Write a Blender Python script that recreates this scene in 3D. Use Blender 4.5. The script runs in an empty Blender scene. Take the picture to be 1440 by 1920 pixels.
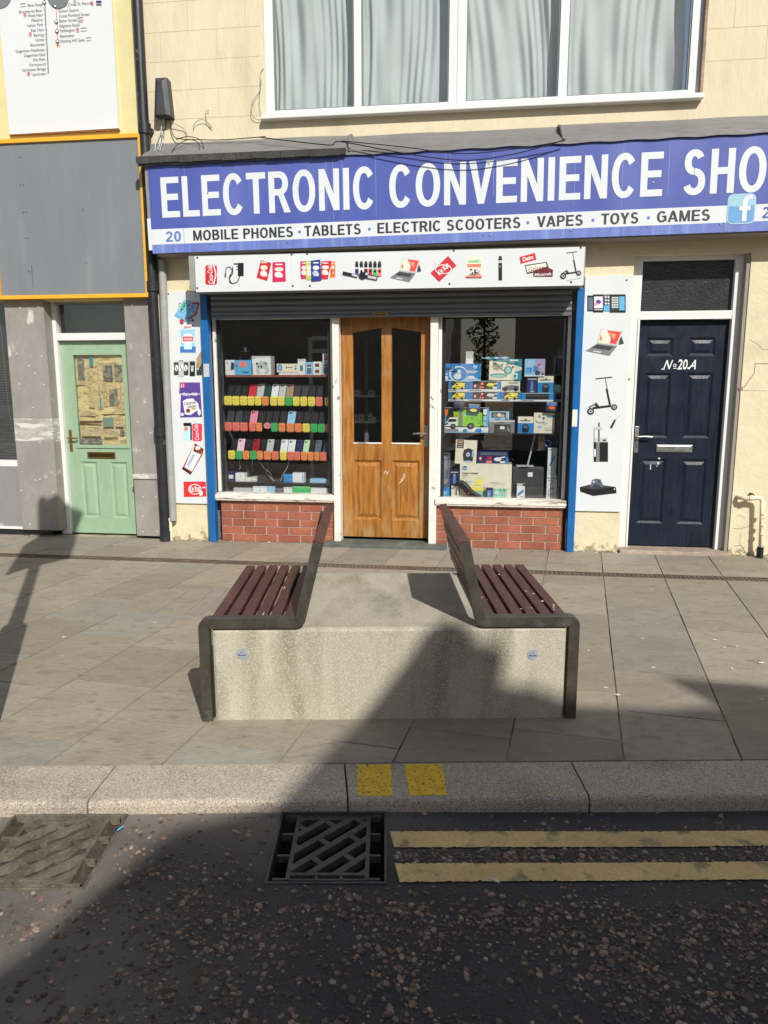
import bpy, math, random
from mathutils import Vector, Matrix
from math import sin, cos, pi, radians
rnd = random.Random(7)
sc = bpy.context.scene
COL = sc.collection

# ------------------------------------------------------------------ camera
F, PITCH, H = 1387.0, radians(9.7), 1.5          # focal length in photo pixels, downward pitch, lens height
cam_d = bpy.data.cameras.new("camera"); cam = bpy.data.objects.new("camera", cam_d); COL.objects.link(cam)
cam.location = (0, 0, H); cam.rotation_euler = (pi/2 - PITCH, 0, 0)
cam_d.sensor_fit = 'VERTICAL'; cam_d.sensor_height = 36.0; cam_d.lens = 36.0*F/1920
cam_d.clip_start = .05; cam_d.clip_end = 500
sc.camera = cam
# ------------------------------------------------------------------ sky, sun, exposure
SUN_EL, SUN_AZ = radians(37), radians(159)       # azimuth clockwise from +Y
w = bpy.data.worlds.new("World"); sc.world = w; w.use_nodes = True
nt = w.node_tree; nt.nodes.clear()
sky = nt.nodes.new("ShaderNodeTexSky"); sky.sky_type = 'NISHITA'; sky.sun_disc = False
sky.sun_elevation = SUN_EL; sky.sun_rotation = SUN_AZ; sky.dust_density = 1.5
bg = nt.nodes.new("ShaderNodeBackground"); bg.inputs[1].default_value = .085
wo = nt.nodes.new("ShaderNodeOutputWorld")
nt.links.new(sky.outputs[0], bg.inputs[0]); nt.links.new(bg.outputs[0], wo.inputs[0])
sd = bpy.data.lights.new("sun", 'SUN'); sd.energy = 4.6; sd.angle = radians(.53); sd.color = (1, .962, .895)
so = bpy.data.objects.new("sun", sd); COL.objects.link(so)
to_sun = Vector((sin(SUN_AZ)*cos(SUN_EL), cos(SUN_AZ)*cos(SUN_EL), sin(SUN_EL)))
so.rotation_euler = (-to_sun).to_track_quat('-Z', 'Y').to_euler(); so.location = to_sun*40
sc.view_settings.view_transform = 'Standard'; sc.view_settings.look = 'None'
sc.view_settings.exposure = 0.0; sc.view_settings.gamma = 1.0; sc.view_settings.use_curve_mapping = False
sc.render.engine = 'CYCLES'; sc.cycles.transparent_max_bounces = 16

# ------------------------------------------------------------------ frames and measuring
A, FY = radians(7.63), 6.9                       # the facade's yaw and its distance straight ahead
R_F = Matrix.Translation((0, FY, 0)) @ Matrix.Rotation(-A, 4, 'Z')
R_B = Matrix.Translation((0, 3.17, 0)) @ Matrix.Rotation(radians(1.1), 4, 'Z')
R_W = Matrix.Identity(4)
FR = {'F': R_F, 'B': R_B, 'W': R_W}
def ray(u, v):
    a = (u-720)/F; b = (960-v)/F
    return (a, b*sin(PITCH)+cos(PITCH), b*cos(PITCH)-sin(PITCH))
def fp(u, v, off=0.0):                           # where a sight line meets the plane `off` metres in front of the facade
    d = ray(u, v); n = (-sin(A), -cos(A)); O = (n[0]*off, FY+n[1]*off)
    t = (O[0]*n[0]+O[1]*n[1])/(d[0]*n[0]+d[1]*n[1])
    X = (d[0]*t-O[0], d[1]*t-O[1])
    return X[0]*cos(A)-X[1]*sin(A), H+d[2]*t
def gp(u, v, z=0.0):
    d = ray(u, v); t = (z-H)/d[2]
    return d[0]*t, d[1]*t

# ------------------------------------------------------------------ materials
MATS = {}
def mat(name, col, rough=.6, metal=0.0, var=.12, sc1=6.0, sc2=60.0, bump=0.0, bsc=80.0, stain=None, sth=(.55, .7), ssc=3.0, stretch=(1, 1, 1), spec=.5, coat=0.0, attr=None):
    if name in MATS: return MATS[name]
    m = bpy.data.materials.new(name); m.use_nodes = True; MATS[name] = m
    t = m.node_tree; N = t.nodes; L = t.links
    p = N["Principled BSDF"]
    p.inputs["Roughness"].default_value = rough; p.inputs["Metallic"].default_value = metal
    p.inputs["Specular IOR Level"].default_value = spec; p.inputs["Coat Weight"].default_value = coat
    tc = N.new("ShaderNodeTexCoord"); mp = N.new("ShaderNodeMapping"); mp.inputs[3].default_value = stretch
    L.new(tc.outputs["Object"], mp.inputs[0])
    def noise(s, det=4.0):
        n = N.new("ShaderNodeTexNoise"); n.inputs["Scale"].default_value = s; n.inputs["Detail"].default_value = det
        L.new(mp.outputs[0], n.inputs[0]); return n.outputs[0]
    def ramp(src, a, b, va=0.0, vb=1.0):
        r = N.new("ShaderNodeMapRange"); r.inputs[1].default_value = a; r.inputs[2].default_value = b
        r.inputs[3].default_value = va; r.inputs[4].default_value = vb; L.new(src, r.inputs[0]); return r.outputs[0]
    def mix(fac, a, b, mode='MIX'):
        x = N.new("ShaderNodeMix"); x.data_type = 'RGBA'; x.blend_type = mode
        for s, i in ((fac, 0), (a, 6), (b, 7)):
            if hasattr(s, 'links'): L.new(s, x.inputs[i])
            elif i == 0: x.inputs[0].default_value = s
            else: x.inputs[i].default_value = (*s, 1)
        return x.outputs[2]
    lo = tuple(c*(1-var) for c in col); hi = tuple(min(1, c*(1+var)) for c in col)
    c = mix(ramp(noise(sc1), .3, .7), lo, hi)
    if sc2:
        g = ramp(noise(sc2, 2.0), .3, .7, 1-var*.7, 1+var*.7)
        x = N.new("ShaderNodeVectorMath"); x.operation = 'SCALE'; L.new(c, x.inputs[0]); L.new(g, x.inputs[3]); c = x.outputs[0]
    if attr:
        a = N.new("ShaderNodeAttribute"); a.attribute_name = attr
        x = N.new("ShaderNodeVectorMath"); x.operation = 'MULTIPLY'; L.new(c, x.inputs[0]); L.new(a.outputs["Color"], x.inputs[1]); c = x.outputs[0]
    if stain:
        c = mix(ramp(noise(ssc, 8.0), *sth), c, stain)
    L.new(c, p.inputs["Base Color"])
    if rough < .95:
        L.new(ramp(noise(sc1*2.3), .3, .7, max(0, rough-.07), min(1, rough+.07)), p.inputs["Roughness"])
    if bump:
        b = N.new("ShaderNodeBump"); b.inputs["Strength"].default_value = min(1, bump); b.inputs["Distance"].default_value = .004*max(1, bump)
        L.new(noise(bsc, 6.0), b.inputs["Height"]); L.new(b.outputs[0], p.inputs["Normal"])
    m["_x"] = 1
    return m
def speckle(name, col, dark, light, s=160.0, rough=.8, bump=.6, ramps=((.0, .35), (.62, 1.0)), var=.12, sc1=2.5, stain=None, sth=(.5, .7), ssc=2.0, attr=None, stretch=(1, 1, 1)):
    """stone with grains: every Voronoi cell picks a shade between dark, col and light"""
    m = mat(name, col, rough, var=var, sc1=sc1, sc2=0, stain=stain, sth=sth, ssc=ssc, attr=attr, stretch=stretch)
    t = m.node_tree; N = t.nodes; L = t.links; p = N["Principled BSDF"]
    tc = [n for n in N if n.type == 'TEX_COORD'][0]
    vo = N.new("ShaderNodeTexVoronoi"); vo.inputs["Scale"].default_value = s; L.new(tc.outputs["Object"], vo.inputs[0])
    sp = N.new("ShaderNodeSeparateColor"); L.new(vo.outputs["Color"], sp.inputs[0])
    base = p.inputs["Base Color"].links[0].from_socket
    def mx(fac, a, b):
        x = N.new("ShaderNodeMix"); x.data_type = 'RGBA'; L.new(fac, x.inputs[0]); L.new(a, x.inputs[6]); x.inputs[7].default_value = (*b, 1); return x.outputs[2]
    def rg(src, a, b, c, d):
        r = N.new("ShaderNodeMapRange"); L.new(src, r.inputs[0])
        for i, q in enumerate((a, b, c, d)): r.inputs[i+1].default_value = q
        return r.outputs[0]
    c = mx(rg(sp.outputs[0], ramps[0][0], ramps[0][1], .8, 0), base, dark)
    c = mx(rg(sp.outputs[1], ramps[1][0], ramps[1][1], 0, .8), c, light)
    L.new(c, p.inputs["Base Color"])
    b = N.new("ShaderNodeBump"); b.inputs["Strength"].default_value = bump; b.inputs["Distance"].default_value = .003
    L.new(vo.outputs["Distance"], b.inputs["Height"]); L.new(b.outputs[0], p.inputs["Normal"])
    return m
def wood(name, col, dark, rough=.5, sx=(18, 18, 1.2), s=3.0, worn=None, wth=(.6, .75), wear_sc=2.2, bump=.15, spec=.5):
    m = mat(name, col, rough, var=.1, sc1=3, sc2=0, spec=spec)
    t = m.node_tree; N = t.nodes; L = t.links; p = N["Principled BSDF"]
    tc = [n for n in N if n.type == 'TEX_COORD'][0]
    mp = N.new("ShaderNodeMapping"); mp.inputs[3].default_value = sx; L.new(tc.outputs["Object"], mp.inputs[0])
    n = N.new("ShaderNodeTexNoise"); n.inputs["Scale"].default_value = s; n.inputs["Detail"].default_value = 8; n.inputs["Distortion"].default_value = .6
    L.new(mp.outputs[0], n.inputs[0])
    r = N.new("ShaderNodeMapRange"); r.inputs[1].default_value = .42; r.inputs[2].default_value = .68; L.new(n.outputs[0], r.inputs[0])
    x = N.new("ShaderNodeMix"); x.data_type = 'RGBA'; L.new(r.outputs[0], x.inputs[0]); L.new(p.inputs["Base Color"].links[0].from_socket, x.inputs[6]); x.inputs[7].default_value = (*dark, 1)
    out = x.outputs[2]
    if worn:
        n2 = N.new("ShaderNodeTexNoise"); n2.inputs["Scale"].default_value = wear_sc; n2.inputs["Detail"].default_value = 9; n2.inputs["Roughness"].default_value = .7
        mp2 = N.new("ShaderNodeMapping"); mp2.inputs[3].default_value = (2.5, 2.5, .8); L.new(tc.outputs["Object"], mp2.inputs[0]); L.new(mp2.outputs[0], n2.inputs[0])
        r2 = N.new("ShaderNodeMapRange"); r2.inputs[1].default_value = wth[0]; r2.inputs[2].default_value = wth[1]; r2.inputs[4].default_value = .8; L.new(n2.outputs[0], r2.inputs[0])
        y = N.new("ShaderNodeMix"); y.data_type = 'RGBA'; L.new(r2.outputs[0], y.inputs[0]); L.new(out, y.inputs[6]); y.inputs[7].default_value = (*worn, 1); out = y.outputs[2]
    L.new(out, p.inputs["Base Color"])
    b = N.new("ShaderNodeBump"); b.inputs["Strength"].default_value = bump; b.inputs["Distance"].default_value = .002
    L.new(n.outputs[0], b.inputs["Height"]); L.new(b.outputs[0], p.inputs["Normal"])
    return m
def glass(name, tint=(.86, .9, .9), rough=.0, refl=1.0, bump=0.0, bsc=60.0):
    m = bpy.data.materials.new(name); m.use_nodes = True; MATS[name] = m
    t = m.node_tree; N = t.nodes; L = t.links; N.clear()
    tr = N.new("ShaderNodeBsdfTransparent"); tr.inputs[0].default_value = (*tint, 1)
    gl = N.new("ShaderNodeBsdfGlossy"); gl.inputs["Roughness"].default_value = rough
    fr = N.new("ShaderNodeLayerWeight"); fr.inputs[0].default_value = .5
    pw = N.new("ShaderNodeMath"); pw.operation = 'POWER'; pw.inputs[1].default_value = 5; L.new(fr.outputs["Facing"], pw.inputs[0])
    mu = N.new("ShaderNodeMath"); mu.operation = 'MULTIPLY_ADD'; mu.inputs[1].default_value = .9; mu.inputs[2].default_value = .065*refl; mu.use_clamp = True
    mx = N.new("ShaderNodeMixShader"); o = N.new("ShaderNodeOutputMaterial")
    if bump:
        n = N.new("ShaderNodeTexNoise"); n.inputs["Scale"].default_value = bsc; tc = N.new("ShaderNodeTexCoord"); L.new(tc.outputs["Object"], n.inputs[0])
        b = N.new("ShaderNodeBump"); b.inputs["Strength"].default_value = bump; b.inputs["Distance"].default_value = .004; L.new(n.outputs[0], b.inputs["Height"])
        L.new(b.outputs[0], gl.inputs["Normal"])
    L.new(pw.outputs[0], mu.inputs[0]); L.new(mu.outputs[0], mx.inputs[0]); L.new(tr.outputs[0], mx.inputs[1]); L.new(gl.outputs[0], mx.inputs[2]); L.new(mx.outputs[0], o.inputs[0])
    return m
def ink(r, g, b, rough=.45):                     # a flat print or plastic colour given as display values 0-255
    lin = tuple(((c/255)/12.92 if c <= 10 else (((c/255)+.055)/1.055)**2.4) for c in (r, g, b))
    return mat("print_%02x%02x%02x" % (r, g, b), lin, rough, var=.05, sc1=14, sc2=0)

cream = mat('cream_masonry_paint', (.69, .605, .425), .85, var=.05, sc1=1.3, sc2=9, bump=.9, bsc=26, stain=(.56, .475, .33), sth=(.52, .78), ssc=2.2, stretch=(1.6, 1, .5))
cream_low = mat('cream_paint_peeling', (.70, .62, .43), .9, var=.05, sc1=2.2, sc2=12, bump=1.2, bsc=22, stain=(.58, .50, .33), sth=(.55, .8), ssc=3)
def damp_foot(m):                                # moss and peeling along the bottom 15 cm, with its own ragged outline
    t = m.node_tree; N = t.nodes; L = t.links; p = N["Principled BSDF"]; g = N.new("ShaderNodeNewGeometry")
    sx = N.new("ShaderNodeSeparateXYZ"); L.new(g.outputs["Position"], sx.inputs[0])
    n = N.new("ShaderNodeTexNoise"); n.inputs["Scale"].default_value = 16; n.inputs["Detail"].default_value = 9; n.inputs["Roughness"].default_value = .7; L.new(g.outputs["Position"], n.inputs[0])
    a = N.new("ShaderNodeMath"); a.operation = 'MULTIPLY_ADD'; L.new(sx.outputs[2], a.inputs[0]); a.inputs[1].default_value = -1.6; L.new(n.outputs[0], a.inputs[2])
    b = N.new("ShaderNodeMapRange"); L.new(a.outputs[0], b.inputs[0]); b.inputs[1].default_value = .42; b.inputs[2].default_value = .50; b.inputs[4].default_value = .85
    x = N.new("ShaderNodeMix"); x.data_type = 'RGBA'; L.new(b.outputs[0], x.inputs[0]); L.new(p.inputs["Base Color"].links[0].from_socket, x.inputs[6]); x.inputs[7].default_value = (.25, .22, .11, 1); L.new(x.outputs[2], p.inputs["Base Color"])
damp_foot(cream_low)
yellow_wall = mat('yellow_masonry_paint', (.68, .61, .315), .85, var=.06, sc1=1.6, sc2=10, bump=.5, bsc=30, stain=(.5, .44, .27), sth=(.7, .8), ssc=4)
white_pvc = mat('white_plastic', (.74, .75, .73), .35, var=.03, sc1=3, sc2=0)
white_paint = mat('old_white_paint', (.76, .74, .67), .6, var=.06, sc1=5, sc2=30, bump=.5, bsc=40, stain=(.30, .26, .2), sth=(.66, .7), ssc=14)
sill_paint = mat('flaking_sill_paint', (.78, .74, .66), .7, var=.08, sc1=8, sc2=40, bump=1.0, bsc=50, stain=(.33, .27, .2), sth=(.56, .62), ssc=13, stretch=(.5, 2, 3))
sign_white = mat('sign_white', (.69, .72, .73), .38, var=.025, sc1=2, sc2=0)
sign_blue = mat('faded_blue_vinyl', (.078, .108, .385), .38, var=.05, sc1=1.0, sc2=4, stain=(.13, .17, .47), sth=(.50, .85), ssc=1.3, stretch=(1.6, 1, .5))
sign_blue_low = mat('sunbleached_blue_vinyl', (.15, .20, .52), .38, var=.12, sc1=1.2, sc2=5, stain=(.22, .33, .62), sth=(.52, .72), ssc=3.2, stretch=(5, 1, .4))
grey_board = mat('grey_painted_board', (.195, .215, .228), .55, var=.05, sc1=1.2, sc2=4, stain=(.24, .26, .27), sth=(.6, .8), ssc=2.2, stretch=(3, 1, .5))
cladding = mat('weathered_grey_cladding', (.29, .27, .24), .7, var=.10, sc1=2.2, sc2=14, bump=.3, bsc=30, stain=(.58, .56, .51), sth=(.63, .69), ssc=4.5, stretch=(1.4, 1, .9))
cladding_scuffed = mat('scuffed_cladding', (.40, .385, .35), .75, var=.2, sc1=6, sc2=40, bump=.4, bsc=60, stain=(.66, .64, .58), sth=(.5, .6), ssc=13, stretch=(.6, 1, 2.5))
cladding_panel = mat('grey_panel_paint', (.26, .25, .25), .55, var=.05, sc1=2, sc2=10, stain=(.45, .44, .43), sth=(.68, .71), ssc=6)
yellow_trim = mat('amber_painted_trim', (.85, .42, .03), .45, var=.08, sc1=4, sc2=0, stain=(.55, .3, .05), sth=(.7, .75), ssc=12)
blue_rail = mat('blue_painted_steel', (.008, .125, .37), .35, var=.10, sc1=4, sc2=20, stain=(.16, .08, .035), sth=(.70, .72), ssc=11)
shutter_m = mat('grey_shutter_steel', (.16, .175, .19), .4, var=.1, sc1=3, sc2=0, metal=.3)
box_grey = mat('shutter_box_steel', (.30, .31, .29), .5, var=.08, sc1=3, sc2=14)
soffit_m = mat('soffit_board', (.30, .26, .22), .7, var=.08, sc1=2)
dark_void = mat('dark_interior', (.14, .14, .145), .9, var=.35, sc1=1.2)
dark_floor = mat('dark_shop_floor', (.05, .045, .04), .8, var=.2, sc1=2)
black_pl = mat('black_plastic', (.018, .019, .022), .4, var=.2, sc1=8, sc2=0)
black_iron = mat('black_painted_iron', (.02, .022, .025), .4, var=.25, sc1=5, sc2=40, stain=(.18, .17, .15), sth=(.68, .74), ssc=9)
grey_pipe_m = mat('grey_plastic_pipe', (.33, .33, .31), .5, var=.10, sc1=4, sc2=20, stain=(.2, .18, .15), sth=(.62, .75), ssc=6)
cream_pipe_m = mat('cream_painted_pipe', (.80, .72, .55), .5, var=.06, sc1=5, stain=(.4, .28, .18), sth=(.68, .73), ssc=16)
lead = mat('weathered_lead', (.19, .185, .18), .6, var=.12, sc1=3, sc2=14, bump=.3, bsc=14, stain=(.17, .16, .15), sth=(.56, .70), ssc=3, stretch=(1, 1, 4))
felt = mat('roofing_felt', (.055, .055, .052), .95, var=.3, sc1=8, sc2=120, bump=1.2, bsc=120)
rotten = mat('weathered_end_timber', (.33, .29, .25), .9, var=.25, sc1=6, sc2=30, bump=1.5, bsc=40, stain=(.12, .06, .04), sth=(.55, .65), ssc=9, stretch=(1, 1, .3))
green_door_m = mat('sage_green_door', (.30, .43, .29), .42, var=.05, sc1=2, sc2=12, stain=(.24, .36, .25), sth=(.60, .8), ssc=4, stretch=(2, 1, .6), bump=.12, bsc=60)
navy_door_m = wood('navy_woodgrain_door', (.008, .014, .030), (.004, .007, .016), .42, sx=(9, 9, .9), s=5, bump=1.0, spec=.35)
oak = wood('orange_varnished_wood', (.42, .175, .030), (.22, .08, .012), .42, sx=(16, 16, 1.0), s=3, worn=(.40, .27, .13), wth=(.48, .64), bump=.4)
slat_wood = wood('maroon_slats', (.105, .037, .028), (.055, .02, .016), .42, sx=(16, 1.3, 16), s=3, worn=(.17, .085, .07), wth=(.56, .72), wear_sc=4)
steel_dark = mat('dark_brushed_steel', (.095, .083, .068), .45, metal=.5, var=.25, sc1=5, sc2=60, stain=(.15, .145, .13), sth=(.6, .75), ssc=6, stretch=(2, 1, 2))
brass = mat('brass', (.36, .25, .08), .35, metal=.9, var=.15, sc1=9)
chrome = mat('satin_metal', (.5, .5, .48), .33, metal=.9, var=.1, sc1=9)
brick_m = mat('red_painted_brick', (.33, .105, .056), .75, var=.2, sc1=7, sc2=50, bump=.6, bsc=60, attr='tint')
mortar = mat('brick_mortar', (.42, .31, .25), .9, var=.12, sc1=10, bump=.7)
iron = mat('cast_iron', (.075, .071, .068), .55, metal=.2, var=.25, sc1=14, sc2=90, bump=.7, bsc=120, stain=(.10, .09, .08), sth=(.55, .7), ssc=9)
rust_iron = mat('rusty_drain_iron', (.12, .085, .06), .8, var=.3, sc1=14, sc2=80, bump=.8, bsc=90)
silt = mat('dried_silt', (.06, .048, .034), .95, var=.22, sc1=12, sc2=80, bump=1.5, bsc=60)
silted_iron = mat('silt_caked_iron', (.115, .098, .07), .85, var=.3, sc1=14, sc2=70, bump=1.2, bsc=80, stain=(.17, .145, .105), sth=(.50, .66), ssc=14)
granite = speckle('granite_kerb', (.43, .365, .285), (.15, .125, .10), (.70, .63, .52), s=230, stain=(.22, .19, .16), sth=(.50, .75), ssc=3.5)
conc = speckle('exposed_aggregate_concrete', (.47, .43, .335), (.31, .28, .21), (.66, .62, .51), s=300, bump=.5, ramps=((.0, .28), (.68, 1.0)), stain=(.27, .25, .175), sth=(.44, .68), ssc=2.6, var=.14, sc1=2.2, stretch=(2.4, 1.2, .55))
pave_m = mat('sandstone_flags', (.315, .275, .215), .75, var=.09, sc1=3.4, sc2=34, bump=1.0, bsc=30, stain=(.225, .19, .145), sth=(.54, .74), ssc=11, stretch=(1, 1.6, 1), attr='tint')
bedding = mat('flag_joint_sand', (.16, .14, .105), .95, var=.3, sc1=8, sc2=60, stain=(.42, .36, .25), sth=(.45, .55), ssc=2)
asphalt = speckle('asphalt', (.044, .041, .043), (.026, .025, .029), (.09, .084, .078), s=170, rough=.8, bump=.5, ramps=((.0, .5), (.86, 1.0)), stain=(.060, .052, .047), sth=(.50, .75), ssc=1.2, var=.2)
def dusty(m):                                    # pale dust has collected on the left of the carriageway
    t = m.node_tree; N = t.nodes; L = t.links; p = N["Principled BSDF"]; tc = [n for n in N if n.type == 'TEX_COORD'][0]
    sx = N.new("ShaderNodeSeparateXYZ"); L.new(tc.outputs["Object"], sx.inputs[0])
    a = N.new("ShaderNodeMapRange"); L.new(sx.outputs[0], a.inputs[0]); a.inputs[1].default_value = -.15; a.inputs[2].default_value = -1.0; a.inputs[3].default_value = 0; a.inputs[4].default_value = .85
    n = N.new("ShaderNodeTexNoise"); n.inputs["Scale"].default_value = 2.2; n.inputs["Detail"].default_value = 8; L.new(tc.outputs["Object"], n.inputs[0])
    b = N.new("ShaderNodeMapRange"); L.new(n.outputs[0], b.inputs[0]); b.inputs[1].default_value = .30; b.inputs[2].default_value = .55
    mu = N.new("ShaderNodeMath"); mu.operation = 'MULTIPLY'; L.new(a.outputs[0], mu.inputs[0]); L.new(b.outputs[0], mu.inputs[1])
    e1 = N.new("ShaderNodeMapRange"); L.new(sx.outputs[1], e1.inputs[0]); e1.inputs[1].default_value = 2.18; e1.inputs[2].default_value = 2.46
    e2 = N.new("ShaderNodeMath"); e2.operation = 'MULTIPLY'; L.new(e1.outputs[0], e2.inputs[0])
    e3 = N.new("ShaderNodeMapRange"); L.new(sx.outputs[0], e3.inputs[0]); e3.inputs[1].default_value = .3; e3.inputs[2].default_value = -.3; e3.inputs[3].default_value = .12; e3.inputs[4].default_value = .9; L.new(e3.outputs[0], e2.inputs[1])
    mxx = N.new("ShaderNodeMath"); mxx.operation = 'MAXIMUM'; L.new(mu.outputs[0], mxx.inputs[0]); L.new(e2.outputs[0], mxx.inputs[1]); mu = mxx
    x = N.new("ShaderNodeMix"); x.data_type = 'RGBA'; L.new(mu.outputs[0], x.inputs[0]); L.new(p.inputs["Base Color"].links[0].from_socket, x.inputs[6]); x.inputs[7].default_value = (.205, .178, .150, 1); L.new(x.outputs[2], p.inputs["Base Color"])
dusty(asphalt)
dust = speckle('gutter_dust', (.15, .13, .11), (.08, .07, .06), (.25, .22, .19), s=190, rough=.9, bump=.7)
chip_m = mat('aggregate_chips', (.20, .145, .11), .75, var=.25, sc1=30, sc2=0, attr='tint')
yellow_line = mat('worn_yellow_line', (.70, .49, .215), .8, var=.16, sc1=5, sc2=90, bump=1.0, bsc=120, stain=(.30, .24, .13), sth=(.56, .66), ssc=11)
yellow_kerb = mat('yellow_kerb_paint', (.88, .55, .03), .75, var=.14, sc1=20, sc2=160, bump=1.0, bsc=200, stain=(.20, .17, .12), sth=(.60, .62), ssc=70)
paper_m = mat('old_newspaper', (.72, .57, .28), .9, var=.13, sc1=6, sc2=18, bump=.8, bsc=12, stain=(.45, .34, .16), sth=(.52, .6), ssc=10, stretch=(1, 1, 3))
newsprint = mat('newsprint_columns', (.52, .42, .23), .9, var=.45, sc1=60, sc2=120, stretch=(.4, 1, 2.2))
news_pic = mat('newspaper_photo', (.17, .165, .14), .9, var=.6, sc1=24, sc2=60, stain=(.35, .32, .22), sth=(.5, .56), ssc=16)
curtain_m = mat('pale_net_curtain', (.50, .54, .525), .95, var=.05, sc1=3, sc2=0)
pane = glass('window_glass', (.92, .94, .94), refl=2.4); pane_up = glass('upper_window_glass', (.93, .95, .95), refl=1.6); door_glass = glass('door_glass', (.82, .85, .85), refl=2.4)
obscure = mat('obscure_glass', (.035, .038, .04), .22, var=.15, sc1=3, bump=1, bsc=45)
blind_m = mat('grey_blind', (.13, .15, .16), .6, var=.05)
opp_brick = mat('opposite_brick', (.42, .38, .33), .9, var=.2, sc1=3)
opp_roof = mat('opposite_slate', (.07, .07, .08), .8, var=.2)
leaf_m = mat('leaves', (.05, .09, .025), .7, var=.4, sc1=3)
bark_m = mat('bark', (.09, .07, .05), .9, var=.3, sc1=6)
flag_dirt = mat('moss_and_grit', (.11, .10, .05), .95, var=.4, sc1=18, sc2=70)
weed_m = mat('weed_green', (.13, .14, .04), .8, var=.3, sc1=20)
litter_m = mat('pale_litter', (.6, .57, .5), .8, var=.2, sc1=30)
clear_pl = glass('clear_acrylic', (.9, .93, .93), .0, .8)
K = {'k': ink(22, 22, 26), 'w': ink(228, 231, 230), 'g': ink(120, 124, 126), 'lg': ink(190, 194, 194), 'dg': ink(58, 60, 64), 'r': ink(205, 40, 48), 'dr': ink(150, 22, 34),
     'o': ink(248, 150, 88), 'sal': ink(242, 128, 104), 'y': ink(246, 230, 96), 'gr': ink(72, 186, 104), 'lime': ink(140, 205, 30), 'b': ink(28, 132, 205), 'lb': ink(150, 200, 232),
     'sky': ink(92, 176, 220), 'navy': ink(34, 38, 92), 'tl': ink(40, 140, 160), 'pk': ink(232, 140, 160), 'pp': ink(92, 70, 150), 'mg': ink(205, 40, 95), 'br': ink(110, 62, 40),
     'cr': ink(232, 226, 205), 'mint': ink(150, 214, 190), 'or': ink(240, 110, 30), 'hpb': ink(60, 130, 180), 'tan': ink(200, 160, 110), 'slate': ink(92, 100, 118), 'ppl': ink(170, 160, 200),
     'txt': ink(50, 52, 58), 'sb': ink(88, 128, 190), 'sb2': ink(70, 90, 165), 'lbl': ink(165, 200, 215), 'palep': ink(240, 200, 212), 'paleg': ink(190, 228, 180), 'gold': ink(170, 140, 110)}

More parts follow.
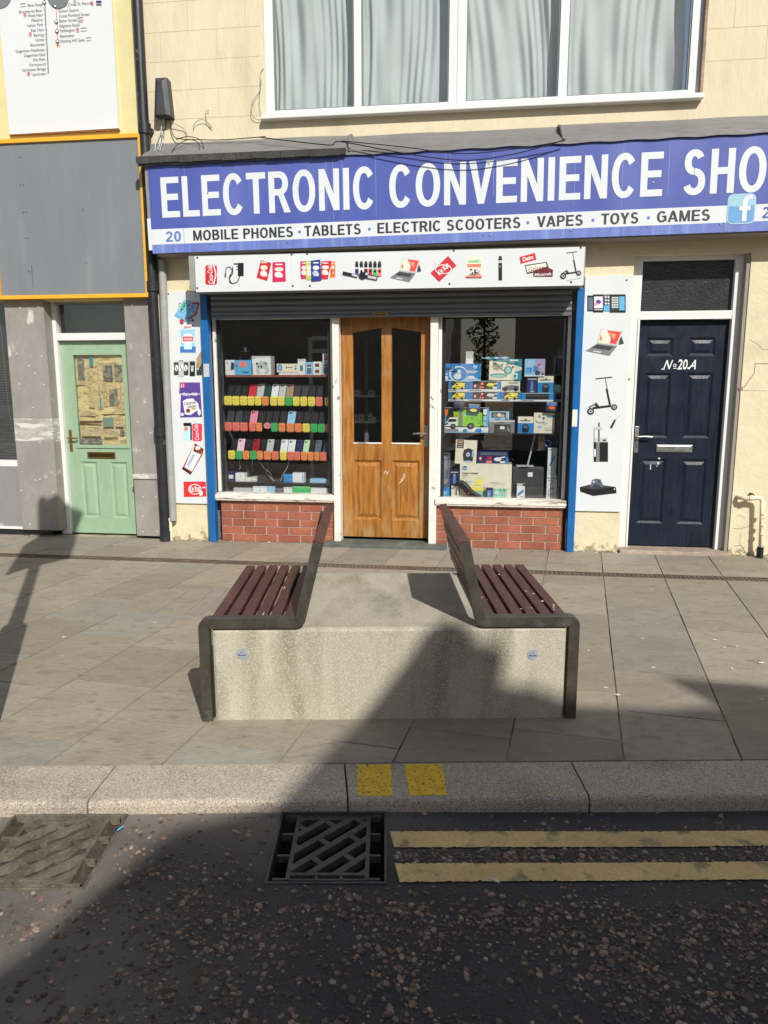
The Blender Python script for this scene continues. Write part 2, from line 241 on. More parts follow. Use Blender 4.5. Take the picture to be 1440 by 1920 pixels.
# ------------------------------------------------------------------ mesh builder and object helpers
class MB:
    def __init__(s): s.v = []; s.f = []; s.m = []; s.sm = []; s.mats = []; s.tint = []; s.T = None; s.cur = (1, 1, 1); s.hasT = False
    def mi(s, m):
        if m not in s.mats: s.mats.append(m)
        return s.mats.index(m)
    def face(s, pts, m, smooth=False):
        n = len(s.v)
        for p in pts: s.v.append(s.T @ Vector(p) if s.T else Vector(p))
        s.f.append(tuple(range(n, n+len(pts)))); s.m.append(s.mi(m)); s.sm.append(smooth); s.tint.append(s.cur)
    def mesh(s, vs, fs, m, smooth=False):
        n = len(s.v); k = s.mi(m)
        for p in vs: s.v.append(s.T @ Vector(p) if s.T else Vector(p))
        for f in fs: s.f.append(tuple(i+n for i in f)); s.m.append(k); s.sm.append(smooth); s.tint.append(s.cur)
    def box(s, x0, x1, y0, y1, z0, z1, m):
        if x0 > x1: x0, x1 = x1, x0
        if y0 > y1: y0, y1 = y1, y0
        if z0 > z1: z0, z1 = z1, z0
        s.mesh([(x, y, z) for z in (z0, z1) for y in (y0, y1) for x in (x0, x1)],
               [(0, 2, 3, 1), (4, 5, 7, 6), (0, 1, 5, 4), (2, 6, 7, 3), (0, 4, 6, 2), (1, 3, 7, 5)], m)
        return s
    def prism(s, pts, y0, y1, m, axis='y'):       # polygon in x-z extruded along y (or x-y along z with axis='z')
        n = len(pts)
        if axis == 'y': vs = [(p[0], y0, p[1]) for p in pts]+[(p[0], y1, p[1]) for p in pts]
        elif axis == 'z': vs = [(p[0], p[1], y0) for p in pts]+[(p[0], p[1], y1) for p in pts]
        else: vs = [(y0, p[0], p[1]) for p in pts]+[(y1, p[0], p[1]) for p in pts]
        s.mesh(vs, [tuple(range(n)), tuple(range(2*n-1, n-1, -1))]+[(i, i+n, (i+1) % n+n, (i+1) % n) for i in range(n)], m); return s
    def poly(s, pts, y, m): s.face([(p[0], y, p[1]) for p in pts], m)
    def rect(s, x0, x1, z0, z1, y, m): s.poly([(x0, z0), (x1, z0), (x1, z1), (x0, z1)], y, m)
    def disc(s, cx, cz, rx, rz, y, m, n=20): s.poly([(cx+rx*cos(2*pi*i/n), cz+rz*sin(2*pi*i/n)) for i in range(n)], y, m)
    def tube(s, path, r, m, n=10, cap=True):
        path = [Vector(p) for p in path]; rr = r if isinstance(r, (list, tuple)) else [r]*len(path)
        vs = []; up = Vector((0, 0, 1))
        for i, p in enumerate(path):
            d = (path[min(i+1, len(path)-1)]-path[max(i-1, 0)]).normalized()
            a = d.cross(up)
            if a.length < .05: a = d.cross(Vector((0, 1, 0)))
            a.normalize(); b = a.cross(d)
            for k in range(n): t = 2*pi*k/n; vs.append(p+rr[i]*(a*cos(t)+b*sin(t)))
        fs = [(i*n+k, i*n+(k+1) % n, (i+1)*n+(k+1) % n, (i+1)*n+k) for i in range(len(path)-1) for k in range(n)]
        s.mesh(vs, fs, m, True)
        if cap: s.mesh(vs[:n], [tuple(range(n-1, -1, -1))], m); s.mesh(vs[-n:], [tuple(range(n))], m)
        return s
    def grid(s, fn, nu, nv, m, smooth=True):
        vs = [fn(i/nu, j/nv) for j in range(nv+1) for i in range(nu+1)]
        s.mesh(vs, [(j*(nu+1)+i, j*(nu+1)+i+1, (j+1)*(nu+1)+i+1, (j+1)*(nu+1)+i) for j in range(nv) for i in range(nu)], m, smooth); return s
    def data(s, name, org):
        me = bpy.data.meshes.new(name); o = Vector(org)
        me.from_pydata([tuple(v-o) for v in s.v], [], s.f)
        for m in s.mats: me.materials.append(m)
        me.polygons.foreach_set('material_index', s.m); me.polygons.foreach_set('use_smooth', s.sm)
        if s.hasT:
            a = me.color_attributes.new('tint', 'FLOAT_COLOR', 'CORNER'); vals = []
            for f, t in zip(s.f, s.tint): vals += [t[0], t[1], t[2], 1.0]*len(f)
            a.data.foreach_set('color', vals)
        me.update(); return me
ORG = {}
def props(o, label=None, cat=None, group=None, kind=None):
    if label: o["label"] = label
    if cat: o["category"] = cat
    if group: o["group"] = group
    if kind: o["kind"] = kind
def place(o, base, fr, rot=None):
    M = FR[fr] @ Matrix.Translation(base)
    if rot is not None: M = M @ rot
    o.matrix_world = M
def thing(name, label, cat, base, fr='F', group=None, rot=None):
    o = bpy.data.objects.new(name, None); o.empty_display_size = .1; COL.objects.link(o)
    place(o, base, fr, rot); ORG[o] = tuple(base) if rot is None else (0, 0, 0); props(o, label, cat, group); return o
def bev(o, wd, seg=2):
    b = o.modifiers.new('bevel', 'BEVEL'); b.width = wd; b.segments = seg; b.limit_method = 'ANGLE'; b.angle_limit = radians(40); return o
def part(mb, name, parent, label=None, bevel=0):
    o = bpy.data.objects.new(name, mb.data(name, ORG[parent])); COL.objects.link(o); o.parent = parent; ORG[o] = ORG[parent]
    if label: o["label"] = label
    if bevel: bev(o, bevel)
    return o
def solo(mb, name, label, cat, base, fr='F', group=None, kind=None, bevel=0, rot=None):
    o = bpy.data.objects.new(name, mb.data(name, base)); COL.objects.link(o); place(o, base, fr, rot); ORG[o] = tuple(base)
    props(o, label, cat, group, kind)
    if bevel: bev(o, bevel)
    return o
def B(*a): return MB().box(*a)

def studs(parent, name, pts, r, h, mt, label=None):
    """small screw or rivet heads: one mesh, a copy for each"""
    src = None
    for p in pts:
        if src is None:
            m = MB(); o = Vector(ORG[parent]); m.tube([o, o+Vector((0, -h, 0))], [r, r*.75], mt, 8); src = c = part(m, name, parent)
        else: c = src.copy(); COL.objects.link(c); c.parent = parent
        c.location = Vector(p)-Vector(ORG[parent])
# ------------------------------------------------------------------ lettering
TXT = {}
def font_mesh(text, bold=0.0, shear=0.0):
    key = (text, bold, shear)
    if key not in TXT:
        cu = bpy.data.curves.new("t", 'FONT'); cu.body = text; cu.offset = bold; cu.shear = shear; cu.resolution_u = 3
        ob = bpy.data.objects.new("t", cu); COL.objects.link(ob)
        me = bpy.data.meshes.new_from_object(ob.evaluated_get(bpy.context.evaluated_depsgraph_get()))
        vs = [v.co.copy() for v in me.vertices]; fs = [tuple(p.vertices) for p in me.polygons]
        bpy.data.objects.remove(ob); bpy.data.curves.remove(cu); bpy.data.meshes.remove(me)
        TXT[key] = (vs, fs)
    return TXT[key]
def text(mb, s, x, z, h, y, m, width=None, bold=0.0, shear=0.0, align='L', rot=0.0):
    """built-in typeface; h = capital height; x,z = baseline start (or end / centre)"""
    vs, fs = font_mesh(s, bold, shear)
    if not vs: return
    x0 = min(v.x for v in vs); x1 = max(v.x for v in vs); k = h/.69
    kx = (width/(x1-x0)) if width else k*.92
    ox = {'L': 0, 'R': -(x1-x0)*kx, 'C': -(x1-x0)*kx/2}[align]
    out = []
    for v in vs:
        a = (v.x-x0)*kx+ox; b = v.y*k
        out.append((x+a*cos(rot)-b*sin(rot), y, z+a*sin(rot)+b*cos(rot)))
    mb.mesh(out, [tuple(reversed(f)) if False else f for f in fs], m)
TX, TZ = .188, .155
def RR(a, b, c, d): return ('r', a, b, c, d)
def PP(*p): return ('p', p)
def AR(cx, cy, rx, ry, a0, a1): return ('a', cx, cy, rx, ry, a0, a1)
t_, h_ = TX, TZ
GL = {
 'E': (.66, [RR(.04, 0, .04+t_, 1), RR(.04+t_, 0, .64, h_), RR(.04+t_, .43, .60, .43+h_), RR(.04+t_, 1-h_, .64, 1)]),
 'L': (.60, [RR(.04, 0, .04+t_, 1), RR(.04+t_, 0, .59, h_)]),
 'T': (.64, [RR(.32-t_/2, 0, .32+t_/2, 1-h_), RR(.01, 1-h_, .63, 1)]),
 'I': (.27, [RR(.04, 0, .04+t_, 1)]),
 'H': (.72, [RR(.04, 0, .04+t_, 1), RR(.68-t_, 0, .68, 1), RR(.04+t_, .43, .68-t_, .43+h_)]),
 'N': (.72, [RR(.04, 0, .04+t_*.95, 1), RR(.68-t_*.95, 0, .68, 1), PP((.04, 1), (.04+t_, 1), (.68, 0), (.68-t_, 0))]),
 'V': (.70, [PP((0, 1), (.20, 1), (.35+.075, 0), (.35-.09, 0)), PP((.50, 1), (.70, 1), (.44, 0), (.275, 0))]),
 'C': (.74, [AR(.375, .5, .345, .515, 38, 322)]),
 'G': (.78, [AR(.385, .5, .355, .515, 40, 318), RR(.74-t_, .10, .74, .46), RR(.40, .46, .74, .46+h_*.9)]),
 'O': (.78, [AR(.39, .5, .36, .515, 0, 360)]),
 '0': (.66, [AR(.33, .5, .29, .515, 0, 360)]),
 'P': (.68, [RR(.04, 0, .04+t_, 1), RR(.04+t_, 1-h_, .38, 1), RR(.04+t_, .40, .38, .40+h_), AR(.37, .70, .29, .30, -90, 90)]),
 'R': (.73, [RR(.04, 0, .04+t_, 1), RR(.04+t_, 1-h_, .40, 1), RR(.04+t_, .42, .40, .42+h_), AR(.38, .71, .29, .29, -90, 90), PP((.33, .45), (.51, .47), (.73, 0), (.52, 0))]),
 'B': (.72, [RR(.04, 0, .04+t_, 1), RR(.04+t_, 1-h_, .38, 1), RR(.04+t_, .44, .38, .44+h_), RR(.04+t_, 0, .40, h_), AR(.36, .745, .28, .255, -90, 90), AR(.38, .302, .30, .302, -90, 90)]),
 'M': (.86, [RR(.04, 0, .04+t_*.9, 1), RR(.82-t_*.9, 0, .82, 1), PP((.04, 1), (.24, 1), (.50, 0), (.36, 0)), PP((.62, 1), (.82, 1), (.50, 0), (.36, 0))]),
 'A': (.76, [PP((0, 0), (.19, 0), (.46, 1), (.28, 1)), PP((.57, 0), (.76, 0), (.48, 1), (.30, 1)), RR(.19, .23, .57, .23+h_*.9)]),
 'Y': (.70, [RR(.35-t_/2, 0, .35+t_/2, .45), PP((0, 1), (.21, 1), (.44, .40), (.26, .40)), PP((.49, 1), (.70, 1), (.44, .40), (.26, .40))]),
 'S': (.70, [AR(.34, .73, .27, .285, 25, 270), AR(.35, .287, .30, .302, -160, 90)]),
 '2': (.66, [AR(.32, .71, .29, .305, -25, 165), RR(.03, 0, .61, h_), PP((.03, h_), (.27, h_), (.58, .55), (.40, .55))]),
 ' ': (.30, [])}
def sign_text(mb, s, x, z, wd, h, y, m):
    """own condensed grotesque capitals, fitted to a width"""
    gap = .045; tot = sum(GL[c][0]+gap for c in s)-gap; kx = wd/tot; cx = 0; q = 0
    for ch in s:
        wch, pr = GL[ch]
        for P in pr:
            q += 1; yy = y-.0002*(q % 6)
            if P[0] == 'r': pts = [(P[1], P[2]), (P[3], P[2]), (P[3], P[4]), (P[1], P[4])]
            elif P[0] == 'p': pts = list(P[1])
            if P[0] != 'a': mb.poly([(x+(cx+a)*kx, z+b*h) for a, b in pts], yy, m)
            else:
                _, ax, ay, rx, ry, a0, a1 = P; n = max(6, int((a1-a0)/12)); vs = []
                for i in range(n+1):
                    t = radians(a0+(a1-a0)*i/n)
                    for ox, oy in ((rx, ry), (rx-t_, ry-h_)): vs.append((x+(cx+ax+ox*math.copysign(abs(cos(t))**.94, cos(t)))*kx, yy, z+(ay+oy*math.copysign(abs(sin(t))**.94, sin(t)))*h))
                mb.mesh(vs, [(2*i, 2*i+1, 2*i+3, 2*i+2) for i in range(n)], m)
        cx += wch+gap

# ================================================================== GROUND, ROAD, KERB, PAVEMENT
def kerb_y(x): return 2.765+.0165*x              # back edge of the kerb
KR = Matrix.Rotation(math.atan(.0165), 4, 'Z')
solo(B(-60, 60, -60, 60, -1.0, -.6, bedding), 'ground', None, None, (0, 0, 0), 'W', kind='structure')
m = MB()
def road_z(x, y): return -.05+.004*sin(x*2.1+y)+.003*sin(y*5.3-x*1.7)-.006*max(0, 1-abs(y-2.45)*4)
PITS = ((-.378, .010, 2.100, 2.500), (-1.352, -.935, 2.075, 2.485))
def knots(lo, hi, n, extra): return sorted(set([round(lo+(hi-lo)*i/n, 4) for i in range(n+1)]+[round(e_, 4) for e_ in extra]))
X_ = knots(-9, 9, 120, [p[i] for p in PITS for i in (0, 1)]); Y_ = knots(-4.4, 2.65, 60, [p[i] for p in PITS for i in (2, 3)])
nxk = len(X_)
m.mesh([(x, y, road_z(x, y)) for y in Y_ for x in X_],
       [(j*nxk+i, j*nxk+i+1, (j+1)*nxk+i+1, (j+1)*nxk+i) for j in range(len(Y_)-1) for i in range(nxk-1)
        if not any(p[0] < (X_[i]+X_[i+1])/2 < p[1] and p[2] < (Y_[j]+Y_[j+1])/2 < p[3] for p in PITS)], asphalt, True)
road = solo(m, 'road', None, None, (0, 0, -.05), 'W', kind='structure')
# yellow lines on the road (ragged ends and edges)
for y0, y1, xs in ((2.285, 2.378, .035), (2.105, 2.197, .05)):
    m = MB(); n = 700; x1 = 5.0; top = []; bot = []
    r2 = random.Random(int(y0*1000))
    for i in range(n+1):
        x = xs+(x1-xs)*i/n
        wob = .5*sin(x*3)*.004
        j = lambda: r2.gauss(0, .0011)+(-r2.uniform(.003, .010) if r2.random() < .03 else 0)
        ya = y0+.0165*x+wob-j(); yb = y1+.0165*x+wob+j()
        bot.append((x, ya, road_z(x, ya)+.0042)); top.append((x, yb, road_z(x, yb)+.0042))
    top[0] = (xs-.015, top[0][1], top[0][2])
    m.mesh(bot+top, [(i, i+1, i+n+2, i+n+1) for i in range(n)], yellow_line)
    part(m, 'yellow_line', road)
# kerb stones: one structure, joints as real gaps
m = MB(); xs = [-6.56+.915*i for i in range(15)]
kerb_o = None
for i, x0 in enumerate(xs):
    x1 = x0+.915-.007; q = MB()
    lj = lambda i: (-.012, .026, .004)[i % 3]
    pr = [(-.262, -.14), (-.262, -.022), (-.259, -.010), (-.252, -.003), (-.241, 0), (0, 0), (0, -.14)]
    vs = []
    for x in (x0, x1):
        for y, z in pr: vs.append((x+lj(i if x == x0 else i+1)*(-y/.262), y+kerb_y(x), z))
    n = len(pr)
    m.mesh(vs, [tuple(range(n)), tuple(range(2*n-1, n-1, -1))]+[(k, k+n, (k+1) % n+n, (k+1) % n) for k in range(n)], granite)
kerb_o = solo(m, 'kerb', None, None, (0, 0, -.14), 'W', kind='structure')
r2 = random.Random(11)
for xa, xb in ((-.105, .028), (.087, .233)):
    m = MB(); n = 26; L0 = []; L1 = []
    for i in range(n+1):
        y = -.238+.230*i/n
        L0.append((xa+.012*(1-i/n)+r2.uniform(-.004, .004)-.004, kerb_y(xa)+y, .0012)); L1.append((xb+r2.uniform(-.004, .004)+.002*(1-i/n), kerb_y(xb)+y, .0012))
    m.mesh(L0+L1, [(i, i+1, i+n+2, i+n+1) for i in range(n)], yellow_kerb)
    part(m, 'yellow_mark', kerb_o)
# pavement: bedding sheet and individually laid flags in strips that run at 14.8 degrees
m = MB(); m.mesh([(-30, kerb_y(-30), -.007), (30, kerb_y(30), -.007), (30, 10, -.007), (-30, 14, -.007)], [(0, 1, 2, 3)], bedding)
pave_o = solo(m, 'pavement', None, None, (0, 0, -.022), 'W', kind='structure')
TH = radians(14.8); e = (sin(TH), cos(TH)); nx = (cos(TH), -sin(TH))
def clip(poly, a, b, c):                         # keep a*x+b*y >= c
    out = []
    for i in range(len(poly)):
        p, q = poly[i], poly[(i+1) % len(poly)]; dp = a*p[0]+b*p[1]-c; dq = a*q[0]+b*q[1]-c
        if dp >= 0: out.append(p)
        if dp*dq < 0:
            t = dp/(dp-dq); out.append((p[0]+(q[0]-p[0])*t, p[1]+(q[1]-p[1])*t))
    return out
fn = (sin(A), cos(A)); fc = FY*cos(A)            # facade line: sin A x + cos A y = fc
m = MB(); m.hasT = True; r2 = random.Random(21)
cover = [gp(201, 1149), gp(378, 1158), gp(430, 1106), gp(292, 1104)]
qs = [-8.4, -7.95, -7.5, -7.05, -6.6, -6.15, -5.7, -5.2, -4.75, -4.28, -3.83, -3.36, -2.93, -2.478, -2.02, -1.57, -1.12, -.675, -.232, .228, .694, 1.15, 1.62, 2.07, 2.53, 2.98, 3.44, 3.9, 4.35, 4.8, 5.3]
def slab(poly, gap, zt):
    cx = sum(p[0] for p in poly)/len(poly); cy = sum(p[1] for p in poly)/len(poly); sh = list(poly)
    for i in range(len(poly)):                   # inset every edge by half the joint
        p0, p1 = poly[i], poly[(i+1) % len(poly)]; dx, dy = p1[0]-p0[0], p1[1]-p0[1]; l = math.hypot(dx, dy)
        if l < 1e-6: continue
        a, b = -dy/l, dx/l
        if a*(cx-p0[0])+b*(cy-p0[1]) < 0: a, b = -a, -b
        sh = clip(sh, a, b, a*p0[0]+b*p0[1]+gap)
    n = len(sh)
    if n < 3: return
    tl = (r2.uniform(-.002, .002), r2.uniform(-.002, .002))
    hz = lambda p: zt+tl[0]*(p[0]-cx)+tl[1]*(p[1]-cy)
    top = [(p[0], p[1], hz(p)) for p in sh]; low = [(p[0], p[1], -.03) for p in sh]
    m.mesh(top+low, [tuple(range(n))]+[(i, i+n, (i+1) % n+n, (i+1) % n) for i in range(n)], pave_m)
for i in range(len(qs)-1):
    t = 1.2+r2.uniform(0, .6)
    while t < 10.5:
        ln = r2.choice((.52, .6, .68, .75, .9)); t2 = t+ln
        P = [(qs[i]*nx[0]+t*e[0], qs[i]*nx[1]+t*e[1]), (qs[i+1]*nx[0]+t*e[0], qs[i+1]*nx[1]+t*e[1]), (qs[i+1]*nx[0]+t2*e[0], qs[i+1]*nx[1]+t2*e[1]), (qs[i]*nx[0]+t2*e[0], qs[i]*nx[1]+t2*e[1])]
        t = t2
        for lo, hi in ((None, fc-.925), (fc-.80, fc+.02)):
            Q = clip(P, -.0165, 1, 2.772) if lo is None else clip(P, fn[0], fn[1], lo)
            if len(Q) >= 3: Q = clip(Q, -fn[0], -fn[1], -hi)
            if len(Q) < 3: continue
            ar = abs(sum(Q[k][0]*Q[(k+1) % len(Q)][1]-Q[(k+1) % len(Q)][0]*Q[k][1] for k in range(len(Q))))/2
            if ar < .006: continue
            g = r2.uniform(.84, 1.08); wv = r2.uniform(-.06, .05)
            m.cur = (g*(1+wv), g, g*(1-wv)); slab(Q, .0042, r2.uniform(-.0015, .0015))
part(m, 'paving_flags', pave_o)
# dirt, moss and grit along the foot of the shop fronts: uneven low fillets
r2 = random.Random(31)
m = MB()
for s0, s1, dn in ((-2.12, -1.7, 60), (1.75, 2.2, 90), (3.14, 4.2, 110), (-1.6, -.5, 14), (.5, 1.6, 14), (-3.7, -3.2, 30)):
    for k in range(dn):
        s_ = r2.uniform(s0, s1); yy = -abs(r2.gauss(0, .035))-.004; r = r2.uniform(.003, .013)
        vs = [(s_+r*r2.uniform(.6, 1.3)*cos(a), yy+r*r2.uniform(.6, 1.3)*sin(a), .001) for a in (0, 1.2, 2.4, 3.7, 5)]+[(s_, yy, r*r2.uniform(.4, .9))]
        m.mesh(vs, [(a, (a+1) % 5, 5) for a in range(5)], r2.choice((flag_dirt, flag_dirt, litter_m, weed_m)))
solo(m, 'grit', 'moss and crumbs of grit along the foot of the shop fronts', 'grit', (0, 0, 0), 'F', kind='stuff')
# white crumbs, gum spots and leaves lying about the pavement
m = MB()
for u, v in ((838, 1163), (345, 1118), (570, 1121), (290, 1168), (120, 1195), (1220, 1105), (1205, 1198), (1103, 1220), (1340, 1200), (1357, 1214), (1372, 1254), (1136, 1290), (1158, 1303), (1380, 1212), (1427, 1243), (1428, 1312), (1225, 1252), (385, 1040), (215, 1022), (1351, 1052), (270, 1037), (345, 1042)):
    x, y = gp(u, v); r = r2.uniform(.006, .012)
    m.mesh([(x+r*1.6*cos(a), y+r*sin(a)*r2.uniform(.7, 1.2), .0025+.001*r2.random()) for a in [k*pi/4 for k in range(8)]]+[(x, y, .006)], [(k, (k+1) % 8, 8) for k in range(8)], litter_m)
solo(m, 'chewing_gum', 'pale spots of trodden gum and crumbs scattered on the pavement', 'litter', (0, 0, 0), 'W', kind='stuff')
m = MB(); x, y = gp(928, 1653, -.04)
m.tube([(x-.012, y+.008, -.036), (x+.012, y-.008, -.036)], .004, K['w'], 8)
solo(m, 'cigarette_end', 'white cigarette end lying just below the lower yellow line', 'cigarette end', (x, y, -.04), 'W')
# aggregate chips standing out of the asphalt
m = MB(); m.hasT = True; r2 = random.Random(77); cnt = 0
from mathutils import noise as mnoise
def dens(x, y):
    d = .5+1.1*mnoise.noise(Vector((x*2.6, y*3.4, 3.3)))+.5*mnoise.noise(Vector((x*8, y*9, 1.3)))
    return max(.10, min(1, d))
while cnt < 6800:
    y = 1.12+1.42*r2.random()**1.15; x = r2.uniform(-1.75, 1.75)
    if abs(x) > .53*(y+.65): continue
    if y > 2.02: p = .18+.3*(x < 0)
    else: p = .85
    if x < -.95-.3*(y-1.9): p *= .25
    if 2.1 < y-.0165*x < 2.385 and x > .02:
        if not (2.20 < y-.0165*x < 2.283): continue
        p = 1.6
    if (2.09 < y < 2.54 and (-.41 < x < .03 or -1.36 < x < -.9)): continue
    if r2.random() > p*dens(x, y): continue
    cnt += 1
    r = r2.choice((.004, .005, .006, .0075, .0085, .0095, .0105, .012, .0135)) * r2.uniform(.8, 1.15)
    k = r2.choice((5, 6, 7)); a0 = r2.random()*6; hh = r*r2.uniform(.10, .28); ex = r2.uniform(.6, 1.0); th = r2.random()*pi
    ring = []
    for i in range(k):
        a = a0+2*pi*i/k+r2.uniform(-.25, .25); q = r*r2.uniform(.8, 1.2)
        px, py = q*cos(a), q*ex*sin(a); ring.append((px*cos(th)-py*sin(th), px*sin(th)+py*cos(th)))
    zb = road_z(x, y)-.0035+.001*r2.random()
    tx, ty = r2.uniform(-.22, .22), r2.uniform(-.22, .22)
    top = [(x+a*.72, y+b*.72, zb+hh+.004+a*tx+b*ty) for a, b in ring]; low = [(x+a, y+b, zb) for a, b in ring]
    g = r2.uniform(.35, 1.0) if r2.random() < .7 else r2.uniform(1.0, 1.9)
    wv = r2.uniform(-.12, .22); m.cur = (g*(1+wv), g, g*(1-wv*.6))
    m.mesh(top+low, [tuple(range(k))]+[(i, i+k, (i+1) % k+k, (i+1) % k) for i in range(k)], chip_m)
solo(m, 'aggregate_chips', 'brown stone chips standing proud of the dark asphalt', 'stone chips', (0, 0, -.05), 'W', kind='stuff')

# ------------------------------------------------------------------ gully gratings
def grating(x0, x1, y0, y1, met, label, silted, zt=-.045):
    t = thing('gully_grating', label, 'drain grating', ((x0+x1)/2, (y0+y1)/2, -.12), 'W', group='gully gratings beside the kerb')
    W, D = x1-x0, y1-y0; f = MB(); b = .009
    f.box(x0, x1, y0, y0+b, -.5, zt, met); f.box(x0, x1, y1-b, y1, -.5, zt, met)
    f.box(x0, x0+b, y0+b, y1-b, -.5, zt, met); f.box(x1-b, x1, y0+b, y1-b, -.5, zt, met)
    part(f, 'frame', t, bevel=.002)
    g = MB(); zb = zt-.028; zz = zt-.002
    ix0, ix1, iy0, iy1 = x0+.022, x1-.022, y0+.020, y1-.020
    cx0, cx1, cy0, cy1 = ix0+.055, ix1-.05, iy0+.035, iy1-.03      # central field of slanted slots
    def clipbar(P):
        for a, bb, c in ((1, 0, cx0-.002), (-1, 0, -cx1-.002), (0, 1, cy0-.002), (0, -1, -cy1-.002)):
            if len(P) >= 3: P = clip(P, a, bb, c)
        return P
    an = radians(46); dx, dy = cos(an), sin(an); nxx, nyy = -sin(an), cos(an); C = ((x0+x1)/2, (y0+y1)/2)
    q = 0
    for k in range(-7, 8):
        o = k*.062; hw = .0120
        P = [(C[0]+o*nxx-dx*.5-nxx*hw, C[1]+o*nyy-dy*.5-nyy*hw), (C[0]+o*nxx+dx*.5-nxx*hw, C[1]+o*nyy+dy*.5-nyy*hw), (C[0]+o*nxx+dx*.5+nxx*hw, C[1]+o*nyy+dy*.5+nyy*hw), (C[0]+o*nxx-dx*.5+nxx*hw, C[1]+o*nyy-dy*.5+nyy*hw)]
        P = clipbar(P)
        if len(P) >= 3: g.prism(P, zb, zz, met, 'z')
        for j in range(-3, 4):                   # cross webs between neighbouring slanted bars
            ww = j*.170+(k % 2)*.085; Pc = (C[0]+(o+.031)*nxx+ww*dx, C[1]+(o+.031)*nyy+ww*dy)
            Q = [(Pc[0]-dx*.010-nxx*.0190, Pc[1]-dy*.010-nyy*.0190), (Pc[0]+dx*.010-nxx*.0190, Pc[1]+dy*.010-nyy*.0190), (Pc[0]+dx*.010+nxx*.0190, Pc[1]+dy*.010+nyy*.0190), (Pc[0]-dx*.010+nxx*.0190, Pc[1]-dy*.010+nyy*.0190)]
            Q = clipbar(Q)
            if len(Q) >= 3: g.prism(Q, zb, zz-.0006, met, 'z')
    z2 = zt-.0035
    r_ = .014
    for a in (cx0-r_, cx1): g.box(a, a+r_, iy0, iy1, zb, z2+.0012, met)
    for a in (cy0-r_, cy1): g.box(cx0, cx1, a, a+r_, zb, z2+.0012, met)
    for k in range(4):                            # short ties out to the rim
        yy = iy0+(iy1-iy0)*k/3.0; yy = min(max(yy, iy0), iy1-.01)
        g.box(ix0, cx0-r_, yy, yy+.010, zb, z2, met); g.box(cx1+r_, ix1, yy, yy+.010, zb, z2, met)
    for k in (1, 2):
        xx = cx0+(cx1-cx0)*k/3.0
        g.box(xx, xx+.01, iy0, cy0-r_, zb, z2, met); g.box(xx+.02, xx+.03, cy1+r_, iy1, zb, z2, met)
    for a in ((ix0, iy0), (ix1-.012, iy0)): pass
    g.box(ix0, ix1, iy0-.001, iy0+.008, zb, z2-.001, met); g.box(ix0, ix1, iy1-.008, iy1+.001, zb, z2-.001, met)
    part(g, 'grate', t, bevel=.0015)
    if silted:
        s = MB(); r3 = random.Random(3); ph = [r3.uniform(0, 6) for _ in range(6)]
        def fnn(u, v):
            x = x0+.012+(W-.024)*u; y = y0+.012+(D-.024)*v
            hgt = .004*sin(x*31+ph[0])*sin(y*27+ph[1])+.004*sin(x*67+y*41+ph[2])+.003*sin(y*90+ph[3])
            if u > .9: hgt -= .03
            return (x, y, zt-.019+hgt*.8+.004*(v-.3))
        s.grid(fnn, 60, 60, silt); part(s, 'silt', t)
        l = MB(); xx, yy = gp(226, 1555, -.03); l.tube([(xx-.006, yy-.012, -.026), (xx+.006, yy+.012, -.026)], .003, K['sky'], 6); part(l, 'scrap', t)
    else:
        s = MB(); s.box(x0+.02, x1-.02, y0+.02, y1-.02, -.52, -.50, black_iron); part(s, 'pit_floor', t)
    return t
grating(-.378, .010, 2.100, 2.500, iron, 'black open cast iron gully grating in the shade beside the yellow lines', False)
grating(-1.352, -.935, 2.075, 2.485, silted_iron, 'silt-choked brown gully grating in the sun at the left kerb', True)
# ------------------------------------------------------------------ channel drain along the shop fronts
t = thing('channel_drain', 'narrow brown slotted drain channel running along the pavement before the shops', 'channel drain', (0, -.86, -.02), 'F')
m = MB(); m.box(-5.5, 5.5, -.922, -.905, -.02, .0005, rust_iron); m.box(-5.5, 5.5, -.815, -.798, -.02, .0005, rust_iron)
part(m, 'edge_rail', t)
m = MB()
k = -5.4
while k < 5.4:
    m.box(k, k+.013, -.905, -.815, -.018, -.0005, rust_iron); k += .036
m.box(-5.4, 5.4, -.866, -.854, -.018, .0, rust_iron); part(m, 'slotted_cover', t)
# ------------------------------------------------------------------ inset inspection cover left of the bench
t = thing('inspection_cover', 'flag-filled inspection cover set in the pavement left of the bench', 'inspection cover', (*[sum(c[i] for c in cover)/4 for i in (0, 1)], -.02), 'W')
m = MB(); m.prism(cover, -.02, .0025, cladding_panel, 'z'); part(m, 'rim', t)
cx, cy = sum(c[0] for c in cover)/4, sum(c[1] for c in cover)/4
def lerp2(p, q, k): return (p[0]+(q[0]-p[0])*k, p[1]+(q[1]-p[1])*k)
for a, b in ((.03, .49), (.51, .80), (.82, .97)):
    m = MB(); m.hasT = True; m.cur = (.95, .95, .93)
    P = [lerp2(cover[0], cover[1], a), lerp2(cover[0], cover[1], b), lerp2(cover[3], cover[2], b), lerp2(cover[3], cover[2], a)]
    P = [lerp2(P[0], P[3], .03), lerp2(P[1], P[2], .03), lerp2(P[1], P[2], .97), lerp2(P[0], P[3], .97)]
    m.prism(P, .0026, .0062, pave_m, 'z'); part(m, 'inset_flag', t)

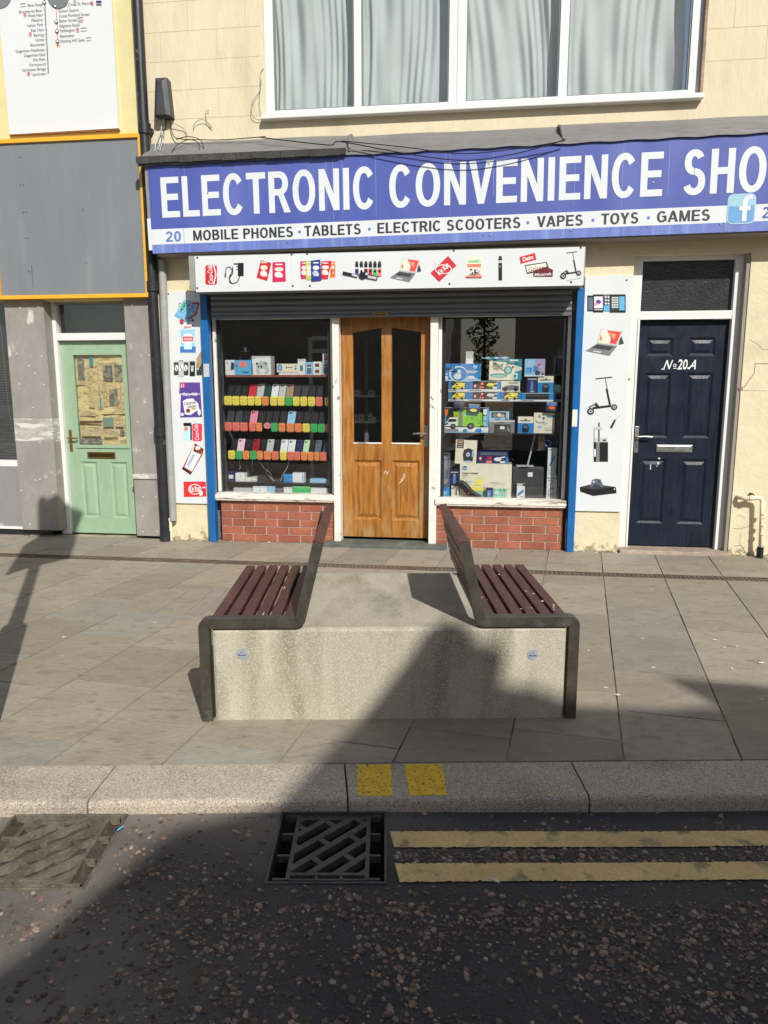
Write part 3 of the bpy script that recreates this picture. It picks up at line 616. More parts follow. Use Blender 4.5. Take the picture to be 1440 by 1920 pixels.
# ================================================================== THE DOUBLE BENCH ON ITS CONCRETE BLOCK
bench = thing('street_bench', 'double bench of two maroon slatted seats back to back on a concrete block', 'bench', (0, 0, 0), 'B')
m = MB(); m.box(-.768, .823, 0, .99, -.02, .433, conc); blk = part(m, 'concrete_block', bench, bevel=.016)
for bx_, bz_ in ((-.635, .316), (.672, .304)):
    m = MB(); m.prism([(bx_+.024*cos(a*pi/14), bz_+.024*sin(a*pi/14)) for a in range(28)], -.003, .004, ink(150, 160, 172)); pt = part(m, 'badge', bench)
    m = MB(); text(m, 'Marshalls', bx_-.0005, bz_-.008, .0075, -.0036, K['navy'], width=.034, bold=.02, align='C')
    m.disc(bx_-.004, bz_+.008, .003, .003, -.0034, K['g'], 8); m.disc(bx_+.003, bz_+.009, .003, .003, -.0034, K['g'], 8); part(m, 'badge_lettering', pt)
Z1, TK = .484, .047
def frame_profile(sg):                           # outline centreline: foot, corner, seat heel, back top (x mirrored by sg)
    if sg < 0: return [(-.800, .0), (-.800, Z1-TK/2), (-.376, Z1-TK/2), (-.288, .822)]
    return [(.853, .0), (.853, Z1-TK/2), (.432, Z1-TK/2), (.352, .822)]
def ribbon(pts, wd, corner_r):
    """fillet a polyline and give it a width: returns the closed outline"""
    P = []
    for i, p in enumerate(pts):
        if 0 < i < len(pts)-1:
            a = Vector(pts[i-1])-Vector(p); b = Vector(pts[i+1])-Vector(p); a.normalize(); b.normalize(); p_ = Vector(p)
            ang = a.angle(b); d = corner_r/math.tan(ang/2); s_, e_ = p_+a*d, p_+b*d
            for k in range(7):
                t = k/6; P.append((s_*(1-t)**2+p_*2*t*(1-t)+e_*t*t))
        else: P.append(Vector(p))
    L_, R_ = [], []
    for i, p in enumerate(P):
        d = (P[min(i+1, len(P)-1)]-P[max(i-1, 0)]).normalized(); n = Vector((-d.y, d.x))
        L_.append(tuple(p+n*wd/2)); R_.append(tuple(p-n*wd/2))
    return L_, R_
def ribbon_prism(mb, pts, wd, r, y0, y1, mt):
    L_, R_ = ribbon(pts, wd, r); n = len(L_)
    vs = [(p[0], y, p[1]) for y in (y0, y1) for p in L_+R_]; N2 = 2*n
    fs = []
    for i in range(n-1):
        fs += [(i, i+1, n+i+1, n+i), (N2+i, N2+n+i, N2+n+i+1, N2+i+1), (i, N2+i, N2+i+1, i+1), (n+i, n+i+1, N2+n+i+1, N2+n+i)]
    fs += [(0, n, N2+n, N2), (n-1, N2+n-1, N2+2*n-1, 2*n-1)]
    mb.mesh(vs, fs, mt)
for sg in (-1, 1):
    pr = frame_profile(sg); ends = []
    m = MB(); ribbon_prism(m, pr, TK, .022, -.012, .038, steel_dark); part(m, 'steel_frame', bench, bevel=.003)
    q_ = sg*-.024; pr2 = [(pr[0][0]+q_*.3, 0), (pr[1][0]+q_*.3, Z1-.058), (pr[2][0]-q_*1.2, Z1-.058), (pr[3][0]-q_*1.3, .80)]
    m = MB(); ribbon_prism(m, pr2, .04, .02, .91, .95, steel_dark); part(m, 'steel_frame', bench, bevel=.003)
    # seat: six slats running from front to back, flush with the frame
    m = MB(); xa, xb = pr[1][0], pr[2][0]; xi, xo = xa+(-sg)*.020, xb-(-sg)*.012
    n = 6; wd = abs(xo-xi)/n
    for k in range(n):
        c = xi+(xo-xi)*(k+.5)/n; hw = wd*.385
        m.box(c-hw, c+hw, .040, .985, Z1-.034, Z1-.003, slat_wood)
    seat = part(m, 'seat', bench, bevel=.004)
    for yy in (.25, .70): part(B(min(xa, xb)+.03, max(xa, xb)-.02, yy, yy+.05, Z1-.049, Z1-.035, steel_dark), 'seat_bearer', seat)
    # backrest: leaning slats on the sitting side
    p0, p1 = Vector(pr[2]), Vector(pr[3]); d = (p1-p0); ln = d.length; d.normalize(); nn = Vector((-d.y, d.x)) if sg < 0 else Vector((d.y, -d.x))
    m = MB(); nb = 4
    for k in range(nb):
        a = .055+(ln-.05)*k/nb; b = a+(ln-.05)/nb-.018
        if k == nb-1: b = ln-.002
        q0, q1 = p0+d*a, p0+d*b
        m.prism([tuple(q0+nn*.020), tuple(q1+nn*.020), tuple(q1-nn*.014), tuple(q0-nn*.014)], .040, .985, slat_wood)
    q1 = p0+d*(ln+.003)
    backr = part(m, 'backrest', bench, bevel=.004)
    m = MB(); cap = p0+d*(ln+.002)
    m.prism([tuple(cap+nn*.024), tuple(cap+d*.006+nn*.024), tuple(cap+d*.006-nn*.023), tuple(cap-nn*.023)], -.012, 1.006, slat_wood)
    part(m, 'top_rail', bench)
r2 = random.Random(9)
m = MB()
for k in range(16):
    x = .44+.40*r2.random(); y = r2.uniform(.1, .8); r = r2.uniform(.002, .008)
    m.disc(0, 0, 0, 0, 0, K['w'], 3) if False else m.mesh([(x+r*cos(a), y+r*1.6*sin(a), Z1-.0022) for a in [j*pi/3 for j in range(6)]], [tuple(range(6))], K['lg'])
for x, y in ((-.545, .06), (-.50, .5), (-.44, .86)):
    m.mesh([(x+.003*cos(a), y+.03*sin(a), Z1-.0022) for a in [j*pi/3 for j in range(6)]], [tuple(range(6))], K['lg'])
part(m, 'bird_droppings', bench)['kind'] = 'stuff'

# ================================================================== OPPOSITE SIDE OF THE STREET (behind the camera: it throws the big shadow and shows in the glass)
t = thing('opposite_house', 'gable-roofed house behind the camera', 'house', (4, -5, -.1), 'W')
sil = [(.1, -.1), (.1, 3.9), (1.37, 5.0), (1.9, 5.5), (2.28, 5.62), (2.5, 5.85), (2.84, 6.19), (2.95, 6.34), (3.06, 6.49), (3.13, 6.61), (3.19, 6.65), (3.27, 6.66), (3.33, 6.62), (3.35, 6.56), (3.44, 6.54), (3.49, 6.49), (3.48, 6.42), (3.47, 6.36), (3.53, 6.34), (3.63, 6.34), (3.76, 6.29), (4.3, 6.26), (4.58, 6.28), (4.60, 6.57), (5.2, 6.44), (9, 6.4), (9, -.1)]
m = MB(); m.prism(sil, -4.52, -4.48, opp_brick); m.prism([(.25, -.1), (.25, 3.2), (1.6, 4.4), (2.9, 5.5), (4, 5.6), (8.9, 5.7), (8.9, -.1)], -9.5, -4.53, opp_brick); part(m, 'wall', t)
for x0, z0 in ((1.0, .8), (3.2, .8), (5.4, .8), (2.9, 3.2), (5.2, 3.2)):
    wf = part(B(x0, x0+1.1, -4.479, -4.45, z0, z0+1.4, white_pvc), 'window', t); part(B(x0+.07, x0+1.03, -4.449, -4.445, z0+.07, z0+1.33, black_pl), 'pane', wf)
m = MB(); m.prism([(-9, -.1), (-9, 4.2), (-5, 4.2), (-3.2, 3.6), (-1.7, 3.6), (-1.7, -.1)], -7.5, -4.8, opp_brick)
solo(m, 'opposite_outbuilding', 'low brick building across the road, left of the gap', 'building', (-5, -6, -.1), 'W')
def tree(x, y, h, rx, seed, label):
    r3 = random.Random(seed); t = thing('street_tree', label, 'tree', (x, y, -.1), 'W', group='slim trees across the road')
    m = MB(); m.tube([(x, y, -.1), (x+.03, y, h*.4), (x, y+.03, h*.8)], [.07, .05, .02], bark_m, 8); part(m, 'trunk', t)
    m = MB()
    for k in range(1500):
        a = r3.random()*2*pi; v = r3.random(); z = h*(.32+.68*v); rr = rx*(sin(pi*min(1, .12+v*.88))**.6)*(r3.random()**.5)*(1+.3*sin(z*9))
        p = Vector((x+rr*cos(a), y+rr*sin(a), z)); s_ = r3.uniform(.03, .07)
        u_ = Vector((r3.uniform(-1, 1), r3.uniform(-1, 1), r3.uniform(-1, 1))).normalized(); w_ = u_.orthogonal().normalized()
        m.face([p+u_*s_, p+w_*s_*.6, p-u_*s_, p-w_*s_*.6], leaf_m)
    part(m, 'crown', t)
tree(-1.15, -8.2, 4.9, .42, 1, 'slim tree across the road seen only as a reflection in the right window')
tree(-3.6, -9.5, 5.3, .7, 2, 'fuller tree across the road behind the low brick building')
# lamp column with a banner, just outside the picture on the left: its shadow crosses the pavement
t = thing('lamp_post', 'banner-carrying lamp post at the kerb, seen by its shadow on the left', 'lamp post', (-1.71, 2.86, 0), 'W')
m = MB(); m.tube([(-1.71, 2.86, 0), (-1.71, 2.86, 1.3), (-1.71, 2.86, 1.36), (-1.71, 2.86, 3.98)], [.075, .075, .045, .04], black_iron, 16); part(m, 'column', t)
m = MB(); m.prism([(-1.90, 2.38), (-1.72, 2.60), (-1.41, 2.87), (-1.38, 3.35), (-1.37, 3.8), (-1.29, 3.97), (-1.38, 4.02), (-1.53, 4.06), (-1.74, 3.97), (-1.76, 3.6), (-1.86, 3.3)], 2.80, 2.82, grey_board); part(m, 'banner', t)

# ================================================================== SHOP BUILDING
shop = thing('shop_building', 'cream two-storey building with the electronics shop on its ground floor', 'building', (0, 0, 0))
Y1 = .25
def wall_boxes(mb, L, mt):
    for x0, x1, z0, z1 in L: mb.box(x0, x1, 0, Y1, z0, z1, mt)
for q_ in [(-2.205, -1.70, .0, 2.64), (1.755, 2.165, 0, 2.64), (3.115, 7, 0, 2.64)]:
    m = MB(); wall_boxes(m, [q_], cream_low); part(m, 'wall_pier', shop)
m = MB(); WX0, WX1, WZ0 = -1.06, 2.61, 3.83
wall_boxes(m, [(-2.205, WX0, 2.64, 6.5), (WX1, 7, 2.64, 6.5), (WX0, WX1, 2.64, WZ0), (WX0, WX1, 5.45, 6.5)], cream)
up = part(m, 'upper_wall', shop)
# lined-out render: shallow grooves, drawn as thin recess lines standing 1 mm off the face
groove = mat('render_groove', (.54, .465, .33), .9, var=.1)
m = MB(); r2 = random.Random(4)
rows = [3.62+.24*i for i in range(9)]
for x0, x1 in ((-2.2, WX0-.03), (WX1+.03, 7)):
    m = MB()
    for i, z in enumerate(rows):
        if x0 < 0 and z < 3.8: continue
        if x0 > 0 and z < 3.9: continue
        m.box(x0, x1, -.0012, 0, z-.0022, z+.0022, groove)
        k = x0+(.2 if i % 2 else .46)
        while k < x1:
            m.box(k-.0022, k+.0022, -.0011, 0, z+.0025, z+.2375, groove); k += .52
    part(m, 'render_joints', shop)
# cracks in the lower right wall
m = MB()
def crack(pts, wd=.0022):
    P = [fp(u, v, 0) for u, v in pts]
    for a, b in zip(P, P[1:]):
        d = Vector((b[0]-a[0], b[1]-a[1])); n = Vector((-d.y, d.x)).normalized()*wd/2
        m.poly([(a[0]-n.x, a[1]-n.y), (b[0]-n.x, b[1]-n.y), (b[0]+n.x, b[1]+n.y), (a[0]+n.x, a[1]+n.y)], -.0008, dirt_crack)
dirt_crack = mat('crack_dirt', (.22, .18, .12), .95, var=.2)
crack([(1389, 728), (1396, 725), (1405, 712), (1414, 700), (1416, 682), (1432, 682), (1445, 682)], .006)
crack([(1405, 637), (1420, 645), (1430, 655), (1448, 656)], .003); crack([(1384, 732), (1440, 733)], .003)
crack([(1380, 968), (1390, 966), (1397, 972)], .003); crack([(1374, 990), (1385, 992), (1400, 988), (1409, 985)], .004)
crack([(1376, 1024), (1390, 1023), (1396, 1033), (1404, 1042)], .006); crack([(1388, 1000), (1387, 1022)], .003)
m.poly([fp(1385, 726), fp(1390, 724), fp(1394, 731), fp(1386, 731)], -.0012, dirt_crack)
part(m, 'cracks', shop)
# brick stall risers
def bricks(s0, s1, label):
    m = MB(); m.hasT = True; m.box(s0, s1, .006, .2, 0, .405, mortar); r3 = random.Random(int(s0*100)); z = .004; i = 0
    while z < .40:
        zt = min(z+.0655, .404); x = s0+(0 if i % 2 else -.1125)
        while x < s1:
            a, b = max(x+.005, s0+.001), min(x+.215, s1-.001)
            if b-a > .012:
                g = r3.uniform(.84, 1.1); m.cur = (g, g*r3.uniform(.92, 1.1), g*r3.uniform(.92, 1.12))
                m.box(a, b, -.001+r3.uniform(-.001, .001), .1, z, zt, brick_m)
            x += .225
        z += .0765; i += 1
    part(m, 'brick_riser', shop, label)
bricks(-1.60, -.475, 'brick riser under the window of phones'); bricks(.497, 1.66, 'brick riser under the window of toy boxes')
# lintel zone behind the shutter box
part(B(-1.70, 1.755, .02, Y1, 2.15, 2.64, soffit_m), 'lintel', shop)
part(B(2.165, 3.115, 0, Y1, 2.60, 2.64, cream_low), 'door_head', shop)
# display windows: frame, sill, pane
def shop_window(s0, s1, zs, label):
    w_ = part(B(s0, s0+.028, .03, .09, zs+.02, 2.15, white_paint).box(s1-.028, s1, .03, .09, zs+.02, 2.15, white_paint).box(s0+.028, s1-.028, .03, .09, 2.11, 2.15, white_paint), 'display_window', shop, label)
    for a_, b_ in ((s0+.028, s0+.06), (s1-.06, s1-.028)): part(B(a_, b_, .055, .08, zs+.02, 2.11, black_pl), 'gasket', w_)
    part(B(s0-.012, s1+.012, -.055, .09, zs-.038, zs+.012, sill_paint).box(s0-.005, s1+.005, -.045, .05, zs-.055, zs-.038, sill_paint), 'sill', w_, bevel=.004)
    p_ = MB(); p_.face([(s0+.05, .066, zs+.012), (s1-.05, .066, zs+.012), (s1-.05, .066, 2.12), (s0+.05, .066, 2.12)], pane); part(p_, 'pane', w_)
shop_window(-1.633, -.476, .462, 'left display window full of phones')
shop_window(.497, 1.665, .455, 'right display window full of boxed toys and gadgets')
# white timber jambs
for a, b in ((-.474, -.412), (.425, .495)):
    part(B(a, b, -.035, .12, .02, 2.15, white_paint), 'jamb', shop, bevel=.003)
# doorstep
part(B(-.56, .60, -.16, .1, -.02, .035, mat('green_slate_step', (.10, .115, .10), .7, var=.2, sc1=6, sc2=60, bump=.5, stain=(.2, .2, .18), sth=(.6, .7), ssc=8)), 'doorstep', shop, bevel=.006)
# the orange wood door
d0, d1, dz0, dz1, dy = -.406, .420, .062, 2.14, .075
door = MB()
g1 = (-.301, -.033); g2 = (.062, .332)         # glass openings
zr0, zr1 = .964, .805                            # bottom of glass, top of lower panels
def ztop(s): return 2.030-.048*min(1, abs(s-.015)/.30)
door.box(d0, g1[0], dy, dy+.045, dz0, dz1, oak); door.box(g2[1], d1, dy, dy+.045, dz0, dz1, oak)
door.box(g1[1], g2[0], dy+.0005, dy+.044, .225, 1.99, oak)
door.box(g1[0], g2[1], dy+.001, dy+.044, dz0, .225, oak); 
door.box(g1[0], g1[1], dy+.001, dy+.044, zr1, zr0, oak); door.box(g2[0], g2[1], dy+.001, dy+.044, zr1, zr0, oak)
door.prism([(g1[0], ztop(g1[0])), (g1[1], ztop(g1[1])), (g1[1], 2.04), (g1[1], dz1), (g1[0], dz1)], dy+.001, dy+.044, oak)
door.prism([(g2[0], ztop(g2[0])), (g2[1], ztop(g2[1])), (g2[1], dz1), (g2[0], dz1)], dy+.001, dy+.044, oak)
door.box(g1[1], g2[0], dy+.0005, dy+.044, 1.99, dz1, oak)
def raised(mb, a, b, z0, z1, y, mt, depth=.022, mould=.020, rise=.016, bevw=.035):
    """a recessed field with a moulding and a raised centre"""
    mb.box(a, b, y+depth, y+depth+.01, z0, z1, mt)
    A1 = [(a, z0), (b, z0), (b, z1), (a, z1)]; B1 = [(a+mould, z0+mould), (b-mould, z0+mould), (b-mould, z1-mould), (a+mould, z1-mould)]
    C1 = [(a+mould+.006, z0+mould+.006), (b-mould-.006, z0+mould+.006), (b-mould-.006, z1-mould-.006), (a+mould+.006, z1-mould-.006)]
    w2 = mould+.006+bevw; D1 = [(a+w2, z0+w2), (b-w2, z0+w2), (b-w2, z1-w2), (a+w2, z1-w2)]
    rings = [(A1, y), (B1, y+depth*.85), (C1, y+depth-.001), (D1, y+depth-rise)]
    vs = [(p[0], yy, p[1]) for R_, yy in rings for p in R_]; fs = [(k*4+i, k*4+(i+1) % 4, (k+1)*4+(i+1) % 4, (k+1)*4+i) for k in range(3) for i in range(4)]+[(12, 13, 14, 15)]
    mb.mesh(vs, fs, mt)
raised(door, g1[0], g1[1], .225, zr1, dy, oak); raised(door, g2[0], g2[1], .225, zr1, dy, oak)
dr = part(door, 'shop_door', shop, 'orange varnished wood door with two arched glass lights')
for a, b in (g1, g2):
    g = MB(); g.face([(a, dy+.022, zr0), (b, dy+.022, zr0), (b, dy+.022, ztop(b)), (a, dy+.022, ztop(a))], door_glass); part(g, 'glass', dr)
def handle(mb, s, z, y, mt, side=-1, L_=.12, H_=.2, wd=.038):
    mb.box(s-wd/2, s+wd/2, y-.008, y, z-H_*.62, z+H_*.38, mt); mb.tube([(s, y-.005, z), (s, y-.05, z)], .009, mt, 10)
    mb.tube([(s, y-.05, z), (s+side*L_*.5, y-.052, z+.003), (s+side*L_, y-.048, z-.001)], [.010, .009, .008], mt, 10)
    mb.disc(s, z-H_*.4, .006, .006, y-.0085, black_pl, 10)
m = MB(); handle(m, .386, 1.06, dy, chrome); part(m, 'handle', dr, bevel=.002)
m = MB(); m.box(g1[0], g1[1], dy-.004, dy+.02, zr0-.006, zr0+.006, sill_paint); m.box(g2[0], g2[1], dy-.004, dy+.02, zr0-.006, zr0+.006, sill_paint); part(m, 'glazing_bead', dr)
m = MB(); sc_ = lambda u, v: fp(u, v, -dy+.001)
for pts in (((757, 889), (760, 893), (756, 898), (752, 904)), ((759, 887), (755, 896), (749, 907)), ((720, 888), (723, 882), (726, 889), (729, 883))):
    P = [sc_(*p) for p in pts]
    for a, b in zip(P, P[1:]): m.poly([(a[0]-.003, a[1]), (a[0]+.003, a[1]), (b[0]+.002, b[1]), (b[0]-.002, b[1])], dy-.0012, K['cr'])
part(m, 'scuff_marks', dr)
# navy door 20A with frame, fanlight
f0, f1 = 2.165, 3.115; ny = .13
fr = MB()
fr.box(f0, 2.255, ny-.05, ny+.04, .03, 2.60, white_pvc); fr.box(3.020, f1-.03, ny-.05, ny+.04, .03, 2.60, white_pvc)
fr.box(2.255, 3.020, ny-.049, ny+.04, 2.072, 2.140, white_pvc); fr.box(2.255, 3.020, ny-.049, ny+.04, 2.565, 2.60, white_pvc)
fr.box(2.238, 2.2555, ny-.06, ny-.049, .03, 2.08, white_pvc); fr.box(3.02, 3.034, ny-.06, ny-.049, .03, 2.1, white_pvc)
fr.box(2.24, 3.02, ny-.06, ny-.0495, 2.068, 2.078, white_pvc)
frp = part(fr, 'door_frame', shop, 'white frame and fanlight of the navy door', bevel=.003)
p_ = MB(); p_.face([(2.255, ny, 2.14), (3.02, ny, 2.14), (3.02, ny, 2.565), (2.255, ny, 2.565)], obscure); part(p_, 'fanlight', frp)
part(B(3.085, 3.115, .01, .2, 0, 2.60, soffit_m), 'reveal_trim', shop)
part(B(2.165, 3.115, -.06, .2, -.02, .03, mat('worn_step', (.36, .29, .23), .8, var=.2, sc1=9, sc2=50, bump=.6)), 'threshold', shop, bevel=.006)
nd = MB(); n0, n1, nz0, nz1 = 2.258, 3.018, .045, 2.068
cols = ((2.335, 2.562), (2.692, 2.918)); rows = ((1.755, 1.918), (1.035, 1.612), (.250, .845))
xs = [n0, cols[0][0], cols[0][1], cols[1][0], cols[1][1], n1]; zs = [nz0, rows[2][0], rows[2][1], rows[1][0], rows[1][1], rows[0][0], rows[0][1], nz1]
for i in range(5):
    for j in range(7):
        if i in (1, 3) and j in (1, 3, 5): raised(nd, xs[i], xs[i+1], zs[j], zs[j+1], ny, navy_door_m, depth=.013, mould=.018, rise=.011, bevw=.028)
        elif i in (0, 2, 4) and j == 0: nd.box(xs[i], xs[i+1], ny, ny+.04, nz0, nz1, navy_door_m)
        elif i in (1, 3): nd.box(xs[i], xs[i+1], ny+.0006, ny+.04, zs[j], zs[j+1], navy_door_m)
nav = part(nd, 'flat_door', shop, 'navy six-panel door lettered No20A')
m = MB(); handle(m, 2.292, 1.045, ny, chrome, 1, .13, .24, .034); part(m, 'handle', nav, bevel=.002)
m = MB(); a = fp(1231, 834, -ny); b = fp(1297, 848, -ny)
m.box(a[0], b[0], ny-.010, ny, b[1], a[1], chrome); m.box(a[0]+.012, b[0]-.012, ny-.014, ny-.010, b[1]+.010, a[1]-.010, chrome); part(m, 'letter_plate', nav, bevel=.002)
m = MB(); a = fp(1243, 693, -ny); b = fp(1304, 693, -ny); wdt = b[0]-a[0]
text(m, 'N', a[0], a[1]+.005, .078, ny-.001, K['w'], width=wdt*.30, bold=.012, shear=.45)
text(m, 'o', a[0]+wdt*.31, a[1]+.022, .042, ny-.001, K['w'], width=wdt*.10, bold=.012); m.box(a[0]+wdt*.31, a[0]+wdt*.42, ny-.001, ny, a[1]+.008, a[1]+.013, K['w'])
text(m, '20', a[0]+wdt*.44, a[1]+.003, .084, ny-.001, K['w'], width=wdt*.31, bold=.016, shear=.12)
text(m, 'A', a[0]+wdt*.77, a[1]+.003, .080, ny-.001, K['w'], width=wdt*.23, bold=.012, shear=.42)
m.box(a[0]-.014, a[0]+.015, ny-.001, ny, a[1], a[1]+.008, K['w']); m.disc(a[0]+wdt*.78, a[1]+.012, .009, .009, ny-.0013, K['w'], 10)
part(m, 'door_lettering', nav)
m = MB(); p_ = fp(1234, 858, -ny); q_ = fp(1236, 861, -ny)
for u, v, du, dv in ((1234, 858, 4, 3), (1219, 871, 2, 10), (1232, 866, 4, 5), (1231, 873, 2, 2)):
    a = fp(u, v, -ny); m.rect(a[0], a[0]+du*.0046, a[1]-dv*.0046, a[1], ny-.0012, K['lg'])
part(m, 'paint_splashes', nav)
# door bell on the left frame
a = fp(1180, 701, -ny+.05); m = B(a[0]-.017, a[0]+.017, ny-.075, ny-.05, a[1]-.042, a[1]+.042, cream_pipe_m)
dbell = solo(m, 'door_bell', 'cream oblong door bell on the white frame beside the navy door', 'door bell', (a[0], ny-.05, a[1]), bevel=.006)
# upper window: frame, four panes, sill
fr = MB(); uy = .04; z0 = WZ0+.012; ztp = 5.45
mull = [(WX0, WX0+.075), (-.268, -.205), (.553, .70), (1.475, 1.545), (WX1-.085, WX1)]
for a, b in mull: fr.box(a, b, uy, uy+.07, z0+.062, ztp, white_pvc)
fr.box(WX0, WX1, uy, uy+.07, z0, z0+.062, white_pvc); fr.box(.622, .631, uy-.003, uy, z0, ztp, K['lg'])
uw = part(fr, 'upper_window', shop, 'wide white four-light window above the shop sign', bevel=.004)
part(B(WX0-.02, WX1+.02, -.075, uy, WZ0-.028, WZ0+.012, white_pvc), 'sill', uw, bevel=.006)
for (a, b), (c, d) in zip(mull, mull[1:]):
    g = MB(); g.box(b, b+.012, uy+.012, uy+.05, z0+.062, ztp, K['g']); g.box(c-.012, c, uy+.012, uy+.05, z0+.062, ztp, K['g']); g.box(b+.012, c-.012, uy+.012, uy+.05, z0+.062, z0+.072, K['g']); part(g, 'gasket', uw)
for (a, b), (c, d) in zip(mull, mull[1:]):
    g = MB(); g.face([(b, uy+.035, z0+.06), (c, uy+.035, z0+.06), (c, uy+.035, ztp), (b, uy+.035, ztp)], pane_up); part(g, 'pane', uw)
part(B(WX1, WX1+.022, -.012, .05, WZ0, 5.45, mat('brown_window_trim', (.34, .24, .17), .8, var=.3, sc1=9)), 'window_trim', shop)
# curtains, one behind each light
curt = ['first pale curtain from the left, in narrow even pleats', 'second pale curtain, gathered to a fold at its lower right', 'third pale curtain, with a diagonal sweep to its right side', 'fourth pale curtain, hanging short of the frame at the right']
for k, ((a, b), (c, d)) in enumerate(zip(mull, mull[1:])):
    s0, s1 = b-.03, c+.03
    if k == 3: s1 = c-.02
    r3 = random.Random(40+k); ph = [r3.uniform(0, 6) for _ in range(5)]; fan = [.05, .5, -.55, .35][k]
    def cf(u, v, s0=s0, s1=s1, ph=ph, fan=fan, k=k):
        z = 3.86+(5.5-3.86)*v
        uu = u+fan*(1-v)*.45*(u*(1-u))*2+.02*sin(v*5+ph[0])
        y = .205+.022*sin(uu*(29 if k != 1 else 21)+ph[1]+2.2*sin(uu*5+ph[3])+1.5*sin(v*1.7+ph[3]))*(.5+.5*sin(uu*7+ph[2]))+.008*sin(uu*63+ph[4]+v*5+3*sin(uu*9))+.018*sin(uu*11-v*5+ph[0])+.010*sin(uu*17+v*9+ph[4])
        hem = .03*sin(u*9+ph[2])*(1-v)**6
        return (s0+(s1-s0)*u, y, z+hem)
    m = MB(); m.grid(cf, 150, 34, curtain_m); solo(m, 'curtain', curt[k]+', behind the upper window', 'curtain', ((s0+s1)/2, .2, 3.86), group='curtains behind the upper window')
# dark rooms behind the glass
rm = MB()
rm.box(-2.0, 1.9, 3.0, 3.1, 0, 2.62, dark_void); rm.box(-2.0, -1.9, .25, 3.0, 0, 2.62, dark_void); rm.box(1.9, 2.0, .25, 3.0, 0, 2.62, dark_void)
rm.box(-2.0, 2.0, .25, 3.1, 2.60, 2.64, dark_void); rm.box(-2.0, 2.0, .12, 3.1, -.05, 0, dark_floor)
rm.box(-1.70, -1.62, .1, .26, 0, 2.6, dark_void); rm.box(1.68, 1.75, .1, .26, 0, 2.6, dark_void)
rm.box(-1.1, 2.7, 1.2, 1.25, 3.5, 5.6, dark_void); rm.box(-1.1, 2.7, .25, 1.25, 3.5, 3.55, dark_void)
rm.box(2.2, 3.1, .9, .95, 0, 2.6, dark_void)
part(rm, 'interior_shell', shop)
# display window boards (floors of the window bays)
for a, b, z in ((-1.60, -.476, .455), (.497, 1.665, .448)):
    part(B(a, b, .095, .75, z-.02, z, mat('window_board', (.45, .40, .33), .7, var=.15)), 'window_board', shop)
# sloping lead apron over the sign
m = MB(); r2 = random.Random(8)
def lf(x0, x1, zt, dz):
    def f(u, v):
        x = x0+(x1-x0)*u
        return (x, -.006-.25*v+.0012*sin(x*13+v*4), zt+.002*sin(x*5)-(zt-(3.43+.0115*(x+2.06)+.004))*v**.8+.012*sin(v*pi)+.0015*sin(x*7+v*5))
    return f
for x0, x1, zt in ((-2.15, -.27, 3.66), (-.28, 1.50, 3.65), (1.49, 5, 3.665)):
    m.grid(lf(x0, x1, zt, 0), 70, 6, lead)
    m.grid((lambda x0=x0, x1=x1: lambda u, v: (x0+(x1-x0)*u, -.256-.003*v, 3.436+.0115*(x0+(x1-x0)*u+2.06)-.035*v+.004*sin((x0+(x1-x0)*u)*19)*v))(), 60, 1, lead)
for x in (-.275, 1.495):
    m.tube([(x-.01, -.01, 3.66), (x, -.16, 3.60), (x+.015, -.262, 3.43+.0115*(x+2))], [.010, .016, .012], lead, 8)
part(m, 'lead_apron', shop)
m = MB(); m.box(-2.155, -.29, -.282, -.25, 3.425, 3.475, felt)
for k in range(14): m.box(-2.15+.13*k, -2.15+.13*k+.125, -.288, -.2825, 3.415+.003*(k % 3), 3.474, felt)
part(m, 'felt_edge', shop)

# ================================================================== THE BLUE SHOP SIGN
SL = .0115; SS0, SZ0, SOFF = -2.062, 2.668, .24
sign = thing('shop_sign', 'long faded blue shop sign with white capitals above the shutter', 'sign', (SS0, -.19, SZ0), 'F', rot=Matrix.Rotation(-math.atan(SL), 4, 'Y'))
def SG(u, v):                                    # photo point on the sign's face -> sign coordinates
    s, z = fp(u, v, SOFF); return s-SS0, z-SZ0-SL*(s-SS0)
SW, SH = 5.66, .760; yf = -.05
m = MB(); m.box(0, SW, yf, 0, .205, SH, sign_blue); m.box(0, SW, yf, 0, 0, .075, sign_blue_low); m.box(0, SW, yf, 0, .075, .205, sign_white)
part(m, 'board', sign)
m = MB(); m.box(.03, SW, -.03, .187, -.012, 0.0, soffit_m); m.box(.03, .06, 0, .187, 0, .74, rotten); m.box(-.03, .0, -.045, .187, .08, .74, rotten); m.box(-.035, -.002, -.047, -.03, .03, .30, sign_white)
part(m, 'timber_backing', sign, 'weathered timber end and soffit of the sign')
zb = SG(303, 402)[1]; 
m = MB()
def word(mb, s, u0, u1, vb, hgt, y, mt, vt=None):
    a = SG(u0, vb); b = SG(u1, vb); sign_text(mb, s, a[0], hgt[0], b[0]-a[0], hgt[1], y, mt)
BZ, BH = .300, .338
word(m, 'ELECTRONIC', 302, 706, 385, (BZ, BH), yf-.0015, sign_white); part(m, 'word', sign); m = MB()
word(m, 'CONVENIENCE', 729, 1243, 370, (BZ, BH), yf-.0015, sign_white); part(m, 'word', sign); m = MB()
a = SG(1277, 360)[0]; b = SG(1437, 360)[0]; kx = (b-a)/(.70+.72+.78+.09)
sign_text(m, 'SHOP', a, BZ, kx*(.70+.72+.78+.68+.135), BH, yf-.0015, sign_white)
part(m, 'word', sign)
m = MB(); LZ, LH = .096, .086
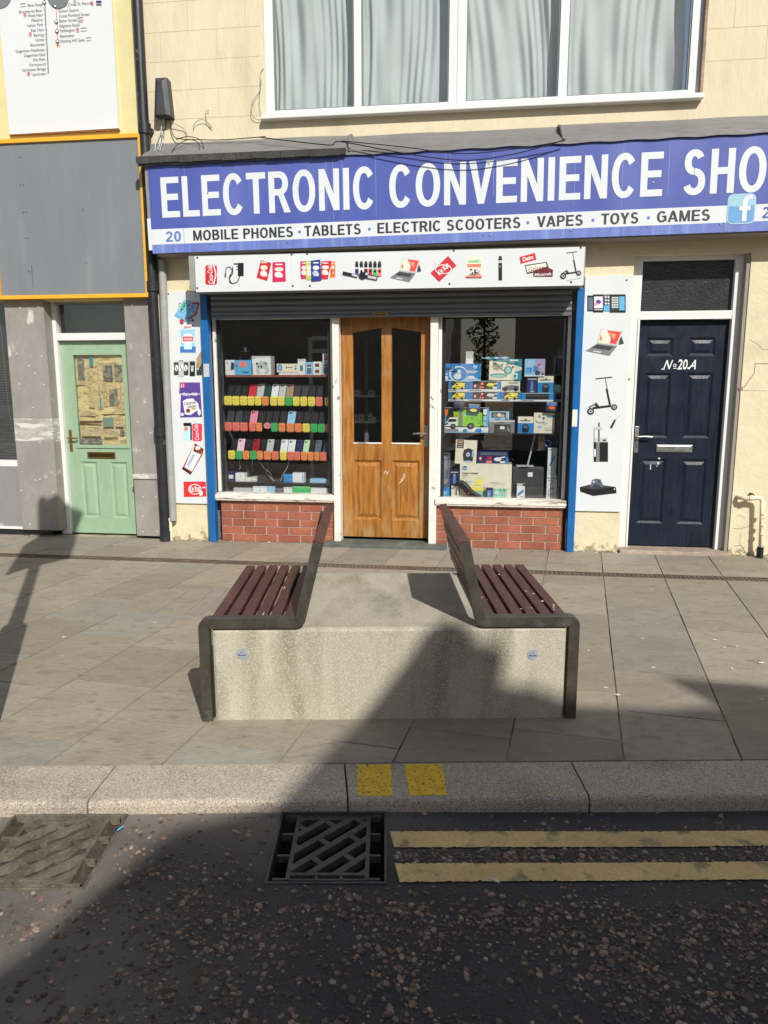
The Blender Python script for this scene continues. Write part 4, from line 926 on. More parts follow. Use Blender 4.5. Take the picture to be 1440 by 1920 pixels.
for s_, u0, u1, v in (('MOBILE PHONES', 362, 551, 445), ('TABLETS', 571, 678, 440), ('ELECTRIC SCOOTERS', 707, 977, 430), ('VAPES', 1007, 1094, 422), ('TOYS', 1127, 1198, 420), ('GAMES', 1231, 1332, 415)):
    m = MB(); word(m, s_, u0, u1, v, (LZ, LH), yf-.0015, K['txt']); part(m, 'goods_word', sign)
m = MB(); word(m, '20', 311, 341, 450, (LZ, LH), yf-.0015, K['sb']); part(m, 'house_number', sign); m = MB(); a = SG(1429, 405)[0]; sign_text(m, '20', a, LZ, .125, LH, yf-.0015, K['sb2']); part(m, 'house_number', sign)
for u, v in ((562, 437), (693, 432), (990, 423), (1112, 418), (1216, 412)):
    a = SG(u, v); m = MB(); m.disc(a[0], LZ+LH*.45, .013, .013, yf-.0015, K['sb'], 14); part(m, 'dot', sign)
# square rounded badge with a lower-case f
m = MB(); a = SG(1363, 404); x0 = a[0]; x1 = SG(1416, 404)[0]; z0 = .058; z1 = .290
def rrect(x0, x1, z0, z1, r, n=6):
    P = []
    for cx, cz, a0 in ((x1-r, z1-r, 0), (x0+r, z1-r, 90), (x0+r, z0+r, 180), (x1-r, z0+r, 270)):
        for k in range(n+1): t = radians(a0+90*k/n); P.append((cx+r*cos(t), cz+r*sin(t)))
    return P
m.poly(rrect(x0, x1, z0, z1, .045), yf-.003, K['lbl'])
m.poly(rrect(x0+.010, x1-.010, z0+.010, z1-.010, .036), yf-.0036, ink(104, 156, 205))
zm = z0+.14
m.poly([p for p in rrect(x0+.010, x1-.010, z0+.010, z1-.010, .036) if p[1] > zm]+[(x0+.010, zm), ((x0+x1)/2, zm-.006), (x1-.010, zm)], yf-.0042, ink(150, 195, 210))
cx = x0+(x1-x0)*.62; st = .034
m.rect(cx-st/2, cx+st/2, z0+.022, zm+.038, yf-.0048, K['w']); m.rect(cx-st*1.25, cx+st*1.25, z0+.105, z0+.135, yf-.0050, K['w'])
vs = []
for k in range(9):
    t = radians(180-90*k/8); vs += [(cx-st/2+.060+.060*cos(t), yf-.0052, zm+.037+.040*sin(t)), (cx-st/2+.060+.026*cos(t), yf-.0052, zm+.037+.014*sin(t))]
m.mesh(vs, [(2*i, 2*i+1, 2*i+3, 2*i+2) for i in range(8)], K['w']); m.rect(cx-st/2+.058, cx-st/2+.075, zm+.051, zm+.077, yf-.0053, K['w'])
part(m, 'letter_badge', sign)
m = MB(); 
for x in (.30, 1.42+.36, 2.85, 3.62): m.box(x, x+.002, yf-.0008, yf, 0, SH, K['sb2'])
r2 = random.Random(17)
part(m, 'panel_joints', sign)
for x, w_, zt, zb_, c in ((.335, .004, .74, .42, 0), (1.60, .02, .72, .30, 1), (1.66, .006, .73, .22, 0), (1.74, .012, .70, .24, 1), (2.03, .005, .75, .24, 0), (2.62, .010, .74, .5, 1), (2.66, .005, .74, .22, 0), (3.02, .006, .70, .36, 0), (3.62, .008, .74, .24, 1), (3.68, .004, .66, .25, 0), (4.02, .014, .73, .34, 1), (4.06, .005, .74, .22, 0), (4.42, .006, .70, .3, 0), (.92, .008, .60, .25, 1)):
    m = MB(); m.poly([(x-w_*.3, zb_), (x+w_*.3, zb_), (x+w_*.5, (zt+zb_)/2), (x+w_*.35, zt), (x-w_*.35, zt), (x-w_*.5, (zt+zb_)/2)], yf-.0006, ink(118, 136, 196) if c == 0 else ink(104, 112, 184)); part(m, 'rain_streak', sign)
m = MB(); m.tube([(0, yf, 0), (0, yf-.006, 0)], [.009, .007], chrome, 8); sc0 = None
spots = [SG(u, v) for u, v in ((283, 309), (397, 299), (655, 288), (780, 283), (914, 275), (924, 275), (1077, 265), (1228, 254), (1405, 243), (391, 362), (292, 461), (397, 457), (918, 307), (1226, 342), (540, 454), (666, 447), (783, 445), (907, 439), (920, 441), (1071, 432), (1214, 424), (1351, 420))]
src = None
for k, (x, z) in enumerate(spots):
    if src is None: src = part(m, 'screw', sign); o = src
    else: o = src.copy(); COL.objects.link(o); o.parent = sign
    o.location = (x, 0, z)
# ================================================================== white shutter-box board with pictures of goods
BO = .34
board = thing('picture_board', 'long white board of product pictures on the shutter box below the blue sign', 'sign', (-1.635, -BO, 2.312))
m = B(-1.632, 1.705, -BO, -BO+.012, 2.315, 2.618, sign_white); m.box(-.765, -.763, -BO-.0006, -BO, 2.315, 2.618, K['lg']); m.box(.602, .604, -BO-.0006, -BO, 2.315, 2.618, K['lg'])
part(m, 'panel', board)
# tiny drawing kit: pictures are flat prints; P() turns photo points into the board's plane
class Pic:
    def __init__(s, off): s.off = off; s.mb = MB(); s.k = 0
    def y(s): s.k += 1; return -s.off-.0006-.00035*s.k
    def P(s, pts): return [fp(u, v, s.off) for u, v in pts]
    def poly(s, pts, m): s.mb.poly(s.P(pts), s.y(), m)
    def rect(s, u0, v0, u1, v1, m): s.poly([(u0, v1), (u1, v1), (u1, v0), (u0, v0)], m)
    def disc(s, u, v, ru, rv, m, n=16): s.poly([(u+ru*cos(2*pi*i/n), v+rv*sin(2*pi*i/n)) for i in range(n)], m)
    def line(s, pts, wd, m):
        for a, b in zip(pts, pts[1:]):
            dx, dy = b[0]-a[0], b[1]-a[1]; l = math.hypot(dx, dy) or 1; nx_, ny_ = -dy/l*wd/2, dx/l*wd/2
            s.poly([(a[0]-nx_, a[1]-ny_), (b[0]-nx_, b[1]-ny_), (b[0]+nx_, b[1]+ny_), (a[0]+nx_, a[1]+ny_)], m)
    def text(s, t, u, v, hpx, m, wpx=None, bold=.015, shear=0, align='C', rot=0):
        p = fp(u, v, s.off); k = abs(fp(u+10, v, s.off)[0]-p[0])/10
        text(s.mb, t, p[0], p[1], hpx*k, s.y(), m, width=wpx*k if wpx else None, bold=bold, shear=shear, align=align, rot=rot)
    def done(s, name, parent): return part(s.mb, name, parent)
def can(p, u0, v0, u1, v1, col, word_, wc):
    w_ = u1-u0; p.poly([(u0+w_*.12, v0), (u1-w_*.12, v0), (u1, v0+w_*.18), (u1, v1-w_*.14), (u1-w_*.12, v1), (u0+w_*.12, v1), (u0, v1-w_*.14), (u0, v0+w_*.18)], col)
    p.poly([(u0+w_*.12, v0), (u1-w_*.12, v0), (u1-w_*.08, v0+w_*.1), (u0+w_*.08, v0+w_*.1)], K['lg'])
    if word_: p.text(word_, (u0+u1)/2+w_*.20, v1-w_*.1, w_*.42, wc, wpx=(v1-v0)*.82, bold=.01, shear=.35, align='L', rot=radians(93))
def bag(p, pts, col, c2, c3):
    p.poly(pts, col); c = [sum(a[i] for a in pts)/4 for i in (0, 1)]
    L2 = lambda k, a: (c[0]+(a[0]-c[0])*k, c[1]+(a[1]-c[1])*k)
    h = pts[2][1]-pts[0][1]; w_ = abs(pts[1][0]-pts[0][0])
    p.disc(c[0], c[1]-h*.14, w_*.34, h*.11, c2); p.disc(c[0]-w_*.05, c[1]+h*.14, w_*.30, h*.15, c3); p.disc(c[0]+w_*.16, c[1]+h*.20, w_*.16, h*.09, K['cr']); p.rect(c[0]-w_*.28, c[1]-h*.42, c[0]+w_*.28, c[1]-h*.36, c2)
def laptop(p, u0, v0, u1, v1):
    w_, h = u1-u0, v1-v0; X = lambda a, b: (u0+a*w_, v0+b*h)
    p.poly([X(.90, .12), X(1, .55), X(.86, .60)], K['dg'])
    p.poly([X(.40, .0), X(.98, .08), X(.82, .62), X(.30, .52)], K['lg']); p.poly([X(.42, .03), X(.95, .10), X(.81, .58), X(.33, .50)], K['cr'])
    p.poly([X(.56, .05), X(.93, .11), X(.80, .57), X(.62, .53), X(.66, .34)], ink(225, 70, 70)); p.poly([X(.60, .12), X(.80, .2), X(.74, .40)], ink(240, 150, 110)); p.poly([X(.36, .38), X(.42, .18), X(.42, .45)], K['or'])
    p.poly([X(.30, .54), X(.82, .64), X(.62, 1.0), X(0, .82)], K['g']); p.poly([X(.30, .58), X(.72, .67), X(.62, .80), X(.16, .70)], K['dg']); p.poly([X(.22, .80), X(.42, .84), X(.38, .9), X(.18, .85)], K['lg'])
def scooter(p, u0, v0, u1, v1, wheel=.13):
    w_, h = u1-u0, v1-v0; X = lambda a, b: (u0+a*w_, v0+b*h)
    p.line([X(.78, .0), X(.30, .05)], h*.03, K['k']); p.line([X(.58, .02), X(.66, .40), X(.72, .70)], h*.028, K['g']); p.line([X(.62, .30), X(.72, .72)], h*.05, K['k'])
    p.line([X(.22, .80), X(.75, .74)], h*.055, K['k']); p.line([X(.30, .66), X(.42, .80)], h*.04, K['k']); p.line([X(.10, .78), X(.28, .70), X(.34, .76)], h*.03, K['dg'])
    for a, b, r in ((.16, .88, wheel), (.84, .77, wheel*.85)):
        p.disc(*X(a, b), r*w_, r*w_, K['k']); p.disc(*X(a, b), r*w_*.55, r*w_*.55, K['lg']); p.disc(*X(a, b), r*w_*.3, r*w_*.3, K['dg'])
def wrapper(p, pts, col, word_, rot, hpx, wpx, oval=True):
    p.poly(pts, col); c = [sum(a[i] for a in pts)/4 for i in (0, 1)]
    if oval: p.disc(c[0], c[1], wpx*.62, hpx*1.0, K['w']); p.disc(c[0], c[1], wpx*.55, hpx*.85, col)
    p.text(word_, c[0]+hpx*.4*sin(rot), c[1]+hpx*.45*cos(rot), hpx, K['w'], wpx=wpx, bold=.03, shear=.1, rot=rot)
p = Pic(BO); can(p, 385, 496, 407, 534, K['r'], 'Coca-Cola', K['w']); p.line([(401, 498), (405, 515), (401, 533)], 2.2, K['w']); p.done('product_picture', board)
p = Pic(BO); p.rect(446, 493, 457, 518, K['k']); p.line([(438, 495), (447, 495)], 2.5, K['k']); p.line([(443, 500), (448, 500)], 1.5, K['k']); p.line([(443, 505), (448, 505)], 1.5, K['k'])
p.line([(423, 519), (424, 503), (430, 500), (436, 507), (430, 520), (431, 530), (438, 532), (446, 528), (450, 518)], 1.5, K['k']); p.line([(436, 500), (437, 512), (430, 522), (434, 531)], 1.5, K['k']); p.line([(423, 513), (423, 520)], 2.4, K['k']); p.done('product_picture', board)
p = Pic(BO); bag(p, [(489, 488), (509, 493), (501, 527), (481, 521)], K['r'], K['cr'], K['w']); bag(p, [(511, 492), (535, 491), (536, 528), (511, 529)], K['mg'], K['cr'], K['w']); p.done('product_picture', board)
p = Pic(BO); bag(p, [(620, 491), (628, 490), (629, 520), (619, 521)], K['or'], K['w'], K['r']); bag(p, [(563, 490), (578, 490), (577, 523), (564, 523)], K['mg'], K['cr'], K['w']); bag(p, [(573, 489), (588, 489), (587, 525), (574, 525)], ink(180, 200, 90), K['w'], K['cr']); bag(p, [(603, 490), (622, 489), (615, 523), (602, 523)], K['r'], K['w'], K['cr']); bag(p, [(583, 489), (601, 487), (603, 526), (584, 528)], ink(40, 60, 140), K['w'], ink(180, 190, 220)); p.done('product_picture', board)
p = Pic(BO)
for i, c_ in enumerate(('pp', 'w', 'dr', 'r', 'gr', 'sal')):
    u = 669+i*8.6; p.rect(u-3.4, 504, u+3.4, 518, K[c_]); p.disc(u, 509, 2.2, 3, K['k']); p.rect(u-3, 494, u+3, 501, K['k']); p.poly([(u-2, 490), (u+2, 490), (u+3, 495), (u-3, 495)], K['dg'])
p.line([(643, 512), (671, 518)], 6, K['k']); p.line([(660, 515), (671, 518)], 4, K['lg']); p.disc(680, 517, 7, 7, K['k']); p.line([(678, 516), (708, 522)], 8, K['k']); p.line([(690, 519), (706, 522)], 5, K['lg']); p.disc(688, 514, 3, 2.5, K['lg']); p.done('product_picture', board)
p = Pic(BO); laptop(p, 731, 484, 790, 529); p.done('product_picture', board)
p = Pic(BO); wrapper(p, [(807, 512), (840, 480), (856, 498), (823, 529)], K['r'], 'Kit Kat', radians(44), 9, 26); p.disc(818, 491, 4, 4, K['cr']); p.done('product_picture', board)
p = Pic(BO); p.rect(874, 481, 904, 520, K['cr']); p.text('HARIBO', 889, 492.5, 5, K['gr'], wpx=24, bold=.03); p.rect(876, 495, 902, 501, K['sal'])
r2 = random.Random(2)
for k in range(26): p.rect(*(lambda a, b: (a, b, a+3, b+2.4))(877+r2.random()*22, 502+r2.random()*12), K[r2.choice(('slate', 'w', 'sal', 'lb', 'dg'))])
p.rect(874, 517, 904, 520, K['sal']); p.done('product_picture', board)
p = Pic(BO); p.rect(934.5, 493, 941.5, 526, K['k']); p.rect(935.5, 488, 940.5, 493, K['lg']); p.poly([(936, 480), (940, 480), (942, 488), (934, 488)], K['k']); p.rect(937, 498, 938, 502, K['lg']); p.done('product_picture', board)
p = Pic(BO); wrapper(p, [(974, 482), (1003, 474), (1006, 487), (976, 495)], K['r'], 'Daim', radians(14), 7, 20, False); p.poly([(984, 497), (1025, 491), (1030, 505), (988, 514)], K['dg']); p.poly([(986, 499), (1023, 493), (1026, 503), (989, 511)], K['cr']); p.text('Galaxy', 1006, 507, 7.5, K['k'], wpx=30, bold=.0, shear=.3, rot=radians(10))
p.poly([(1000, 508), (1024, 500), (1037, 506), (1036, 519), (1000, 519)], ink(100, 20, 30)); p.text('Minstrels', 1018, 517, 5.5, K['w'], wpx=32, bold=.01, shear=.2, rot=radians(3)); p.done('product_picture', board)
p = Pic(BO); scooter(p, 1049, 472, 1092, 524); p.line([(1063, 526), (1090, 520)], .8, K['lg']); p.done('product_picture', board)
m = MB(); m.tube([(0, 0, 0), (0, -.006, 0)], [.009, .007], K['dg'], 8); src = None
for u, v in ((370, 483), (370, 540), (547, 477), (549, 536), (576, 476), (581, 536), (851, 470), (843, 532), (1089, 464), (1071, 529)):
    s, z = fp(u, v, BO)
    if src is None: src = part(m, 'screw', board); o = src; src.data.transform(Matrix.Translation(Vector(ORG[board])))
    else: o = src.copy(); COL.objects.link(o); o.parent = board
    o.location = Vector((s, -BO, z))-Vector(ORG[board])
# shutter: box, slats, guide rails
sh = thing('roller_shutter', 'grey roller shutter, box and blue guide rails over the shop front', 'shutter', (0, -.1, 0))
m = B(-1.695, 1.715, -BO+.0125, -.002, 2.325, 2.625, box_grey); part(m, 'housing', sh, bevel=.004)
m = MB()
def slat_fn(u, v):
    z = 2.325-.20*v; ph = (v*4.0) % 1.0
    return (-1.60+3.25*u, -.055-.016*sin(pi*ph)**.7, z)
m.grid(slat_fn, 2, 48, shutter_m, True); m.box(-1.60, 1.65, -.075, -.045, 2.105, 2.128, shutter_m)
part(m, 'slats', sh)
m = MB(); a = fp(707, 584, .08); m.box(a[0]-.045, a[0]+.10, -.0765, -.075, 2.108+.004, 2.142, brass); 
m.box(a[0]-.035, a[0]+.02, -.0772, -.0766, 2.120, 2.134, K['br']); m.box(a[0]+.03, a[0]+.085, -.0772, -.0766, 2.120, 2.134, K['br']); part(m, 'maker_plate', sh)
for a, b in ((-1.70, -1.636), (1.690, 1.754)):
    part(B(a, b, -.085, -.002, -.0, 2.325, blue_rail), 'guide_rail', sh, bevel=.004)
m = B(-1.690, -1.635, -.0865, -.085, 1.58, 1.70, K['lg']); part(m, 'tape_patch', sh)
m = B(1.690, 1.735, -.092, -.085, 1.14, 1.29, K['cr']); part(m, 'lock_sticker', sh, 'worn white sticker on the right rail', bevel=.008)
m = B(-1.72, -1.66, -.30, -.29, 2.335, 2.37, ink(220, 235, 60)); part(m, 'yellow_tag', sh)
# ================================================================== side advertising panels
def side_panel(name_, label, s0, s1, z0, z1):
    t = thing('advertising_sign', label, 'sign', (s0, -.02, z0)); part(B(s0, s1, -.02, -.001, z0, z1, sign_white), 'panel', t); return t
lp = side_panel('l', 'tall white panel of sweets and drinks pictures left of the left window', -2.050, -1.702, .366, 2.362)
rp = side_panel('r', 'tall white panel of phone, scooter and console pictures beside the navy door', 1.760, 2.158, .375, 2.432)
O_ = .02
def pic(): return Pic(O_)
r2 = random.Random(6)
p = pic(); p.poly([(328, 590), (350, 600), (360, 600), (374, 572), (372, 566), (345, 562), (338, 575)], ink(120, 190, 225)); p.line([(356, 570), (373, 568), (367, 590), (352, 598)], 3, K['r']); p.line([(328, 590), (350, 603), (362, 598)], 5, ink(110, 175, 215))
for k in range(34): u, v = 333+r2.random()*34, 566+r2.random()*30; p.line([(u, v), (u+r2.uniform(-3, 4), v+r2.uniform(-4, 3))], 1.5, K[r2.choice(('k', 'w', 'r', 'gr', 'w', 'navy', 'sal'))])
p.line([(341, 580), (347, 567)], 3.5, K['gr']); p.disc(342, 602, 4, 4, K['r']); p.disc(363, 601, 2.5, 2, K['dg']); p.done('product_picture', lp)
p = pic(); p.poly([(338, 618), (366, 618), (364, 640), (368, 662), (337, 662), (340, 640)], ink(150, 205, 232)); p.rect(338, 650, 367, 661, ink(70, 120, 190)); p.disc(352.5, 636, 11, 11, K['w']); p.rect(343, 631, 362, 640, K['r']); p.text('WALKERS', 352.5, 638, 4.5, K['w'], wpx=16, bold=.02); p.rect(345, 646, 360, 655, ink(200, 230, 240)); p.text('LESS SALT', 352, 615, 3, K['r'], wpx=14); p.done('product_picture', lp)
p = pic()
for u, c_, h in ((331, 'dg', 25), (348.5, 'dg', 25), (340, 'lg', 31), (361, 'k', 28), (374, 'dg', 24)):
    p.rect(u-5, 691-h/2, u+5, 691+h/2, K[c_]); p.disc(u, 690, 3.5, 6, K['w' if c_ != 'k' else 'k']); p.rect(u-4, 691-h/2, u+4, 691-h/2+2, K['g']); p.line([(u-2, 686), (u+2, 696)], 1.2, K['k'])
for q in (-2, 0, 2): p.line([(361+q, 685), (361+q*.7, 697)], 1.1, K['w'])
p.poly([(369, 672), (378, 658), (384, 675), (376, 692), (371, 690)], ink(178, 146, 108)); p.line([(371, 700), (384, 676)], 3.5, K['dg']); p.done('product_picture', lp)
p = pic(); p.poly([(337, 717), (375, 717), (379, 782), (338, 783), (339, 740), (336, 738)], ink(88, 66, 150)); p.rect(337, 717, 374, 727, K['pp']); p.rect(338, 718, 347, 727, K['mg']); p.text('£1', 342, 726, 6, K['w'], wpx=6); p.text('Dairy Milk', 357, 742, 5.5, K['w'], wpx=28, shear=.3, bold=.01); p.rect(337, 738, 375, 739.5, K['w'])
p.poly([(343, 752), (350, 748), (362, 747), (372, 757), (374, 768), (366, 772), (358, 778), (347, 777), (345, 766)], K['w']); p.text('Caramel', 357, 758, 5.5, ink(80, 40, 20), wpx=22, shear=.3, rot=radians(8)); p.text('Nibbles', 360, 764, 4.5, ink(80, 40, 20), wpx=17, shear=.3, rot=radians(8)); p.disc(353, 770, 4, 4, K['br']); p.disc(363, 766, 4.5, 2, K['tan']); p.disc(342, 777, 3, 3, K['w']); p.disc(374, 773, 3, 6, K['w']); p.done('product_picture', lp)
p = pic(); can(p, 344, 792, 359, 827, ink(185, 225, 235), None, None); p.rect(344, 793, 359, 799, K['k']); p.rect(357, 797, 360, 825, K['k']); p.disc(349, 804, 4, 4, K['sal']); can(p, 361, 793, 379, 827, ink(225, 60, 90), 'Coca-Cola', K['w']); p.done('product_picture', lp)
p = pic(); p.poly([(365, 831), (382, 842), (380, 852), (359, 888), (354, 888), (342, 880), (343, 876)], K['dr']); p.poly([(364, 834), (380, 843), (378, 851), (360, 884), (346, 876)], K['w']); p.poly([(366, 832), (381, 841), (377, 852), (362, 846)], ink(130, 62, 40)); p.disc(371, 840, 5, 3.5, K['cr']); p.line([(352, 874), (364, 852)], 5, ink(165, 180, 205)); p.line([(342, 877), (358, 889)], 3, K['k']); p.done('product_picture', lp)
p = pic(); wrapper(p, [(344, 903), (386, 903), (387, 931), (345, 932)], ink(215, 50, 55), 'Kit Kat', radians(8), 10, 20); p.rect(374, 921, 380, 929, K['w']); p.rect(380, 913, 385, 915, K['w']); p.done('product_picture', lp)
studs(lp, 'fixing_screw', [(fp(u, v, .02)[0], -.02, fp(u, v, .02)[1]) for u, v in ((316, 551), (361, 610), (393, 579), (385, 730), (391, 857))], .008, .006, K['dg'])
p = pic(); p.rect(1101, 554, 1115, 584, K['k']); p.rect(1103, 558, 1114, 581, ink(90, 110, 130)); p.rect(1112, 552, 1131, 586, K['k']); p.rect(1114, 556, 1130, 578, ink(225, 225, 235)); p.disc(1122, 566, 5, 4, K['pp']); p.disc(1118, 570, 4, 2, K['pk']); p.rect(1131, 552, 1144, 584, K['slate']); p.rect(1132, 572, 1143, 584, K['sky']); p.rect(1143, 552, 1173, 586, K['k']); p.rect(1146, 556, 1160, 582, K['dg']); p.rect(1161, 556, 1171, 582, K['sky'])
for a in range(4):
    for b in range(5): p.rect(1147+a*3.2, 557+b*4.4, 1149.3+a*3.2, 560+b*4.4, K['w'])
for a in range(3): p.rect(1134, 556+a*6, 1137, 559+a*6, K['w']); p.rect(1139, 556+a*6, 1142, 559+a*6, K['w'])
for a in range(5): p.rect(1114.5+a*3.1, 580, 1116.5+a*3.1, 582, K['w'])
p.done('product_picture', rp)
p = pic(); laptop(p, 1098, 617, 1170, 667); p.done('product_picture', rp)
p = pic(); scooter(p, 1097, 707, 1162, 780, .10); p.done('product_picture', rp)
p = pic(); p.line([(1145, 803), (1153, 788)], 4, K['k']); p.line([(1153, 788), (1162, 778)], 2.2, K['lg']); p.line([(1151, 792), (1154, 787)], 3, K['br']); p.done('product_picture', rp)
p = pic(); p.rect(1113, 829, 1140, 866, K['k']); p.rect(1118, 829, 1124, 866, K['g']); p.rect(1114, 821, 1139, 829, K['lg']); p.rect(1130, 824, 1136, 827, K['k']); p.line([(1123, 828), (1123, 792)], 2.5, K['dg']); p.rect(1117, 800, 1129, 805, K['lg']); p.line([(1114, 801), (1114, 829), ], 1, K['g']); p.rect(1114, 842, 1117, 856, K['w']); p.done('product_picture', rp)
p = pic(); p.poly([(1087, 914), (1112, 908), (1155, 914), (1156, 925), (1112, 930), (1088, 922)], K['k']); p.poly([(1087, 913), (1112, 907), (1155, 913), (1112, 918)], K['dg']); p.poly([(1107, 912), (1110, 900), (1118, 897), (1126, 899), (1132, 912), (1128, 914), (1122, 908), (1114, 908), (1109, 915)], K['slate'])
p.disc(1113, 903, 1.6, 1.6, K['w']); p.disc(1123, 903, 1.6, 1.6, K['k']); p.disc(1152, 917, 1.2, 1.2, K['w']); p.done('product_picture', rp)
studs(rp, 'fixing_screw', [(fp(u, v, .02)[0], -.02, fp(u, v, .02)[1]) for u, v in ((1175, 525),)], .008, .006, K['dg'])

# ================================================================== LEFT-HAND BUILDING
nb = thing('neighbour_building', 'yellow-walled neighbouring building with grey clad shop front and green door', 'building', (-3.5, 0, 0))
part(B(-9, -2.2055, .001, .25, 2.30, 6.5, yellow_wall), 'upper_wall', nb)
part(B(-9, -4.9, .001, .25, 0, 2.30, cladding_panel), 'end_wall', nb)
def pillar(s0, s1, y0, y1, z0, z1, label, scuff=(.95, 1.18)):
    m = MB(); m.box(s0, s1, y0, y1, z0, scuff[0], cladding); m.box(s0-.001, s1+.001, y0-.001, y1, scuff[0], scuff[1], cladding_scuffed); m.box(s0, s1, y0, y1, scuff[1], z1, cladding)
    return part(m, 'clad_pillar', nb, label, bevel=.004)
pl1 = pillar(-3.690, -3.285, -.03, .22, .06, 2.31, 'grey clad pillar left of the green door')
pl2 = pillar(-2.470, -2.225, -.03, .22, .03, 2.31, 'grey clad pillar right of the green door', (.62, .645))
m = MB(); m.box(-2.475, -2.220, -.045, -.028, .60, .65, cladding_scuffed); part(m, 'ledge_trim', pl2, bevel=.004)
rv_ = [(38, 577), (72, 575), (54, 686), (78, 668), (31, 663), (82, 721), (66, 700), (36, 720), (62, 764), (75, 829), (56, 815), (75, 898), (40, 920), (66, 900), (100, 922), (56, 983), (248, 572), (277, 575), (279, 666), (258, 730), (282, 812), (258, 791), (262, 845), (268, 932), (292, 932), (268, 968), (268, 997), (295, 997)]
studs(nb, 'rivet', [(fp(u, v, .03)[0], -.03, fp(u, v, .03)[1]) for u, v in rv_], .011, .005, cladding_scuffed)
# shop window at the far left, grey riser under it
wl = part(B(-4.9, -3.69, .02, .08, .70, .76, white_pvc).box(-4.9, -4.84, .02, .08, .76, 2.30, white_pvc), 'blind_window', nb, 'left window with grey blinds')
m = MB()
for k in range(58): m.face([(-4.85, .165, .78+.026*k), (-3.69, .165, .78+.026*k), (-3.69, .150, .80+.026*k), (-4.85, .150, .80+.026*k)], blind_m)
m.tube([(-3.86, .14, 2.2), (-3.85, .14, 1.3), (-3.80, .13, .9)], .003, K['g'], 6); part(m, 'venetian_blind', wl)
m = MB(); m.face([(-4.84, .045, .76), (-3.69, .045, .76), (-3.69, .045, 2.30), (-4.84, .045, 2.30)], pane); part(m, 'pane', wl)
part(B(-4.9, -3.69, .01, .2, .085, .70, cladding_panel).box(-4.9, -3.69, -.005, .01, .06, .085, white_pvc).box(-4.9, -3.4, .02, .2, 0, .06, black_pl), 'window_riser', nb)
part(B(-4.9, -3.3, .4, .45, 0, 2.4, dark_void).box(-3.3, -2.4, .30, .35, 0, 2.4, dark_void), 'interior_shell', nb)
# green door in its recess
gy = .15
fr = MB(); fr.box(-3.345, -3.248, gy-.05, gy+.04, .0, 2.32, white_pvc); fr.box(-2.535, -2.455, gy-.05, gy+.04, 0, 2.32, white_pvc); fr.box(-3.248, -2.535, gy-.049, gy+.04, 1.935, 2.005, white_pvc); fr.box(-3.248, -2.535, gy-.049, gy+.04, 2.28, 2.32, soffit_m)
frp = part(fr, 'green_door_frame', nb, 'white frame and fanlight of the green door', bevel=.003)
m = MB(); m.face([(-3.248, gy, 2.005), (-2.535, gy, 2.005), (-2.535, gy, 2.28), (-3.248, gy, 2.28)], door_glass); part(m, 'fanlight', frp)
m = MB(); e0, e1 = -3.245, -2.535; a0, a1 = -3.085, -2.665; gz0, gz1 = .865, 1.785
lc = ((-3.115, -2.945), (-2.800, -2.625))
m.box(e0, a0, gy, gy+.04, .02, 1.93, green_door_m) if False else None
m.box(e0, -3.115, gy, gy+.04, .02, 1.93, green_door_m); m.box(-2.605, e1, gy, gy+.04, .02, 1.93, green_door_m)
m.box(-3.115, -2.605, gy+.0005, gy+.04, 1.82, 1.93, green_door_m); m.box(-3.115, -2.605, gy+.0005, gy+.04, .74, .88, green_door_m); m.box(-3.115, -2.605, gy+.0005, gy+.04, .02, .17, green_door_m)
m.box(lc[0][1], lc[1][0], gy+.0006, gy+.04, .17, .74, green_door_m); m.box(lc[1][1], -2.605, gy+.0006, gy+.04, .17, .74, green_door_m)
for a, b in lc: raised(m, a, b, .17, .74, gy, green_door_m, depth=.012, mould=.014, rise=.011, bevw=.028)
for x0, x1, z0, z1 in ((-3.145, -3.115, .88, 1.825), (-2.605, -2.575, .88, 1.825), (-3.115, -2.605, .88, .912), (-3.115, -2.605, 1.795, 1.825)): m.box(x0, x1, gy-.012, gy+.03, z0, z1, green_door_m)
m.box(e0+.005, e1-.005, gy-.02, gy, .012, .045, green_door_m)
gd = part(m, 'green_door', nb, 'sage green door with newspaper behind its glass', bevel=.003)
m = MB(); m.face([(-3.115, gy+.005, .912), (-2.605, gy+.005, .912), (-2.605, gy+.005, 1.795), (-3.115, gy+.005, 1.795)], pane); part(m, 'glass', gd)
m = MB(); handle(m, -3.205, .98, gy, brass, 1, .10, .22, .03); part(m, 'handle', gd, bevel=.002)
m = MB(); a = fp(164, 847, -gy); b = fp(217, 860, -gy); m.box(a[0], b[0], gy-.008, gy, b[1], a[1], brass); m.box(a[0]+.012, b[0]-.012, gy-.010, gy-.008, b[1]+.014, a[1]-.014, mat('dark_brass', (.10, .06, .025), .3, metal=.8)); part(m, 'letter_plate', gd, bevel=.002)
m = MB(); r2 = random.Random(12); yn = gy+.016
def pagefn(x0, x1, z0, z1, yy, tilt=0):
    ph = r2.uniform(0, 6)
    def f(u, v): return (x0+(x1-x0)*u+tilt*v, yy+.003*sin(u*9+ph)+.003*sin(v*11+u*5+ph)+.002*sin(v*31+ph), z0+(z1-z0)*v)
    return f
m.grid(pagefn(-3.12, -2.855, 1.15, 1.81, yn+.012), 14, 30, paper_m); m.grid(pagefn(-2.87, -2.60, 1.22, 1.81, yn+.006), 14, 30, paper_m); m.grid(pagefn(-3.12, -2.60, .90, 1.24, yn+.024), 20, 20, paper_m)
def pp(u0, v0, u1, v1, mt, k): a = fp(u0, v0, -yn); b = fp(u1, v1, -yn); m.rect(a[0], b[0], b[1], a[1], yn-.001-.0004*k, mt)
